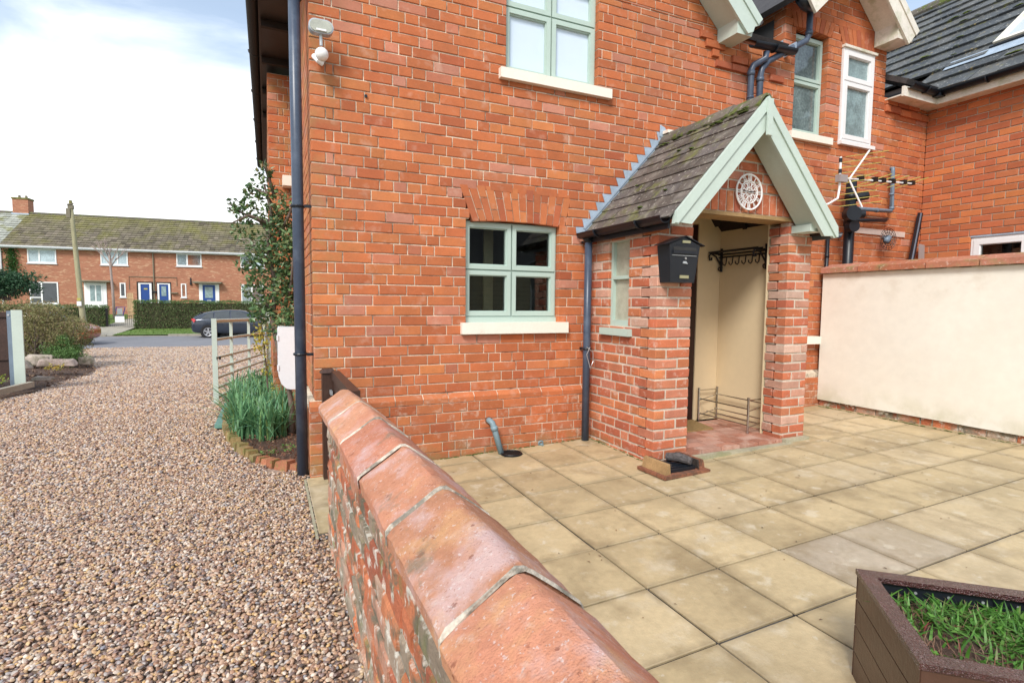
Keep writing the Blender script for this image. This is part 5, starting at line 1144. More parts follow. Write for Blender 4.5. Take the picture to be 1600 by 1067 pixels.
# brown timber gate between the wall end and the house corner
gt_ = empty('side_gate', (.42, 3.9, 0), 'small dark brown timber gate between the end of the garden wall and the house corner', 'gate')
bxo('gate_post', m_brownwood, gt_, .375, .47, 4.35, 4.44, .02, .86)
q = MB(); q.hexa([(.36, 4.335, .86), (.48, 4.335, .86), (.48, 4.45, .86), (.36, 4.45, .86), (.385, 4.36, .89), (.455, 4.36, .89), (.455, 4.43, .89), (.385, 4.43, .89)]); q.build('post_cap', m_brownwood, gt_)
bxo('top_rail', m_brownwood, gt_, .44, .50, 3.30, 4.345, .81, .875); bxo('bottom_rail', m_brownwood, gt_, .44, .50, 3.30, 4.345, .12, .18)
for i in range(9): bxo('board', m_brownwood, gt_, .455, .475, 3.31+i*.115, 3.31+i*.115+.105, .04, .808)
bxo('latch', m_galv, gt_, .425, .44, 4.25, 4.34, .70, .73)

# ================================================================== CREAM WALL
cw = empty('cream_wall', (6.3, 2.4, .17), 'smooth cream rendered boundary wall with a red brick coping at the right of the patio', 'wall')
CX = 6.19
mb = MB(); V = [(CX, -1.2), (CX, 4.452)]
P8 = lambda x, y, z: (x, y, z)
ys = np.linspace(-1.2, 4.452, 18)
Vv = []; Ff = []
def zlow(y): return .262-(4.45-y)*.004+random.uniform(-.002, .002)
for i, y in enumerate(ys): Vv += [(CX, y, zlow(y)), (CX, y, 1.80), (CX+.22, y, 1.80), (CX+.22, y, .26)]
for i in range(len(ys)-1):
    for k in range(4): Ff.append((4*i+k, 4*i+4+k, 4*i+4+(k+1) % 4, 4*i+(k+1) % 4))
Ff += [(0, 1, 2, 3), tuple(range(len(Vv)-4, len(Vv)))[::-1]]
obj('rendered_wall', Vv, Ff, m_render, cw)
CF = Face((CX+.028, 4.45, 0), (0, -1, 0), (-1, 0, 0)); cm = MB(); crr = []
lay(CF, crr, cm, .06, .262, lambda z: (0, 5.6), seed=51, jw=.012, co=.09, cb=-.01, tonef=gt, corner_closer=False)
cb_ = cm.build('base_mortar', m_mortar_g, cw); emit_bricks(crr, cb_, gb_o, gb_g, 60, jit=.004, ch=.006)
y = 4.455
while y > -1.2:
    l = random.choice([.22, .24, .43, .44, .45]) if y > 3.8 else random.choice([.44, .45, .46]); y0 = y-l; zt = 1.9
    q = MB(); g_ = .005; q.hexa([(CX-.05, y0+g_, 1.805), (CX-.05, y-g_, 1.805), (CX+.27, y-g_, 1.805), (CX+.27, y0+g_, 1.805), (CX-.045, y0+g_, 1.862), (CX-.045, y-g_, 1.862), (CX+.265, y-g_, 1.862), (CX+.265, y0+g_, 1.862)])
    q.prism([(CX-.045, y0+g_, 1.862), (CX+.11, y0+g_, 1.915), (CX+.265, y0+g_, 1.862)], (0, l-2*g_, 0)); q.build('coping_block', m_coping_w, cw, tone=rt()); y = y0
bxo('bedding_mortar', m_mortar_g, cw, CX-.02, CX+.24, -1.19, 4.45, 1.796, 1.81)

# ================================================================== PLANTER
pl_ = empty('planter', (1.75, .55, .03), 'square dark brown timber planter with a black liner, full of weeds, on the patio', 'planter')
A_ = Vector((1.942, 1.214, 0)); B_ = Vector((1.579, .804, 0)); zt = .45; ab = (B_-A_); side = ab.length; e1 = ab.normalized(); e2 = Vector((-e1.y, e1.x, 0)); 
if e2.x < 0: e2 = -e2
Cc = [A_, B_, B_+e2*side, A_+e2*side]; z0 = .045
nm = [-e2, e1, e2, -e1]
for k in range(4):
    p0, p1 = Cc[k], Cc[(k+1) % 4]; d = (p1-p0).normalized(); inn = -nm[k]
    for i in range(4):
        za, zb = z0+i*.099, z0+i*.099+.095; q = MB(); o1 = nm[k]*-.006
        a, b = p0+o1+d*.004, p1+o1-d*.004
        q.hexa([a+Vector((0, 0, za)), b+Vector((0, 0, za)), b+inn*.018-d*.02+Vector((0, 0, za)), a+inn*.018+d*.02+Vector((0, 0, za)), a+Vector((0, 0, zb)), b+Vector((0, 0, zb)), b+inn*.018-d*.02+Vector((0, 0, zb)), a+inn*.018+d*.02+Vector((0, 0, zb))])
        q.build('board', m_planterwood if 'm_planterwood' in globals() else globals().setdefault('m_planterwood', mat('planter_wood', (.085, .04, .026), .38, var=.15, vs_=7, bump=.3, bs=40, spec=.5)), pl_)
    # mitred wet top rail
    q = MB(); w = .052; q.hexa([p0+Vector((0, 0, zt-.018)), p1+Vector((0, 0, zt-.018)), p1+(inn-d)*w+Vector((0, 0, zt-.018)), p0+(inn+d)*w+Vector((0, 0, zt-.018)), p0+Vector((0, 0, zt)), p1+Vector((0, 0, zt)), p1+(inn-d)*w+Vector((0, 0, zt)), p0+(inn+d)*w+Vector((0, 0, zt))])
    q.build('top_rail', globals().setdefault('m_wetrail', mat('wet_planter_rail', (.085, .024, .022), .16, var=.35, vs_=14, bump=1, bs=160, spec=.9, bump2=(.8, 170), spots=[((.30, .20, .20), 130, .56, .62, .5)])), pl_)
    q = MB(); i0 = p0+(inn+d)*.03; i1 = p1+(inn-d)*.03; q.hexa([i0+Vector((0, 0, .1)), i1+Vector((0, 0, .1)), i1+inn*.004+Vector((0, 0, .1)), i0+inn*.004+Vector((0, 0, .1)), i0+Vector((0, 0, zt-.019)), i1+Vector((0, 0, zt-.019)), i1+inn*.004+Vector((0, 0, zt-.019)), i0+inn*.004+Vector((0, 0, zt-.019))]); ln_ = q.build('liner', m_dark, pl_)
    for i in range(5): c = i0.lerp(i1, (i+.5)/5)+inn*.005; q = MB(); q.disc(c+Vector((0, 0, zt-.045)), inn, .005, .002, 8); q.build('staple', m_galv, ln_)
ctr = (Cc[0]+Cc[2])/2
def inside(m_): return B_*0 + Cc[0] + e1*random.uniform(m_, side-m_) + e2*random.uniform(m_, side-m_)
q = MB(); nn_ = 16
for j in range(nn_+1):
    for i in range(nn_+1):
        u, v = .036+(side-.072)*i/nn_, .036+(side-.072)*j/nn_; c = Cc[0]+e1*u+e2*v; q.V.append((c.x, c.y, .365+.02*math.sin(u*17)*math.cos(v*13)+random.uniform(-.008, .008))); q.T.append((1, 1, 1))
q.F = [(j*(nn_+1)+i, j*(nn_+1)+i+1, (j+1)*(nn_+1)+i+1, (j+1)*(nn_+1)+i) for j in range(nn_) for i in range(nn_)]; q.fm = [0]*len(q.F)
q.build('soil', m_soil, pl_, smooth=True)
pts = []
while len(pts) < 620:
    c = inside(.05); w = (c-Cc[0]).dot(e2)/side; v = (c-Cc[0]).dot(e1)/side
    if random.random() < max(.02, (1-v*1.15))*(.15+w*1.2): pts.append((c.x, c.y, .368))
blades('weeds', m_weed, pts, .060, .0085, 1.5, seg=4, label='bright green grass and weeds growing in the brown planter', cat='weeds', tonef=lambda: (min(1, abs(random.gauss(.4, .22))), random.random(), 0))
pts = [tuple(inside(.05).to_tuple()[:2])+(.368,) for i in range(520)]; pts = [p for p in pts if (Vector((p[0], p[1], 0))-Cc[0]).dot(e2) < side*.75]
blades('dry_stems', leafmat('dry_stem', [(.10, .06, .035), (.22, .13, .08), (.3, .2, .13), (.25, .05, .04)], .8), pts, .05, .003, 1.4, seg=3, label='dry brown stems and dead leaves among the weeds in the planter', cat='dead stems')
# leafy weeds: small broad leaves
def leaves(mb, c, n, R, l, w, tonef=rt, sq=(1, 1, 1), up=.0):
    for _ in range(n):
        while True:
            p = Vector((random.uniform(-1, 1), random.uniform(-1, 1), random.uniform(-1, 1)))
            if p.length < 1: break
        p = Vector((p.x*sq[0], p.y*sq[1], p.z*sq[2]))*R+Vector(c); leaf(mb, p, l*random.uniform(.6, 1.3), w*random.uniform(.6, 1.3), tonef(), up)
def leaf(mb, p, l, w, t, up=0):
    d = Vector((random.gauss(0, 1), random.gauss(0, 1), random.gauss(up, .8))).normalized(); s = d.orthogonal().normalized(); s.rotate(Matrix.Rotation(random.uniform(0, 6.28), 3, d)); k = d.cross(s)
    mb.add([p, p+d*l*.5+s*w/2+k*w*.18, p+d*l, p+d*l*.5-s*w/2+k*w*.18], [(0, 1, 2), (0, 2, 3)], t)
mb = MB()
for i in range(34):
    c = inside(.07); leaves(mb, (c.x, c.y, .390), 9, .03, .022, .013, lambda: (random.uniform(.2, .85), random.random(), 0))
tag(mb.build('leafy_weeds', m_weed, usetone=True), 'small round leaved weeds lying low among the grass in the planter', 'weeds', kind='stuff')
# ================================================================== FLOWER BED, DAFFODILS, WALL SHRUB
edge = [(.23, 4.74), (.16, 4.80), (.05, 4.93), (-.05, 5.08), (-.14, 5.28), (-.23, 5.52), (-.30, 5.80), (-.37, 6.15), (-.42, 6.55), (-.45, 7.0), (-.46, 7.6), (-.44, 8.2)]
V = [(x, y, .012) for x, y in edge]+[(XL, y, .03) for x, y in reversed(edge)]
bed = MB(); ne = len(edge); VV = [(x, y, .005) for x, y in edge]+[(min(XL-.0, .30), max(y, 4.62), .045) for x, y in edge]
bed.add(VV, [(i, i+1, ne+i+1, ne+i) for i in range(ne-1)]); tag(bed.build('flower_bed', m_soil), kind='structure')
ed = empty('bed_edging', (-.3, 6, 0), 'curved row of mossy half-sunk bricks edging the daffodil bed beside the gravel', 'edging')
L_ = 0; pts_ = []
for i in range(ne-1):
    a, b = Vector((*edge[i], 0)), Vector((*edge[i+1], 0)); n_ = max(1, int((b-a).length/.085))
    for k in range(n_): pts_.append((a.lerp(b, (k+.5)/n_), (b-a).normalized()))
for i, (c, d) in enumerate(pts_):
    s = Vector((-d.y, d.x, 0)); q = MB(); h = random.uniform(.045, .085); w = .038; r_ = Matrix.Rotation(random.uniform(-.25, .25), 3, 'Z'); d = r_ @ d; s = r_ @ s
    t = Vector((random.uniform(-.015, .015), random.uniform(-.015, .015), 0)); q.hexa([c-d*w-s*.05+Vector((0, 0, -.03)), c+d*w-s*.05+Vector((0, 0, -.03)), c+d*w+s*.05+Vector((0, 0, -.03)), c-d*w+s*.05+Vector((0, 0, -.03)),
           c-d*w*.85-s*.042+t+Vector((0, 0, h)), c+d*w*.85-s*.042+t+Vector((0, 0, h*.9)), c+d*w*.85+s*.042+t+Vector((0, 0, h)), c-d*w*.85+s*.042+t+Vector((0, 0, h))]); q.build('brick', m_log, ed, tone=(random.random()*.4 if i < 6 else .4+.6*random.random(), random.random(), 0))
pts = []
while len(pts) < 900:
    x, y = random.uniform(-.42, .16), random.uniform(5.75, 9.2)
    ex = np.interp(y, [e[1] for e in edge], [e[0] for e in edge])
    if ex+.05 < x < .16: pts.append((x, y, .02))
def daffs():
    mb = MB()
    cl = [random.choice(pts) for _ in range(105)]
    for (cx, cy, cz) in cl:
        for k in range(15):
            a = random.uniform(0, 6.283); x, y = cx+random.gauss(0, .035), cy+random.gauss(0, .04); h = random.uniform(.26, .46); ln = abs(random.gauss(.32, .30)); t = (min(1, max(0, random.gauss(.42, .22))), random.random(), 0)
            d = Vector((math.cos(a), math.sin(a), 0)); s = Vector((-d.y, d.x, 0)); V = []
            fold = random.random() < .25; N_ = 6
            for i in range(N_+1):
                u = i/N_; bend = ln*u*u*h*1.3; zz = h*u*(1-.22*ln*u) - (max(0, u-.7)*h*1.1 if fold else 0)
                c = Vector((x, y, .01))+d*(bend+(max(0, u-.7)*h*.5 if fold else 0))+Vector((0, 0, zz)); w = .009*(1-max(0, u-.75)*3.2)
                V += [c-s*w, c+s*w+d*.002]
            mb.add(V, [(2*i, 2*i+1, 2*i+3, 2*i+2) for i in range(N_)], t)
    return mb
tag(daffs().build('daffodil_leaves', m_daff, usetone=True), 'dense clump of blue green daffodil leaves in the bed below the wall shrub', 'daffodils', kind='stuff')
mb = MB(); leaves(mb, (.12, 5.35, .05), 60, .12, .03, .014, lambda: (random.uniform(.2, .9), random.random(), 0), (1, 1, .25)); leaves(mb, (-.02, 5.25, .05), 50, .08, .025, .012, lambda: (random.uniform(.2, .9), random.random(), 0), (1, 1, .3)); tag(mb.build('bed_weeds', m_weed, usetone=True), 'small green weeds on bare soil at the near end of the flower bed', 'weeds', kind='stuff')
mb = MB()
for i in range(420):
    x, y = random.uniform(-.25, .28), random.uniform(4.85, 6.4); ex = np.interp(y, [e[1] for e in edge], [e[0] for e in edge])
    if x > ex+.04: leaf(mb, Vector((x, y, .045+random.uniform(0, .02))), .03, .018, rt())
tag(mb.build('fallen_leaves', leafmat('dead_leaf', [(.12, .05, .03), (.22, .10, .06), (.3, .2, .13)], .8), usetone=True), 'dead brown leaves scattered on the soil of the flower bed', 'dead leaves', kind='stuff')
# green painted batten lying by the bed
st_ = MB(); st_.hexa([(-.555, 6.66, .012), (-.47, 6.64, .012), (-.46, 8.1, .012), (-.545, 8.1, .012), (-.555, 6.66, .05), (-.47, 6.64, .05), (-.46, 8.1, .05), (-.545, 8.1, .05)]); tag(st_.build('green_batten', m_cloth), 'dark green painted timber batten lying on the gravel beside the bed edging', 'batten')
# evergreen wall shrub with crooked trunk
sh = empty('wall_shrub', (.2, 5.95, .02), 'tall glossy leaved evergreen shrub trained up the side wall beside the downpipe', 'shrub')
tk = MB(); tk.tube([(.20, 5.95, -.02), (.215, 5.95, .25), (.19, 5.98, .5), (.12, 6.1, .8), (.05, 6.3, 1.15), (.08, 6.35, 1.6), (.02, 6.3, 2.0), (.06, 6.3, 2.35), (.0, 6.3, 2.62)], [.036, .03, .024, .022, .024, .023, .021, .018, .01], 9)
br = [[(.05, 6.3, 1.6), (-.1, 6.35, 1.8), (-.3, 6.4, 2.0)], [(.02, 6.3, 2.0), (-.18, 6.35, 2.25), (-.42, 6.4, 2.35), (-.52, 6.4, 2.42)], [(.06, 6.3, 2.3), (-.12, 6.35, 2.55), (-.30, 6.4, 2.62)], [(.05, 6.3, 1.2), (-.15, 6.3, 1.4), (-.32, 6.35, 1.5)],
      [(.08, 6.3, 1.3), (.16, 6.1, 1.6), (.18, 6.0, 1.9)], [(.03, 6.3, 2.1), (.15, 6.1, 2.3), (.2, 6.1, 2.45)], [(0, 6.3, 2.5), (-.1, 6.3, 2.8), (-.16, 6.3, 2.86)], [(.05, 6.3, 1.9), (-.2, 6.4, 1.85), (-.38, 6.5, 1.75)], [(0, 6.3, 2.2), (-.3, 6.3, 2.3), (-.5, 6.3, 2.2)]]
for b in br: tk.tube([(q_[0]*.85+.10, q_[1], q_[2]) for q_ in b], [.02, .014, .006][:len(b)] if len(b) == 3 else [.02, .014, .01, .005], 6)
tk.build('trunk', m_bark, sh, smooth=True)
mb = MB(); lt = lambda: (random.choice([random.uniform(0, .35), random.uniform(.2, .6), random.uniform(.5, .95)]) if random.random() < .95 else 1, random.random(), 0)
cl = [((.02, 6.3, 1.45), .24, 330), ((-.12, 6.35, 1.7), .26, 330), ((.08, 6.25, 1.9), .2, 260), ((-.2, 6.35, 1.95), .22, 240), ((.05, 6.25, 2.15), .2, 230), ((-.05, 6.3, 2.3), .18, 170), ((-.36, 6.4, 2.33), .14, 120), ((-.27, 6.4, 2.55), .13, 110), ((-.15, 6.3, 2.75), .11, 80),
      ((.1, 6.2, 1.6), .17, 220), ((-.3, 6.4, 1.55), .15, 110), ((-.22, 6.35, 1.3), .17, 160), ((0, 6.25, 1.15), .17, 200), ((.14, 6.1, 1.25), .12, 150), ((.15, 6.0, 2.0), .12, 120), ((.14, 6.15, 2.4), .12, 90), ((-.5, 6.4, 2.4), .09, 50), ((-.42, 6.4, 2.15), .12, 70), ((-.05, 6.3, 2.55), .1, 60), ((-.38, 6.5, 1.8), .12, 70), ((.1, 6.15, 1.05), .1, 60)]
for c, r_, n_ in cl: leaves(mb, (min(.20, c[0]*.85+.13), c[1], c[2]), int(n_*1.05), r_*.92, .062, .032, lt, (1, .8, 1), up=.1)
mb.build('foliage', m_leaf, sh, usetone=True)
# paler climber hanging in front: yellow green leaves near the gate end
ys_ = empty('yellow_climber', (-.05, 7.1, .3), 'yellow leaved climber hanging beside the pale green gate below the evergreen shrub', 'climber')
tk = MB(); tk.tube([(.0, 7.1, .02), (-.02, 7.1, .5), (-.05, 7.05, 1.0), (-.08, 7.0, 1.3)], [.012, .01, .008, .005], 6); tk.build('stem', m_bark, ys_)
mb = MB(); leaves(mb, (-.07, 7.0, .95), 170, .13, .045, .03, rt, (.8, 1, 1.6)); leaves(mb, (-.02, 7.1, .62), 60, .08, .04, .025, rt, (.8, 1, 1.8)); leaves(mb, (.05, 6.9, .35), 26, .07, .035, .02, rt, (.8, 1, 2)); mb.build('foliage', m_yellow, ys_, usetone=True)
# plaster fragment on wing lower wall (pink rendered strip)
mb = MB(); mb.prism([(.052, 7.296, .62), (.11, 7.296, .62), (.105, 7.296, 1.15), (.052, 7.296, 1.15)], (0, -.006, 0)); mb.build('render_patch', m_coping_w, house, tone=(.9, .9, 0))

# ================================================================== PALE GREEN FIELD GATE
fg = empty('field_gate', (-.35, 10, 0), 'pale green metal bar gate standing open beside the house wall', 'gate')
g0 = Vector((-.69, 8.67, -.04)); g1 = Vector((-.07, 11.6, -.10)); gd = g1-g0
zr = [1.115, .85, .59, .44, .30, .155, .02]
for i, z in enumerate(zr):
    q = MB(); q.tube([g0+Vector((0, 0, z+.05)), g1+Vector((0, 0, z+.05))], .028 if i in (0, 6) else .021, 8); q.build('rail', m_green, fg)
for t in (0, .27, .62, 1):
    c = g0.lerp(g1, t); w = .033 if t == 0 else .022; q = MB(); q.box(c.x-w, c.x+w, c.y-.02, c.y+.02, c.z+.0, c.z+(1.20 if t == 0 else 1.17)); q.build('upright', m_green, fg)
q = MB(); c = g0; q.box(c.x+.046, c.x+.075, c.y-.02, c.y+.02, c.z+.62, c.z+.66); q.box(c.x+.02, c.x+.03, c.y-.04, c.y-.02, c.z+.62, c.z+.66); q.build('latch', m_iron, fg)
bxo('hanging_post', m_green, fg, -.03, .04, 11.65, 11.75, -.2, 1.2)

# ================================================================== LEFT: FENCE, BED, STONES, BUSHES
fp = empty('brown_fence', (-4.4, 11.4, .05), 'dark brown close boarded fence panel at the left edge of the drive', 'fence')
fy = 11.38; z0f = .03
for i in range(12): bxo('board', m_fence, fp, -3.86-.155*i-.15, -3.86-.155*i, fy+.008*(i % 2), fy+.02+.008*(i % 2), z0f+.12, 1.12)
bxo('rail', m_fence, fp, -5.8, -3.86, fy-.03, fy-.004, 1.12, 1.20); bxo('rail', m_fence, fp, -5.8, -3.86, fy-.03, fy-.004, .10, .20); bxo('rail', m_fence, fp, -5.8, -3.86, fy-.03, fy-.004, .42, .48)
gp = empty('fence_post', (-3.75, 11.35, 0), 'grey concrete post with a pale green cover board at the end of the brown fence', 'post')
bxo('concrete_post', m_greypipe, gp, -3.84, -3.78, 11.30, 11.40, -.03, 1.22); bxo('cover_board', m_green, gp, -3.775, -3.635, 11.27, 11.30, .02, 1.235)
bxo('clip', m_galv, gp, -3.83, -3.80, 11.29, 11.30, 1.14, 1.17)
# bed soil
sb = [(-3.62, 10.5), (-3.5, 11.4), (-3.42, 12.6), (-3.45, 14), (-3.7, 15.6), (-4.3, 17.6), (-4.9, 19.3)]
V = [(x, y, GZ(y)+.012) for x, y in sb]+[(x-1.5-i*.1, y, GZ(y)+.14) for i, (x, y) in enumerate(sb)]+[(x-8, y, GZ(y)+.16) for x, y in sb]; n_ = len(sb)
tag(obj('shrub_bed', V, [(i, i+1, n_+i+1, n_+i) for i in range(n_-1)]+[(n_+i, n_+i+1, 2*n_+i+1, 2*n_+i) for i in range(n_-1)], m_soil), kind='structure')
# kerb edging and stones
kk = empty('drive_edging', (-3.7, 11, 0), 'short grey concrete edging running past the foot of the pale green fence post', 'edging')
q = MB(); q.hexa([(-3.95, 9.2, -.02), (-3.88, 9.2, -.02), (-3.50, 11.2, -.02), (-3.58, 11.2, -.02), (-3.95, 9.2, .07), (-3.88, 9.2, .07), (-3.50, 11.2, .07), (-3.58, 11.2, .07)]); q.build('edging_stone', m_concrete, kk)
q = MB(); q.hexa([(-4.4, 8.0, -.02), (-4.33, 8.0, -.02), (-3.89, 9.18, -.02), (-3.96, 9.18, -.02), (-4.4, 8.0, .07), (-4.33, 8.0, .07), (-3.89, 9.18, .07), (-3.96, 9.18, .07)]); q.build('edging_stone', m_concrete, kk)
def stone(name, c, sx, sy, sz, label, tone, m=None, seed=0):
    r = random.Random(seed); V = []
    for k in (0, 1):
        for (a, b) in ((-1, -1), (0, -1.1), (1, -1), (1.05, 0), (1, 1), (-1, 1), (-1.08, 0)):
            f = 1 if k == 0 else .88; V.append((c[0]+a*sx*f*r.uniform(.7, 1.15), c[1]+b*sy*f*r.uniform(.7, 1.15), c[2]+(0 if k == 0 else sz*r.uniform(.6, 1.15))))
    F = [tuple(range(7))[::-1], tuple(range(7, 14))]+[(i, (i+1) % 7, 7+(i+1) % 7, 7+i) for i in range(7)]
    o = obj(name, V, F, m or m_rock, tone=tone); md = o.modifiers.new('b', 'BEVEL'); md.width = .05; md.segments = 3; return tag(o, label, 'stone', 'rockery stones')
stone('rockery_stone', (-4.62, 13.5, .05), .42, .22, .20, 'long flat pale rockery stone behind the pale green fence post', (.6, .8, 0), seed=1)
stone('rockery_stone', (-3.93, 13.9, .04), .30, .2, .17, 'tilted buff rockery stone in front of the brown bush', (.9, .9, 0), seed=2)
stone('rockery_stone', (-4.75, 15.5, -.08), .26, .2, .24, 'upright pinkish rockery stone left of the bright green conifer', (.3, .5, 0), seed=3)
stone('rockery_stone', (-3.98, 15.9, -.14), .16, .15, .22, 'small rockery stone right of the bright green conifer', (.5, .7, 0), seed=4)
stone('rockery_stone', (-3.55, 11.75, .02), .16, .12, .07, 'low dark stone on the soil just past the edging at the fence post', (.1, .1, 0), seed=5)
mb = MB()
for i in range(900):
    t = random.random(); y = 10.8+t*6.5; x0 = np.interp(y, [b[1] for b in sb], [b[0] for b in sb]); x = x0-random.uniform(0, 1.5); leaf(mb, Vector((x, y, GZ(y)+.03+(x0-x)*.085)), .05, .03, rt())
tag(mb.build('fallen_leaves', leafmat('dead_leaf_bed', [(.10, .05, .035), (.20, .12, .08), (.3, .22, .15)], .8), usetone=True), 'dead leaves and mulch covering the soil of the left shrub bed', 'dead leaves', kind='stuff')
mb = MB(); leaves(mb, (-3.75, 13.0, .12), 60, .16, .05, .03, rt, (1, 1, .4)); tag(mb.build('yellow_seedling', m_yellow, usetone=True), 'small yellow green plant on the bare soil of the left bed', 'plant')
mb = MB(); leaves(mb, (-4.05, 11.0, .16), 240, .28, .05, .028, rt, (1, .6, .6)); leaves(mb, (-4.3, 10.9, .05), 150, .22, .05, .028, rt, (1, .6, .5)); tag(mb.build('golden_plant', leafmat('golden_leaf', [(.10, .20, .04), (.32, .42, .07), (.45, .48, .12)], .5), usetone=True), 'low golden green plant at the foot of the brown fence', 'plant')
def bush(name, label, cat, c, rx, ry, rz, n, l, w, m, stems=6, group=None, lumps=10, tonef=rt, bark=None, up=0):
    t = empty(name, (c[0], c[1], c[2]-rz), label, cat, group)
    tk = MB(); mb = MB(); base = Vector((c[0], c[1], c[2]-rz))
    for i in range(stems+lumps):
        while True:
            p = Vector((random.uniform(-1, 1), random.uniform(-1, 1), random.uniform(-.9, 1)))
            if p.length < 1: break
        tip = Vector((c[0]+p.x*rx*.8, c[1]+p.y*ry*.8, c[2]+p.z*rz*.8)); mid = base.lerp(tip, .5)+Vector((random.uniform(-.1, .1)*rx, 0, .05)); r0 = .02*rz/.6
        tk.tube([base+Vector((random.uniform(-.2, .2)*rx, random.uniform(-.2, .2)*ry, 0)), mid, tip], [r0, r0*.7, r0*.3], 5)
        lr = random.uniform(.28, .5); leaves(mb, tip, n//(stems+lumps), 1, l, w, tonef, (rx*lr, ry*lr, rz*lr), up)
    tk.build('branches', bark or m_bark, t); mb.build('foliage', m, t, usetone=True); return t
bush('brown_bush', 'large loose brown and olive bush behind the pale green fence post', 'bush', (-5.0, 16.6, .62), .95, .8, .72, 6500, .06, .03, m_bushl, stems=10, lumps=16)
bush('brown_bush', 'sparse twiggy olive bush immediately left of the bright green conifer', 'bush', (-4.35, 16.2, .48), .55, .5, .56, 2200, .05, .025, m_bushl, stems=14, lumps=8)
bush('brown_hedge', 'rough brownish green hedge behind the brown bush and fence', 'hedge', (-6.2, 19.4, .62), 1.5, .6, .80, 11000, .07, .035, m_bushl, stems=8, lumps=40)
bush('dwarf_conifer', 'bright green mound shaped dwarf conifer beside the gravel drive', 'conifer', (-4.35, 15.9, .14), .46, .45, .40, 5600, .05, .018, m_conifer, stems=6, lumps=16, up=.5)
bush('clipped_evergreen', 'dark evergreen tree top standing above the hedge at the left edge', 'tree', (-11.0, 32.2, 2.15), 1.45, .9, .78, 6500, .15, .06, m_darkev, stems=8, lumps=16)

# ================================================================== TERRACE ACROSS THE ROAD
Q = Vector((-9.28575, 46.3042, 0))
TF = Face((Q.x, Q.y, 0), TD, TN)
TG = .45
def tbox(name, m, par, s0, s1, z0, z1, n0, n1): q = MB(); TF.box(q, s0, s1, z0, z1, n0, n1); return q.build(name, m, par)
def far_window(par, s0, s1, z0, z1, cols, rowz=None, m=m_paleglass):
    fr = MB(); f = .07
    TF.box(fr, s0, s0+f, z0, z1, -.02, .035); TF.box(fr, s1-f, s1, z0, z1, -.02, .035); TF.box(fr, s0+f, s1-f, z1-f, z1, -.02, .035); TF.box(fr, s0+f, s1-f, z0, z0+f+.03, -.02, .045)
    for c in cols: TF.box(fr, c-.045, c+.045, z0+f+.03, z1-f, -.02, .03)
    if rowz: TF.box(fr, s0+f, cols[0]-.045 if cols else s1-f, rowz-.035, rowz+.035, -.02, .03)
    w = fr.build('window', m_white, par); e = [s0+f]+list(cols)+[s1-f]
    for i in range(len(e)-1):
        q = MB(); TF.box(q, e[i]+(.045 if i else 0), e[i+1]-(.045 if i < len(e)-2 else 0), z0+f+.03, z1-f, -.02, .0); q.build('pane', m if not isinstance(m, list) else m[i], w)
    q = MB(); TF.box(q, s0-.05, s1+.05, z0-.05, z0-.002, -.02, .07); q.build('sill', m_trim, w)
    return w
def far_door(par, s0, s1, z1, m, frame=m_white, glassx=None, side=.12, rec=0):
    fr = MB(); TF.box(fr, s0, s0+side, TG, z1, -.25, .03-rec); TF.box(fr, s1-side, s1, TG, z1, -.25, .03-rec); TF.box(fr, s0+side, s1-side, z1-.07, z1, -.25, .03-rec); d = fr.build('door_frame', frame, par)
    q = MB(); TF.box(q, s0+side, s1-side, TG, z1-.072, -.2, -.01-rec); dd = q.build('door', m, par)
    for (a, b, c, e) in (glassx or []): q = MB(); TF.box(q, a, b, c, e, -.01-rec, .005-rec); q.build('pane', m_greyglass, dd)
    return dd
def terrace_house(s0, s1, label, roofm=None):
    t = empty('terraced_house', tuple(TF.p((s0+s1)/2, TG, -3)), label, 'house', 'brick terraced houses across the road')
    tbox('wall', m_tbrick, t, s0, s1, TG-.6, 5.0, -7.5, 0)
    # roof slope with courses of tiles, ridge, rear slope
    e0 = TF.p(s0, 4.98, .34); up_ = (TF.p(s0, 7.62, -3.75)-e0); Ls = up_.length; up_.normalize(); n_ = TD.cross(up_).normalized(); n_ = n_ if n_.z > 0 else -n_
    q = MB(); q.prism([e0, e0+TD*(s1-s0), e0+TD*(s1-s0)+up_*Ls, e0+up_*Ls], n_*-.06); b = TF.p(s0, 4.98, -7.84); q.prism([e0+up_*Ls, e0+up_*Ls+TD*(s1-s0), b+TD*(s1-s0), b], n_*-.05+Vector((0, 0, .01)))
    q.prism([TF.p(s0, 4.99, -.01), TF.p(s0, 7.5, -3.75), TF.p(s0, 4.99, -7.5)], TD*(s1-s0)); rf = q.build('roof', m_rafter, t)
    mb = MB(); nr = int(Ls/.36); 
    for r_ in range(nr+1):
        a = r_*Ls/(nr+1)-.02; bb = (r_+1)*Ls/(nr+1)+.02; s = s0
        while s < s1-.01:
            w = min(.33, s1-s); o = e0+TD*(s-s0); t0 = .065+random.uniform(-.006, .006)
            mb.hexa([o+up_*a+n_*(t0-.035), o+TD*(w-.012)+up_*a+n_*(t0-.035), o+TD*(w-.012)+up_*bb, o+up_*bb, o+up_*a+n_*t0, o+TD*(w-.012)+up_*a+n_*t0, o+TD*(w-.012)+up_*bb+n_*.015, o+up_*bb+n_*.015], rt()); s += .33
    tag(mb.build('roof_tile', roofm or m_troof, rf, usetone=True), kind='stuff')
    q = MB(); q.tube([e0+up_*Ls+Vector((0, 0, .04)), e0+TD*(s1-s0)+up_*Ls+Vector((0, 0, .04))], .11, 8); q.build('ridge', m_ridge, rf, tone=(.5, .5, 0))
    q = MB(); TF.box(q, s0, s1, 4.84, 4.97, .30, .33); TF.box(q, s0, s1, 4.84, 4.86, 0, .30); q.build('fascia', m_trim, t)
    q = MB(); TF.box(q, s0, s1, 4.91, 5.0, .335, .42); q.build('gutter', m_trim, t)
    return t
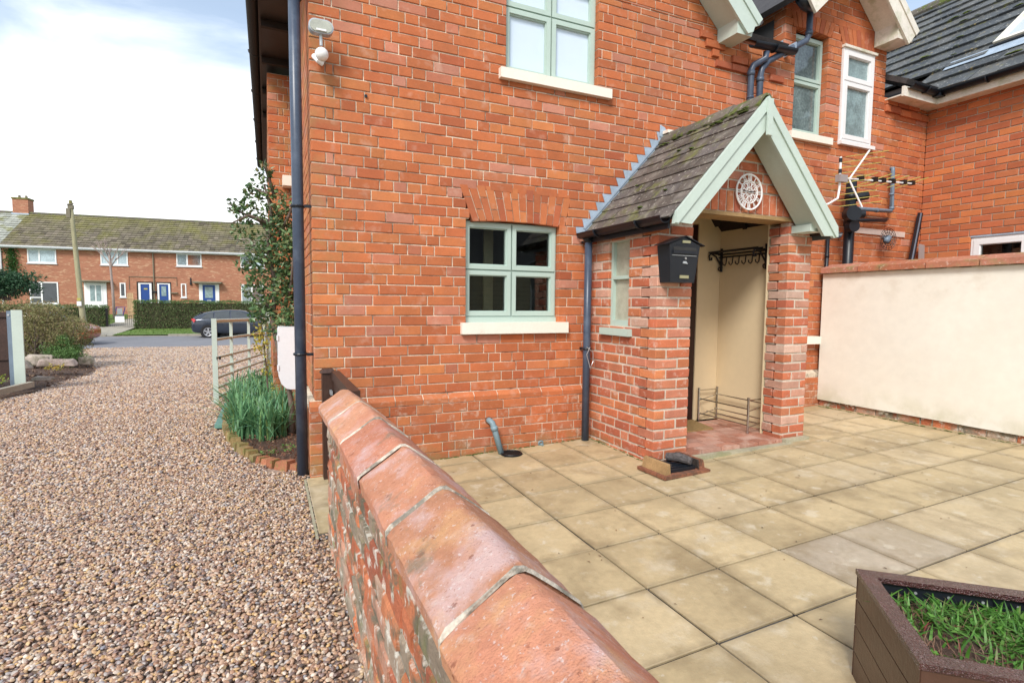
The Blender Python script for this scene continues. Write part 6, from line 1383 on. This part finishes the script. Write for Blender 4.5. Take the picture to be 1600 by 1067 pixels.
hA = terrace_house(-6.72, 1.92, 'brick terraced house with white front door and a chimney, across the road')
far_window(hA, -5.38, -3.78, 3.87, 4.83, [-4.73]); far_window(hA, -1.25, .37, 3.87, 4.83, [-.25, ])
far_window(hA, -5.36, -3.76, 1.12, 2.62, [-4.69], 1.56, [m_darkglass, m_darkglass])
far_window(hA, -.18, .17, 1.63, 2.65, [], m=m_darkglass)
q = MB(); TF.box(q, -2.4, -.6, 2.68, 2.78, 0, .55); q.build('door_canopy', m_tconc, hA)
q = MB(); TF.box(q, -2.28, -.97, TG, 2.64, 0, .04); wd = q.build('door_surround', m_white, hA); q = MB(); TF.box(q, -2.05, -1.2, TG+.05, 2.58, .04, .06); dA = q.build('door', m_white, hA)
for a in (-1.93, -1.57): q = MB(); TF.box(q, a, a+.28, 1.35, 2.45, .06, .066); q.build('pane', m_greyglass, dA)
far_door(hA, .95, 1.76, 2.66, m_blue, side=.13, rec=-.03); 
q = MB(); TF.box(q, .84, 1.86, TG, 2.76, 0, .012); q.build('reveal_shade', m_rafter, hA)  # flat near-black sheet paints the shade of the door recess
q = MB(); TF.box(q, 1.28, 1.5, 2.20, 2.30, .02, .035); q.build('brass_plate', m_yellowplas, hA)
q = MB(); TF.box(q, -6.5, -6.1, 2.4, 4.78, .0, .10); 
mb = MB()
for i in range(900): leaf(mb, TF.p(random.gauss(-6.25, .16)+random.uniform(0, .35)*(random.random() < .3), random.uniform(2.2, 4.8), .06+random.uniform(0, .06)), .12, .09, rt())
tag(mb.build('ivy', m_ivy, usetone=True), 'green ivy climbing the left end of the terraced house wall', 'ivy')
q = MB(); q.tube([TF.p(-6.80, TG, .06), TF.p(-6.80, 4.9, .06)], .05, 8); q.build('downpipe', m_trim, hA)
for (a, b) in (((.38, 3.08), (1.92, 3.12)), ): pass
chm = MB(); TF.box(chm, -7.62, -6.70, 7.2, 8.62, -4.4, -3.6); ch_ = chm.build('chimney', m_tbrick, hA); q = MB(); TF.box(q, -7.66, -6.66, 8.62, 8.74, -4.44, -3.56); q.build('chimney_cap', m_troof2 if 'm_troof2' in globals() else globals().setdefault('m_troof2', mat('mossy_cap', (.16, .15, .05), 1, var=.4, vs_=5, bump=1, bs=20)), ch_)
for a in (-7.35, -6.95): q = MB(); q.tube([TF.p(a, 8.74, -4), TF.p(a, 8.95, -4)], [.09, .075], 8); q.build('chimney_pot', m_tconc, ch_)
q = MB(); TF.box(q, -7.66, -6.66, 7.45, 7.62, -4.44, -3.5); q.build('chimney_flashing', m_lead, ch_)
hB = terrace_house(1.92, 11.2, 'brick terraced house whose two doors are both blue, across the road')
far_window(hB, 3.37, 4.98, 3.92, 4.83, [4.05]); far_window(hB, 7.56, 9.2, 3.95, 4.83, [8.3], m=m_paleglass)
far_window(hB, 3.60, 3.94, 1.65, 2.67, [], m=m_darkglass); far_window(hB, 7.56, 9.1, 1.2, 2.7, [8.3], m=m_paleglass)
q = MB(); TF.box(q, 2.05, 2.98, TG, 2.76, 0, .012); q.build('reveal_shade', m_rafter, hB)  # dark sheet on the wall instead of a shaded recess
far_door(hB, 2.12, 2.92, 2.66, m_blue, side=.11, rec=-.03, glassx=[(2.36, 2.66, 1.75, 2.45)])
q = MB(); TF.box(q, 4.45, 6.30, 2.72, 2.83, 0, .55); q.build('door_canopy', m_tconc, hB)
q = MB(); TF.box(q, 4.76, 6.08, TG, 2.68, 0, .04); q.build('door_surround', m_white, hB); q = MB(); TF.box(q, 5.0, 5.82, TG+.05, 2.60, .04, .06); dB = q.build('door', m_blue, hB)
q = MB(); TF.box(q, 5.15, 5.66, 1.65, 2.45, .06, .066); q.build('pane', m_greyglass, dB); q = MB(); TF.box(q, 5.27, 5.55, 1.42, 1.5, .06, .07); q.build('letter_plate', m_galv, dB)
q = MB(); q.tube([TF.p(1.92, 4.9, .3), TF.p(1.92, 4.75, .08), TF.p(1.92, TG, .05)], .04, 8); q.build('downpipe', m_tconc, hB)
q = MB(); q.tube([TF.p(.4, 2.2, .03), TF.p(.4, 3.1, .03), TF.p(3.35, 3.1, .03), TF.p(3.35, 2.5, .03)], .02, 6); q.build('cable', m_tconc, hB)
q = MB(); TF.box(q, 4.18, 4.30, 2.6, 2.72, 0, .1); TF.box(q, 4.2, 4.28, 2.7, 3.1, 0, .06); q.build('lamp', m_dark, hB)
q = MB(); TF.box(q, 2.95, 3.4, 1.95, 2.02, 0, .2); q.build('bracket_shelf', m_tconc, hB); q = MB(); TF.box(q, 1.80, 2.06, 1.98, 2.1, 0, .15); q.build('house_post_box', m_dark, hB)
hC = terrace_house(-15.5, -6.72, 'terraced house with a pale tiled roof at the far left edge across the road', m_paleroof)
far_window(hC, -9.5, -8.0, 3.87, 4.83, [-8.7]); far_window(hC, -9.5, -8.0, 1.2, 2.62, [-8.7], m=m_darkglass)
hD = terrace_house(11.2, 19.8, 'end terraced house mostly hidden behind the wall shrub across the road'); far_window(hD, 12.5, 14.1, 3.87, 4.83, [13.2]); far_window(hD, 12.5, 14.1, 1.2, 2.62, [13.2], m=m_darkglass)

# ---- hedges, path gate and things in the front gardens
def hedge(name, label, s0, s1, w0, w1, z0, z1, n, group='clipped garden hedges', lf=.075):
    t = empty(name, tuple((K0+TD*(s0+s1)/2-TN*(w0+w1)/2).to_tuple()[:2])+(z0,), label, 'hedge', group)
    q = MB(); i = .12; cs = [(s0+i, w0+i), (s1-i, w0+i), (s1-i, w1-i), (s0+i, w1-i)]; q.hexa([P(a, b, z0) for a, b in cs]+[P(a, b, z1-.14) for a, b in cs]); q.build('core', m_bushcore if 'm_bushcore' in globals() else globals().setdefault('m_bushcore', mat('hedge_twigs', (.045, .045, .022), 1, var=.5, vs_=9, bump=1, bs=20)), t)
    mb = MB()
    for _ in range(n):
        f = random.random(); a = random.uniform(s0, s1)
        lump = .05*math.sin(a*3.1)+.04*math.sin(a*7.7)
        if f < .55: b = w0+random.uniform(-.03, .13)+lump*.7; z = random.uniform(z0, z1)
        elif f < .85: b = random.uniform(w0, w1); z = z1-random.uniform(-.02, .13)+lump*.5
        else: a = random.choice([s0, s1])+random.uniform(-.05, .05); b = random.uniform(w0, w1); z = random.uniform(z0, z1)
        q0 = K0+TD*a-TN*b; tn_ = .55*random.random()+.2 if z > z1-.25 else random.random(); leaf(mb, Vector((q0.x, q0.y, z)), lf*random.uniform(.6, 1.3), lf*.6, (tn_, random.random(), 0))
    mb.build('foliage', m_hedge, t, usetone=True)
# position the right hand hedge from its picture corners
def st(x, y): v = Vector((x, y, 0))-K0; return v.dot(TD), -v.dot(TN)
a0 = st(-6.98, 37.2); a1 = st(-.61, 34.41)
hw = a0[1]
hedge('hedge', 'long neatly clipped green hedge behind the parked dark grey car', a0[0], a0[0]+15, hw, hw+.9, -.25, 1.42, 19000)
b0 = st(-8.54, 37.99)
hedge('hedge', 'clipped hedge left of the small black garden gate across the road', b0[0]-9, b0[0]+.0, b0[1]-.2, b0[1]+.7, -.25, 1.12, 9000)
gg = empty('garden_gate', tuple((K0+TD*(b0[0]+.8)-TN*b0[1]).to_tuple()[:2])+(-.2,), 'low black metal garden gate with thin bars across the road', 'gate')
ga0, ga1 = b0[0]+.10, a0[0]-.08
for a in (ga0, ): q = MB(); q.box(*(lambda p: (p[0]-.05, p[0]+.05, p[1]-.05, p[1]+.05))(P(a, b0[1], 0)), -.3, .95); q.build('gate_post', m_iron, gg)
nb = 15
for i in range(nb):
    a = ga0+(ga1-ga0)*(i+.5)/nb; q = MB(); top = .38+.22*(i/nb); q.tube([P(a, b0[1], -.25), P(a, b0[1], top)], .010, 5); q.build('bar', m_iron, gg)
q = MB(); q.tube([P(ga0, b0[1], .30), P(ga1, b0[1], .58)], .016, 6); q.build('top_rail', m_iron, gg); q = MB(); q.tube([P(ga0, b0[1], -.2), P(ga1, b0[1], -.2)], .014, 6); q.build('bottom_rail', m_iron, gg)
sg = (C_ := Vector((-7.66, 37.25, .34)))
tag(bxo('notice_board', m_white, None, sg.x-.22, sg.x+.22, sg.y-.12, sg.y-.09, sg.z-.17, sg.z+.17), 'small blank white board fixed to the black garden gate', 'sign')
fs = empty('slatted_panel', (-8.1, 42.3, .45), 'tall pale new timber slatted panel leaning near the terrace wall', 'fence panel')
for i in range(4): q = MB(); x_ = -8.27+i*.085; q.box(x_, x_+.075, 42.25, 42.28, .25, 1.92-.03*abs(i-1.5)); q.build('slat', m_newwood, fs)
q = MB(); q.box(-8.28, -7.92, 42.22, 42.249, .7, .8); q.box(-8.28, -7.92, 42.22, 42.249, 1.5, 1.6); q.build('crossbar', m_newwood, fs); q = MB(); q.box(-7.80, -7.72, 42.2, 42.25, .25, 1.5); tag(q.build('timber_post', m_newwood), 'short timber post beside the slatted panel', 'post')
wb = empty('blue_frame', (-8.75, 42.5, .4), 'blue tubular folding frame standing on the lawn by the bare tree', 'frame')
q = MB(); c0 = [(-9.0, 42.5, .42), (-8.92, 42.5, .97), (-8.45, 42.5, .97), (-8.58, 42.5, .42)]; q.tube(c0+[c0[0]], .035, 6); q.build('tube', mat('violet_blue_paint', (.06, .05, .25), .5), wb)
q = MB(); q.box(-8.88, -8.6, 42.48, 42.5, .5, .9); q.build('panel', m_galv, wb)
# bare tree
bt = empty('bare_tree', (-8.9, 41.6, .35), 'slender leafless pale tree in front of the terraced house', 'tree')
tk = MB(); tk.tube([(-8.83, 41.5, .3), (-8.86, 41.5, 2.0), (-8.93, 41.5, 3.6), (-8.95, 41.5, 4.3)], [.085, .075, .06, .04], 8); tk.build('trunk', m_palebark, bt, smooth=True)
tw = MB(); rb = random.Random(5)
def grow(p, d, l, r, n):
    if n == 0: return
    e = p+d*l; mid = p+d*l*.5+Vector((rb.uniform(-.04, .04), rb.uniform(-.04, .04), 0)); tw.tube([p, mid, e], [r, r*.8, r*.55], 4, cap=False)
    for k in range(rb.choice([2, 3, 3])):
        nd = (d+Vector((rb.uniform(-.55, .55), rb.uniform(-.4, .4), rb.uniform(-.1, .5)))).normalized(); grow(p+d*l*rb.uniform(.55, 1), nd, l*rb.uniform(.6, .85), r*.62, n-1)
for a in ((-.3, .1, 1), (.25, -.1, 1), (0, .2, 1), (.5, 0, .9), (-.5, 0, .8)): grow(Vector((-8.94, 41.5, rb.uniform(3.2, 4.2))), Vector(a).normalized(), .7, .045, 4)
tw.build('twigs', m_palebark, bt)
# utility pole
up_ = empty('utility_pole', (-7.42, 29.75, -.4), 'leaning weathered wooden utility pole in front of the terrace', 'pole')
q = MB(); q.tube([(-7.36, 29.7, -.45), (-7.5, 29.8, .6), (-7.80, 30.2, 4.6), (-7.86, 30.3, 5.55)], [.125, .115, .085, .07], 12); q.build('post', m_pole, up_, smooth=True)
q = MB(); q.box(-8.02, -7.88, 30.15, 30.3, 5.05, 5.45); q.box(-7.97, -7.78, 30.2, 30.4, 5.45, 5.62); q.tube([(-7.98, 30.2, 5.62), (-7.75, 30.2, 5.68)], .03, 6); q.build('cable_box', m_tconc, up_)
q = MB(); q.tube([(-7.86, 30.3, 5.5), (-7.88, 30.3, 5.82)], [.08, .06], 8); q.build('pole_cap', m_troof2, up_)
q = MB(); q.box(-7.66, -7.50, 29.66, 29.70, 1.15, 1.35); q.build('pole_plate', m_white, up_); q = MB(); q.box(-7.65, -7.52, 29.66, 29.70, 1.38, 1.5); q.build('pole_plate', m_yellowplas, up_)

# ================================================================== CARS
def car(name, label, paint, loc, rz, L=4.3, H=1.45, W=1.78, hatch=True):
    root = empty(name, (0, 0, 0), label, 'car')
    # side profile stations: (x, z_bottom, z_belt, z_roof or belt, half width belt, half width roof); nose at +x
    st_ = [(-2.13, .42, .70, .78, .62, .60), (-2.10, .30, .86, .98, .76, .66), (-2.0, .24, .93, 1.10, .83, .62), (-1.75, .22, .96, 1.24, .87, .62), (-1.45, .20, .97, 1.34, .885, .61), (-1.0, .19, .97, 1.42, .89, .61), (-.4, .18, .95, 1.455, .89, .62), (.1, .18, .94, 1.44, .89, .62), (.45, .18, .93, 1.36, .89, .60), (.8, .18, .92, 1.18, .885, .62), (1.12, .19, .92, .975, .88, .68), (1.35, .20, .90, .93, .87, .72), (1.75, .22, .84, .87, .83, .70), (2.02, .26, .74, .77, .74, .6), (2.13, .36, .58, .62, .6, .5)]
    V = []; 
    for (x, zb, zt, zr_, wb_, wr_) in st_:
        half = [(0, zb), (wb_*.86, zb), (wb_*.97, zb+.12), (wb_, (zb+zt)/2), (wb_*.985, zt-.05), (wb_*.95, zt), (wr_*1.03, max(zt+.004, zr_-.07)), (wr_*.82, zr_-.012), (0, zr_)]
        ring = [(x, -y, z) for y, z in half] + [(x, y, z) for y, z in reversed(half[1:-1])]
        V += ring
    n = 16; k = len(st_); F = [(i*n+j, i*n+(j+1) % n, (i+1)*n+(j+1) % n, (i+1)*n+j) for i in range(k-1) for j in range(n)] + [tuple(range(n))[::-1], tuple(range((k-1)*n, k*n))]
    sc = L/4.26
    body = obj('body', V, F, paint, root, smooth=True); sd_ = body.modifiers.new('s', 'SUBSURF'); sd_.levels = 1; sd_.render_levels = 2
    # glasshouse side windows
    for s in (-1, 1):
        for (pts2) in ([(-1.62, 1.0), (-1.38, 1.24), (-1.12, 1.31), (-1.08, 1.0)], [(-1.02, .99), (-1.02, 1.33), (-.38, 1.375), (-.32, .98)], [(-.25, .98), (-.29, 1.375), (.10, 1.36), (.42, 1.26), (.80, 1.03), (.83, .97)]):
            q = MB(); yy = lambda z: s*(.855-(z-.97)*.52)
            q.prism([(x, yy(z)+s*.012, z) for x, z in pts2], (0, s*.006, 0)); q.build('side_window', m_darkglass, root)
        q = MB(); q.box(.72, .90, s*.88, s*1.02, .98, 1.10); q.build('mirror', paint, root)
        q = MB(); q.prism([(-2.02, s*.70, .80), (-1.93, s*.84, .80), (-1.86, s*.875, .92), (-1.98, s*.78, .99), (-2.09, s*.66, .97)], (-.03, s*.02, 0)); q.build('tail_light', m_taillight, root)
        q = MB(); q.prism([(1.95, s*.80, .66), (1.75, s*.86, .68), (1.70, s*.855, .78), (1.90, s*.78, .77)], (.03, s*.012, 0)); q.build('headlight', m_galv, root)
        for wx in (-1.32, 1.32):
            q = MB(); q.disc((wx, s*.70, .31), (0, s, 0), .365, .192, 24); q.build('wheel_arch', m_iron, root)
            q = MB(); q.disc((wx, s*.70, .31), (0, s, 0), .31, .20, 26); ty = q.build('wheel', m_tyre, root)
            q = MB(); q.disc((wx, s*.901, .31), (0, s, 0), .06, .008, 12); q.ring((wx, s*.905, .31), (0, s, 0), .205, .018, 24, 5)
            for a in range(5):
                t = a*2*math.pi/5+.3; dx, dz = math.cos(t), math.sin(t); q.prism([(wx+dx*.04-dz*.03, s*.902, .31+dz*.04+dx*.03), (wx+dx*.04+dz*.03, s*.902, .31+dz*.04-dx*.03), (wx+dx*.2+dz*.045, s*.902, .31+dz*.2-dx*.045), (wx+dx*.2-dz*.045, s*.902, .31+dz*.2+dx*.045)], (0, s*.012, 0))
            q.build('rim', m_rim, ty)
        q = MB(); q.box(-.45, -.30, s*.885, s*.90, .82, .85); q.build('door_handle', m_galv, root)
    q = MB(); q.prism([(-2.02, -.55, 1.06), (-2.02, .55, 1.06), (-1.66, .52, 1.30), (-1.66, -.52, 1.30)], (-.012, 0, .012)); q.build('rear_window', m_darkglass, root)
    q = MB(); q.prism([(.55, -.54, 1.36), (.55, .54, 1.36), (1.12, .62, 1.02), (1.12, -.62, 1.02)], (.012, 0, .014)); q.build('windscreen', m_darkglass, root)
    q = MB(); q.box(-2.15, -2.12, -.26, .26, .62, .73); q.build('number_plate', m_yellowplas, root)
    root.location = loc; root.rotation_euler = (0, 0, rz); return root
# dark car on the far side of the road, nose to the right
c_ = K0+TD*3.75-TN*(-.95)
car('parked_car', 'dark blue grey hatchback parked by the far kerb in front of the long hedge', m_paint_car, (c_.x, c_.y, RZ_+.01), -TA)
car('parked_car', 'orange red car half hidden behind the brown bush', m_paint_red, (-8.75, 28.4, RZ_-.0), -TA-.05, H=1.35)
c2 = K0+TD*(-7.2)-TN*6.6
car('parked_car', 'silver car parked in the front garden behind the left hedge', m_paint_silver, (c2.x, c2.y, -.30), -TA+.2)

# ================================================================== OUTBUILDING BEHIND THE CAMERA (seen in the window reflections)
ob = empty('outbuilding', (9, -11, 0), 'cream boarded outbuilding with a dark roof, reflected in the lower window', 'outbuilding')
m_board = mat('cream_board', (.62, .52, .34), .8, var=.1, vs_=2)
for i in range(16): bxo('board', m_board, ob, 3, 16, -9.04, -9.0-.015, .0+i*.17, .0+i*.17+.155)
bxo('wall', m_tconc, ob, 3, 16, -13, -9.05, -.2, 2.75)
slope_roof('roof', ob, m_hroof, (2.7, -8.7, 2.7), (16.3, -8.7, 2.7), (16.3, -11, 4.3), (2.7, -11, 4.3))
slope_roof('roof', ob, m_hroof, (2.7, -13.3, 2.7), (16.3, -13.3, 2.7), (16.3, -11, 4.3), (2.7, -11, 4.3))
for x_ in (5.2, 9.0): q = MB(); q.box(x_, x_+1.2, -9.0, -8.97, 1.0, 2.1); wf_ = q.build('window', m_white, ob); q = MB(); q.box(x_+.07, x_+1.13, -8.97, -8.965, 1.07, 2.03); q.build('pane', m_darkglass, wf_)
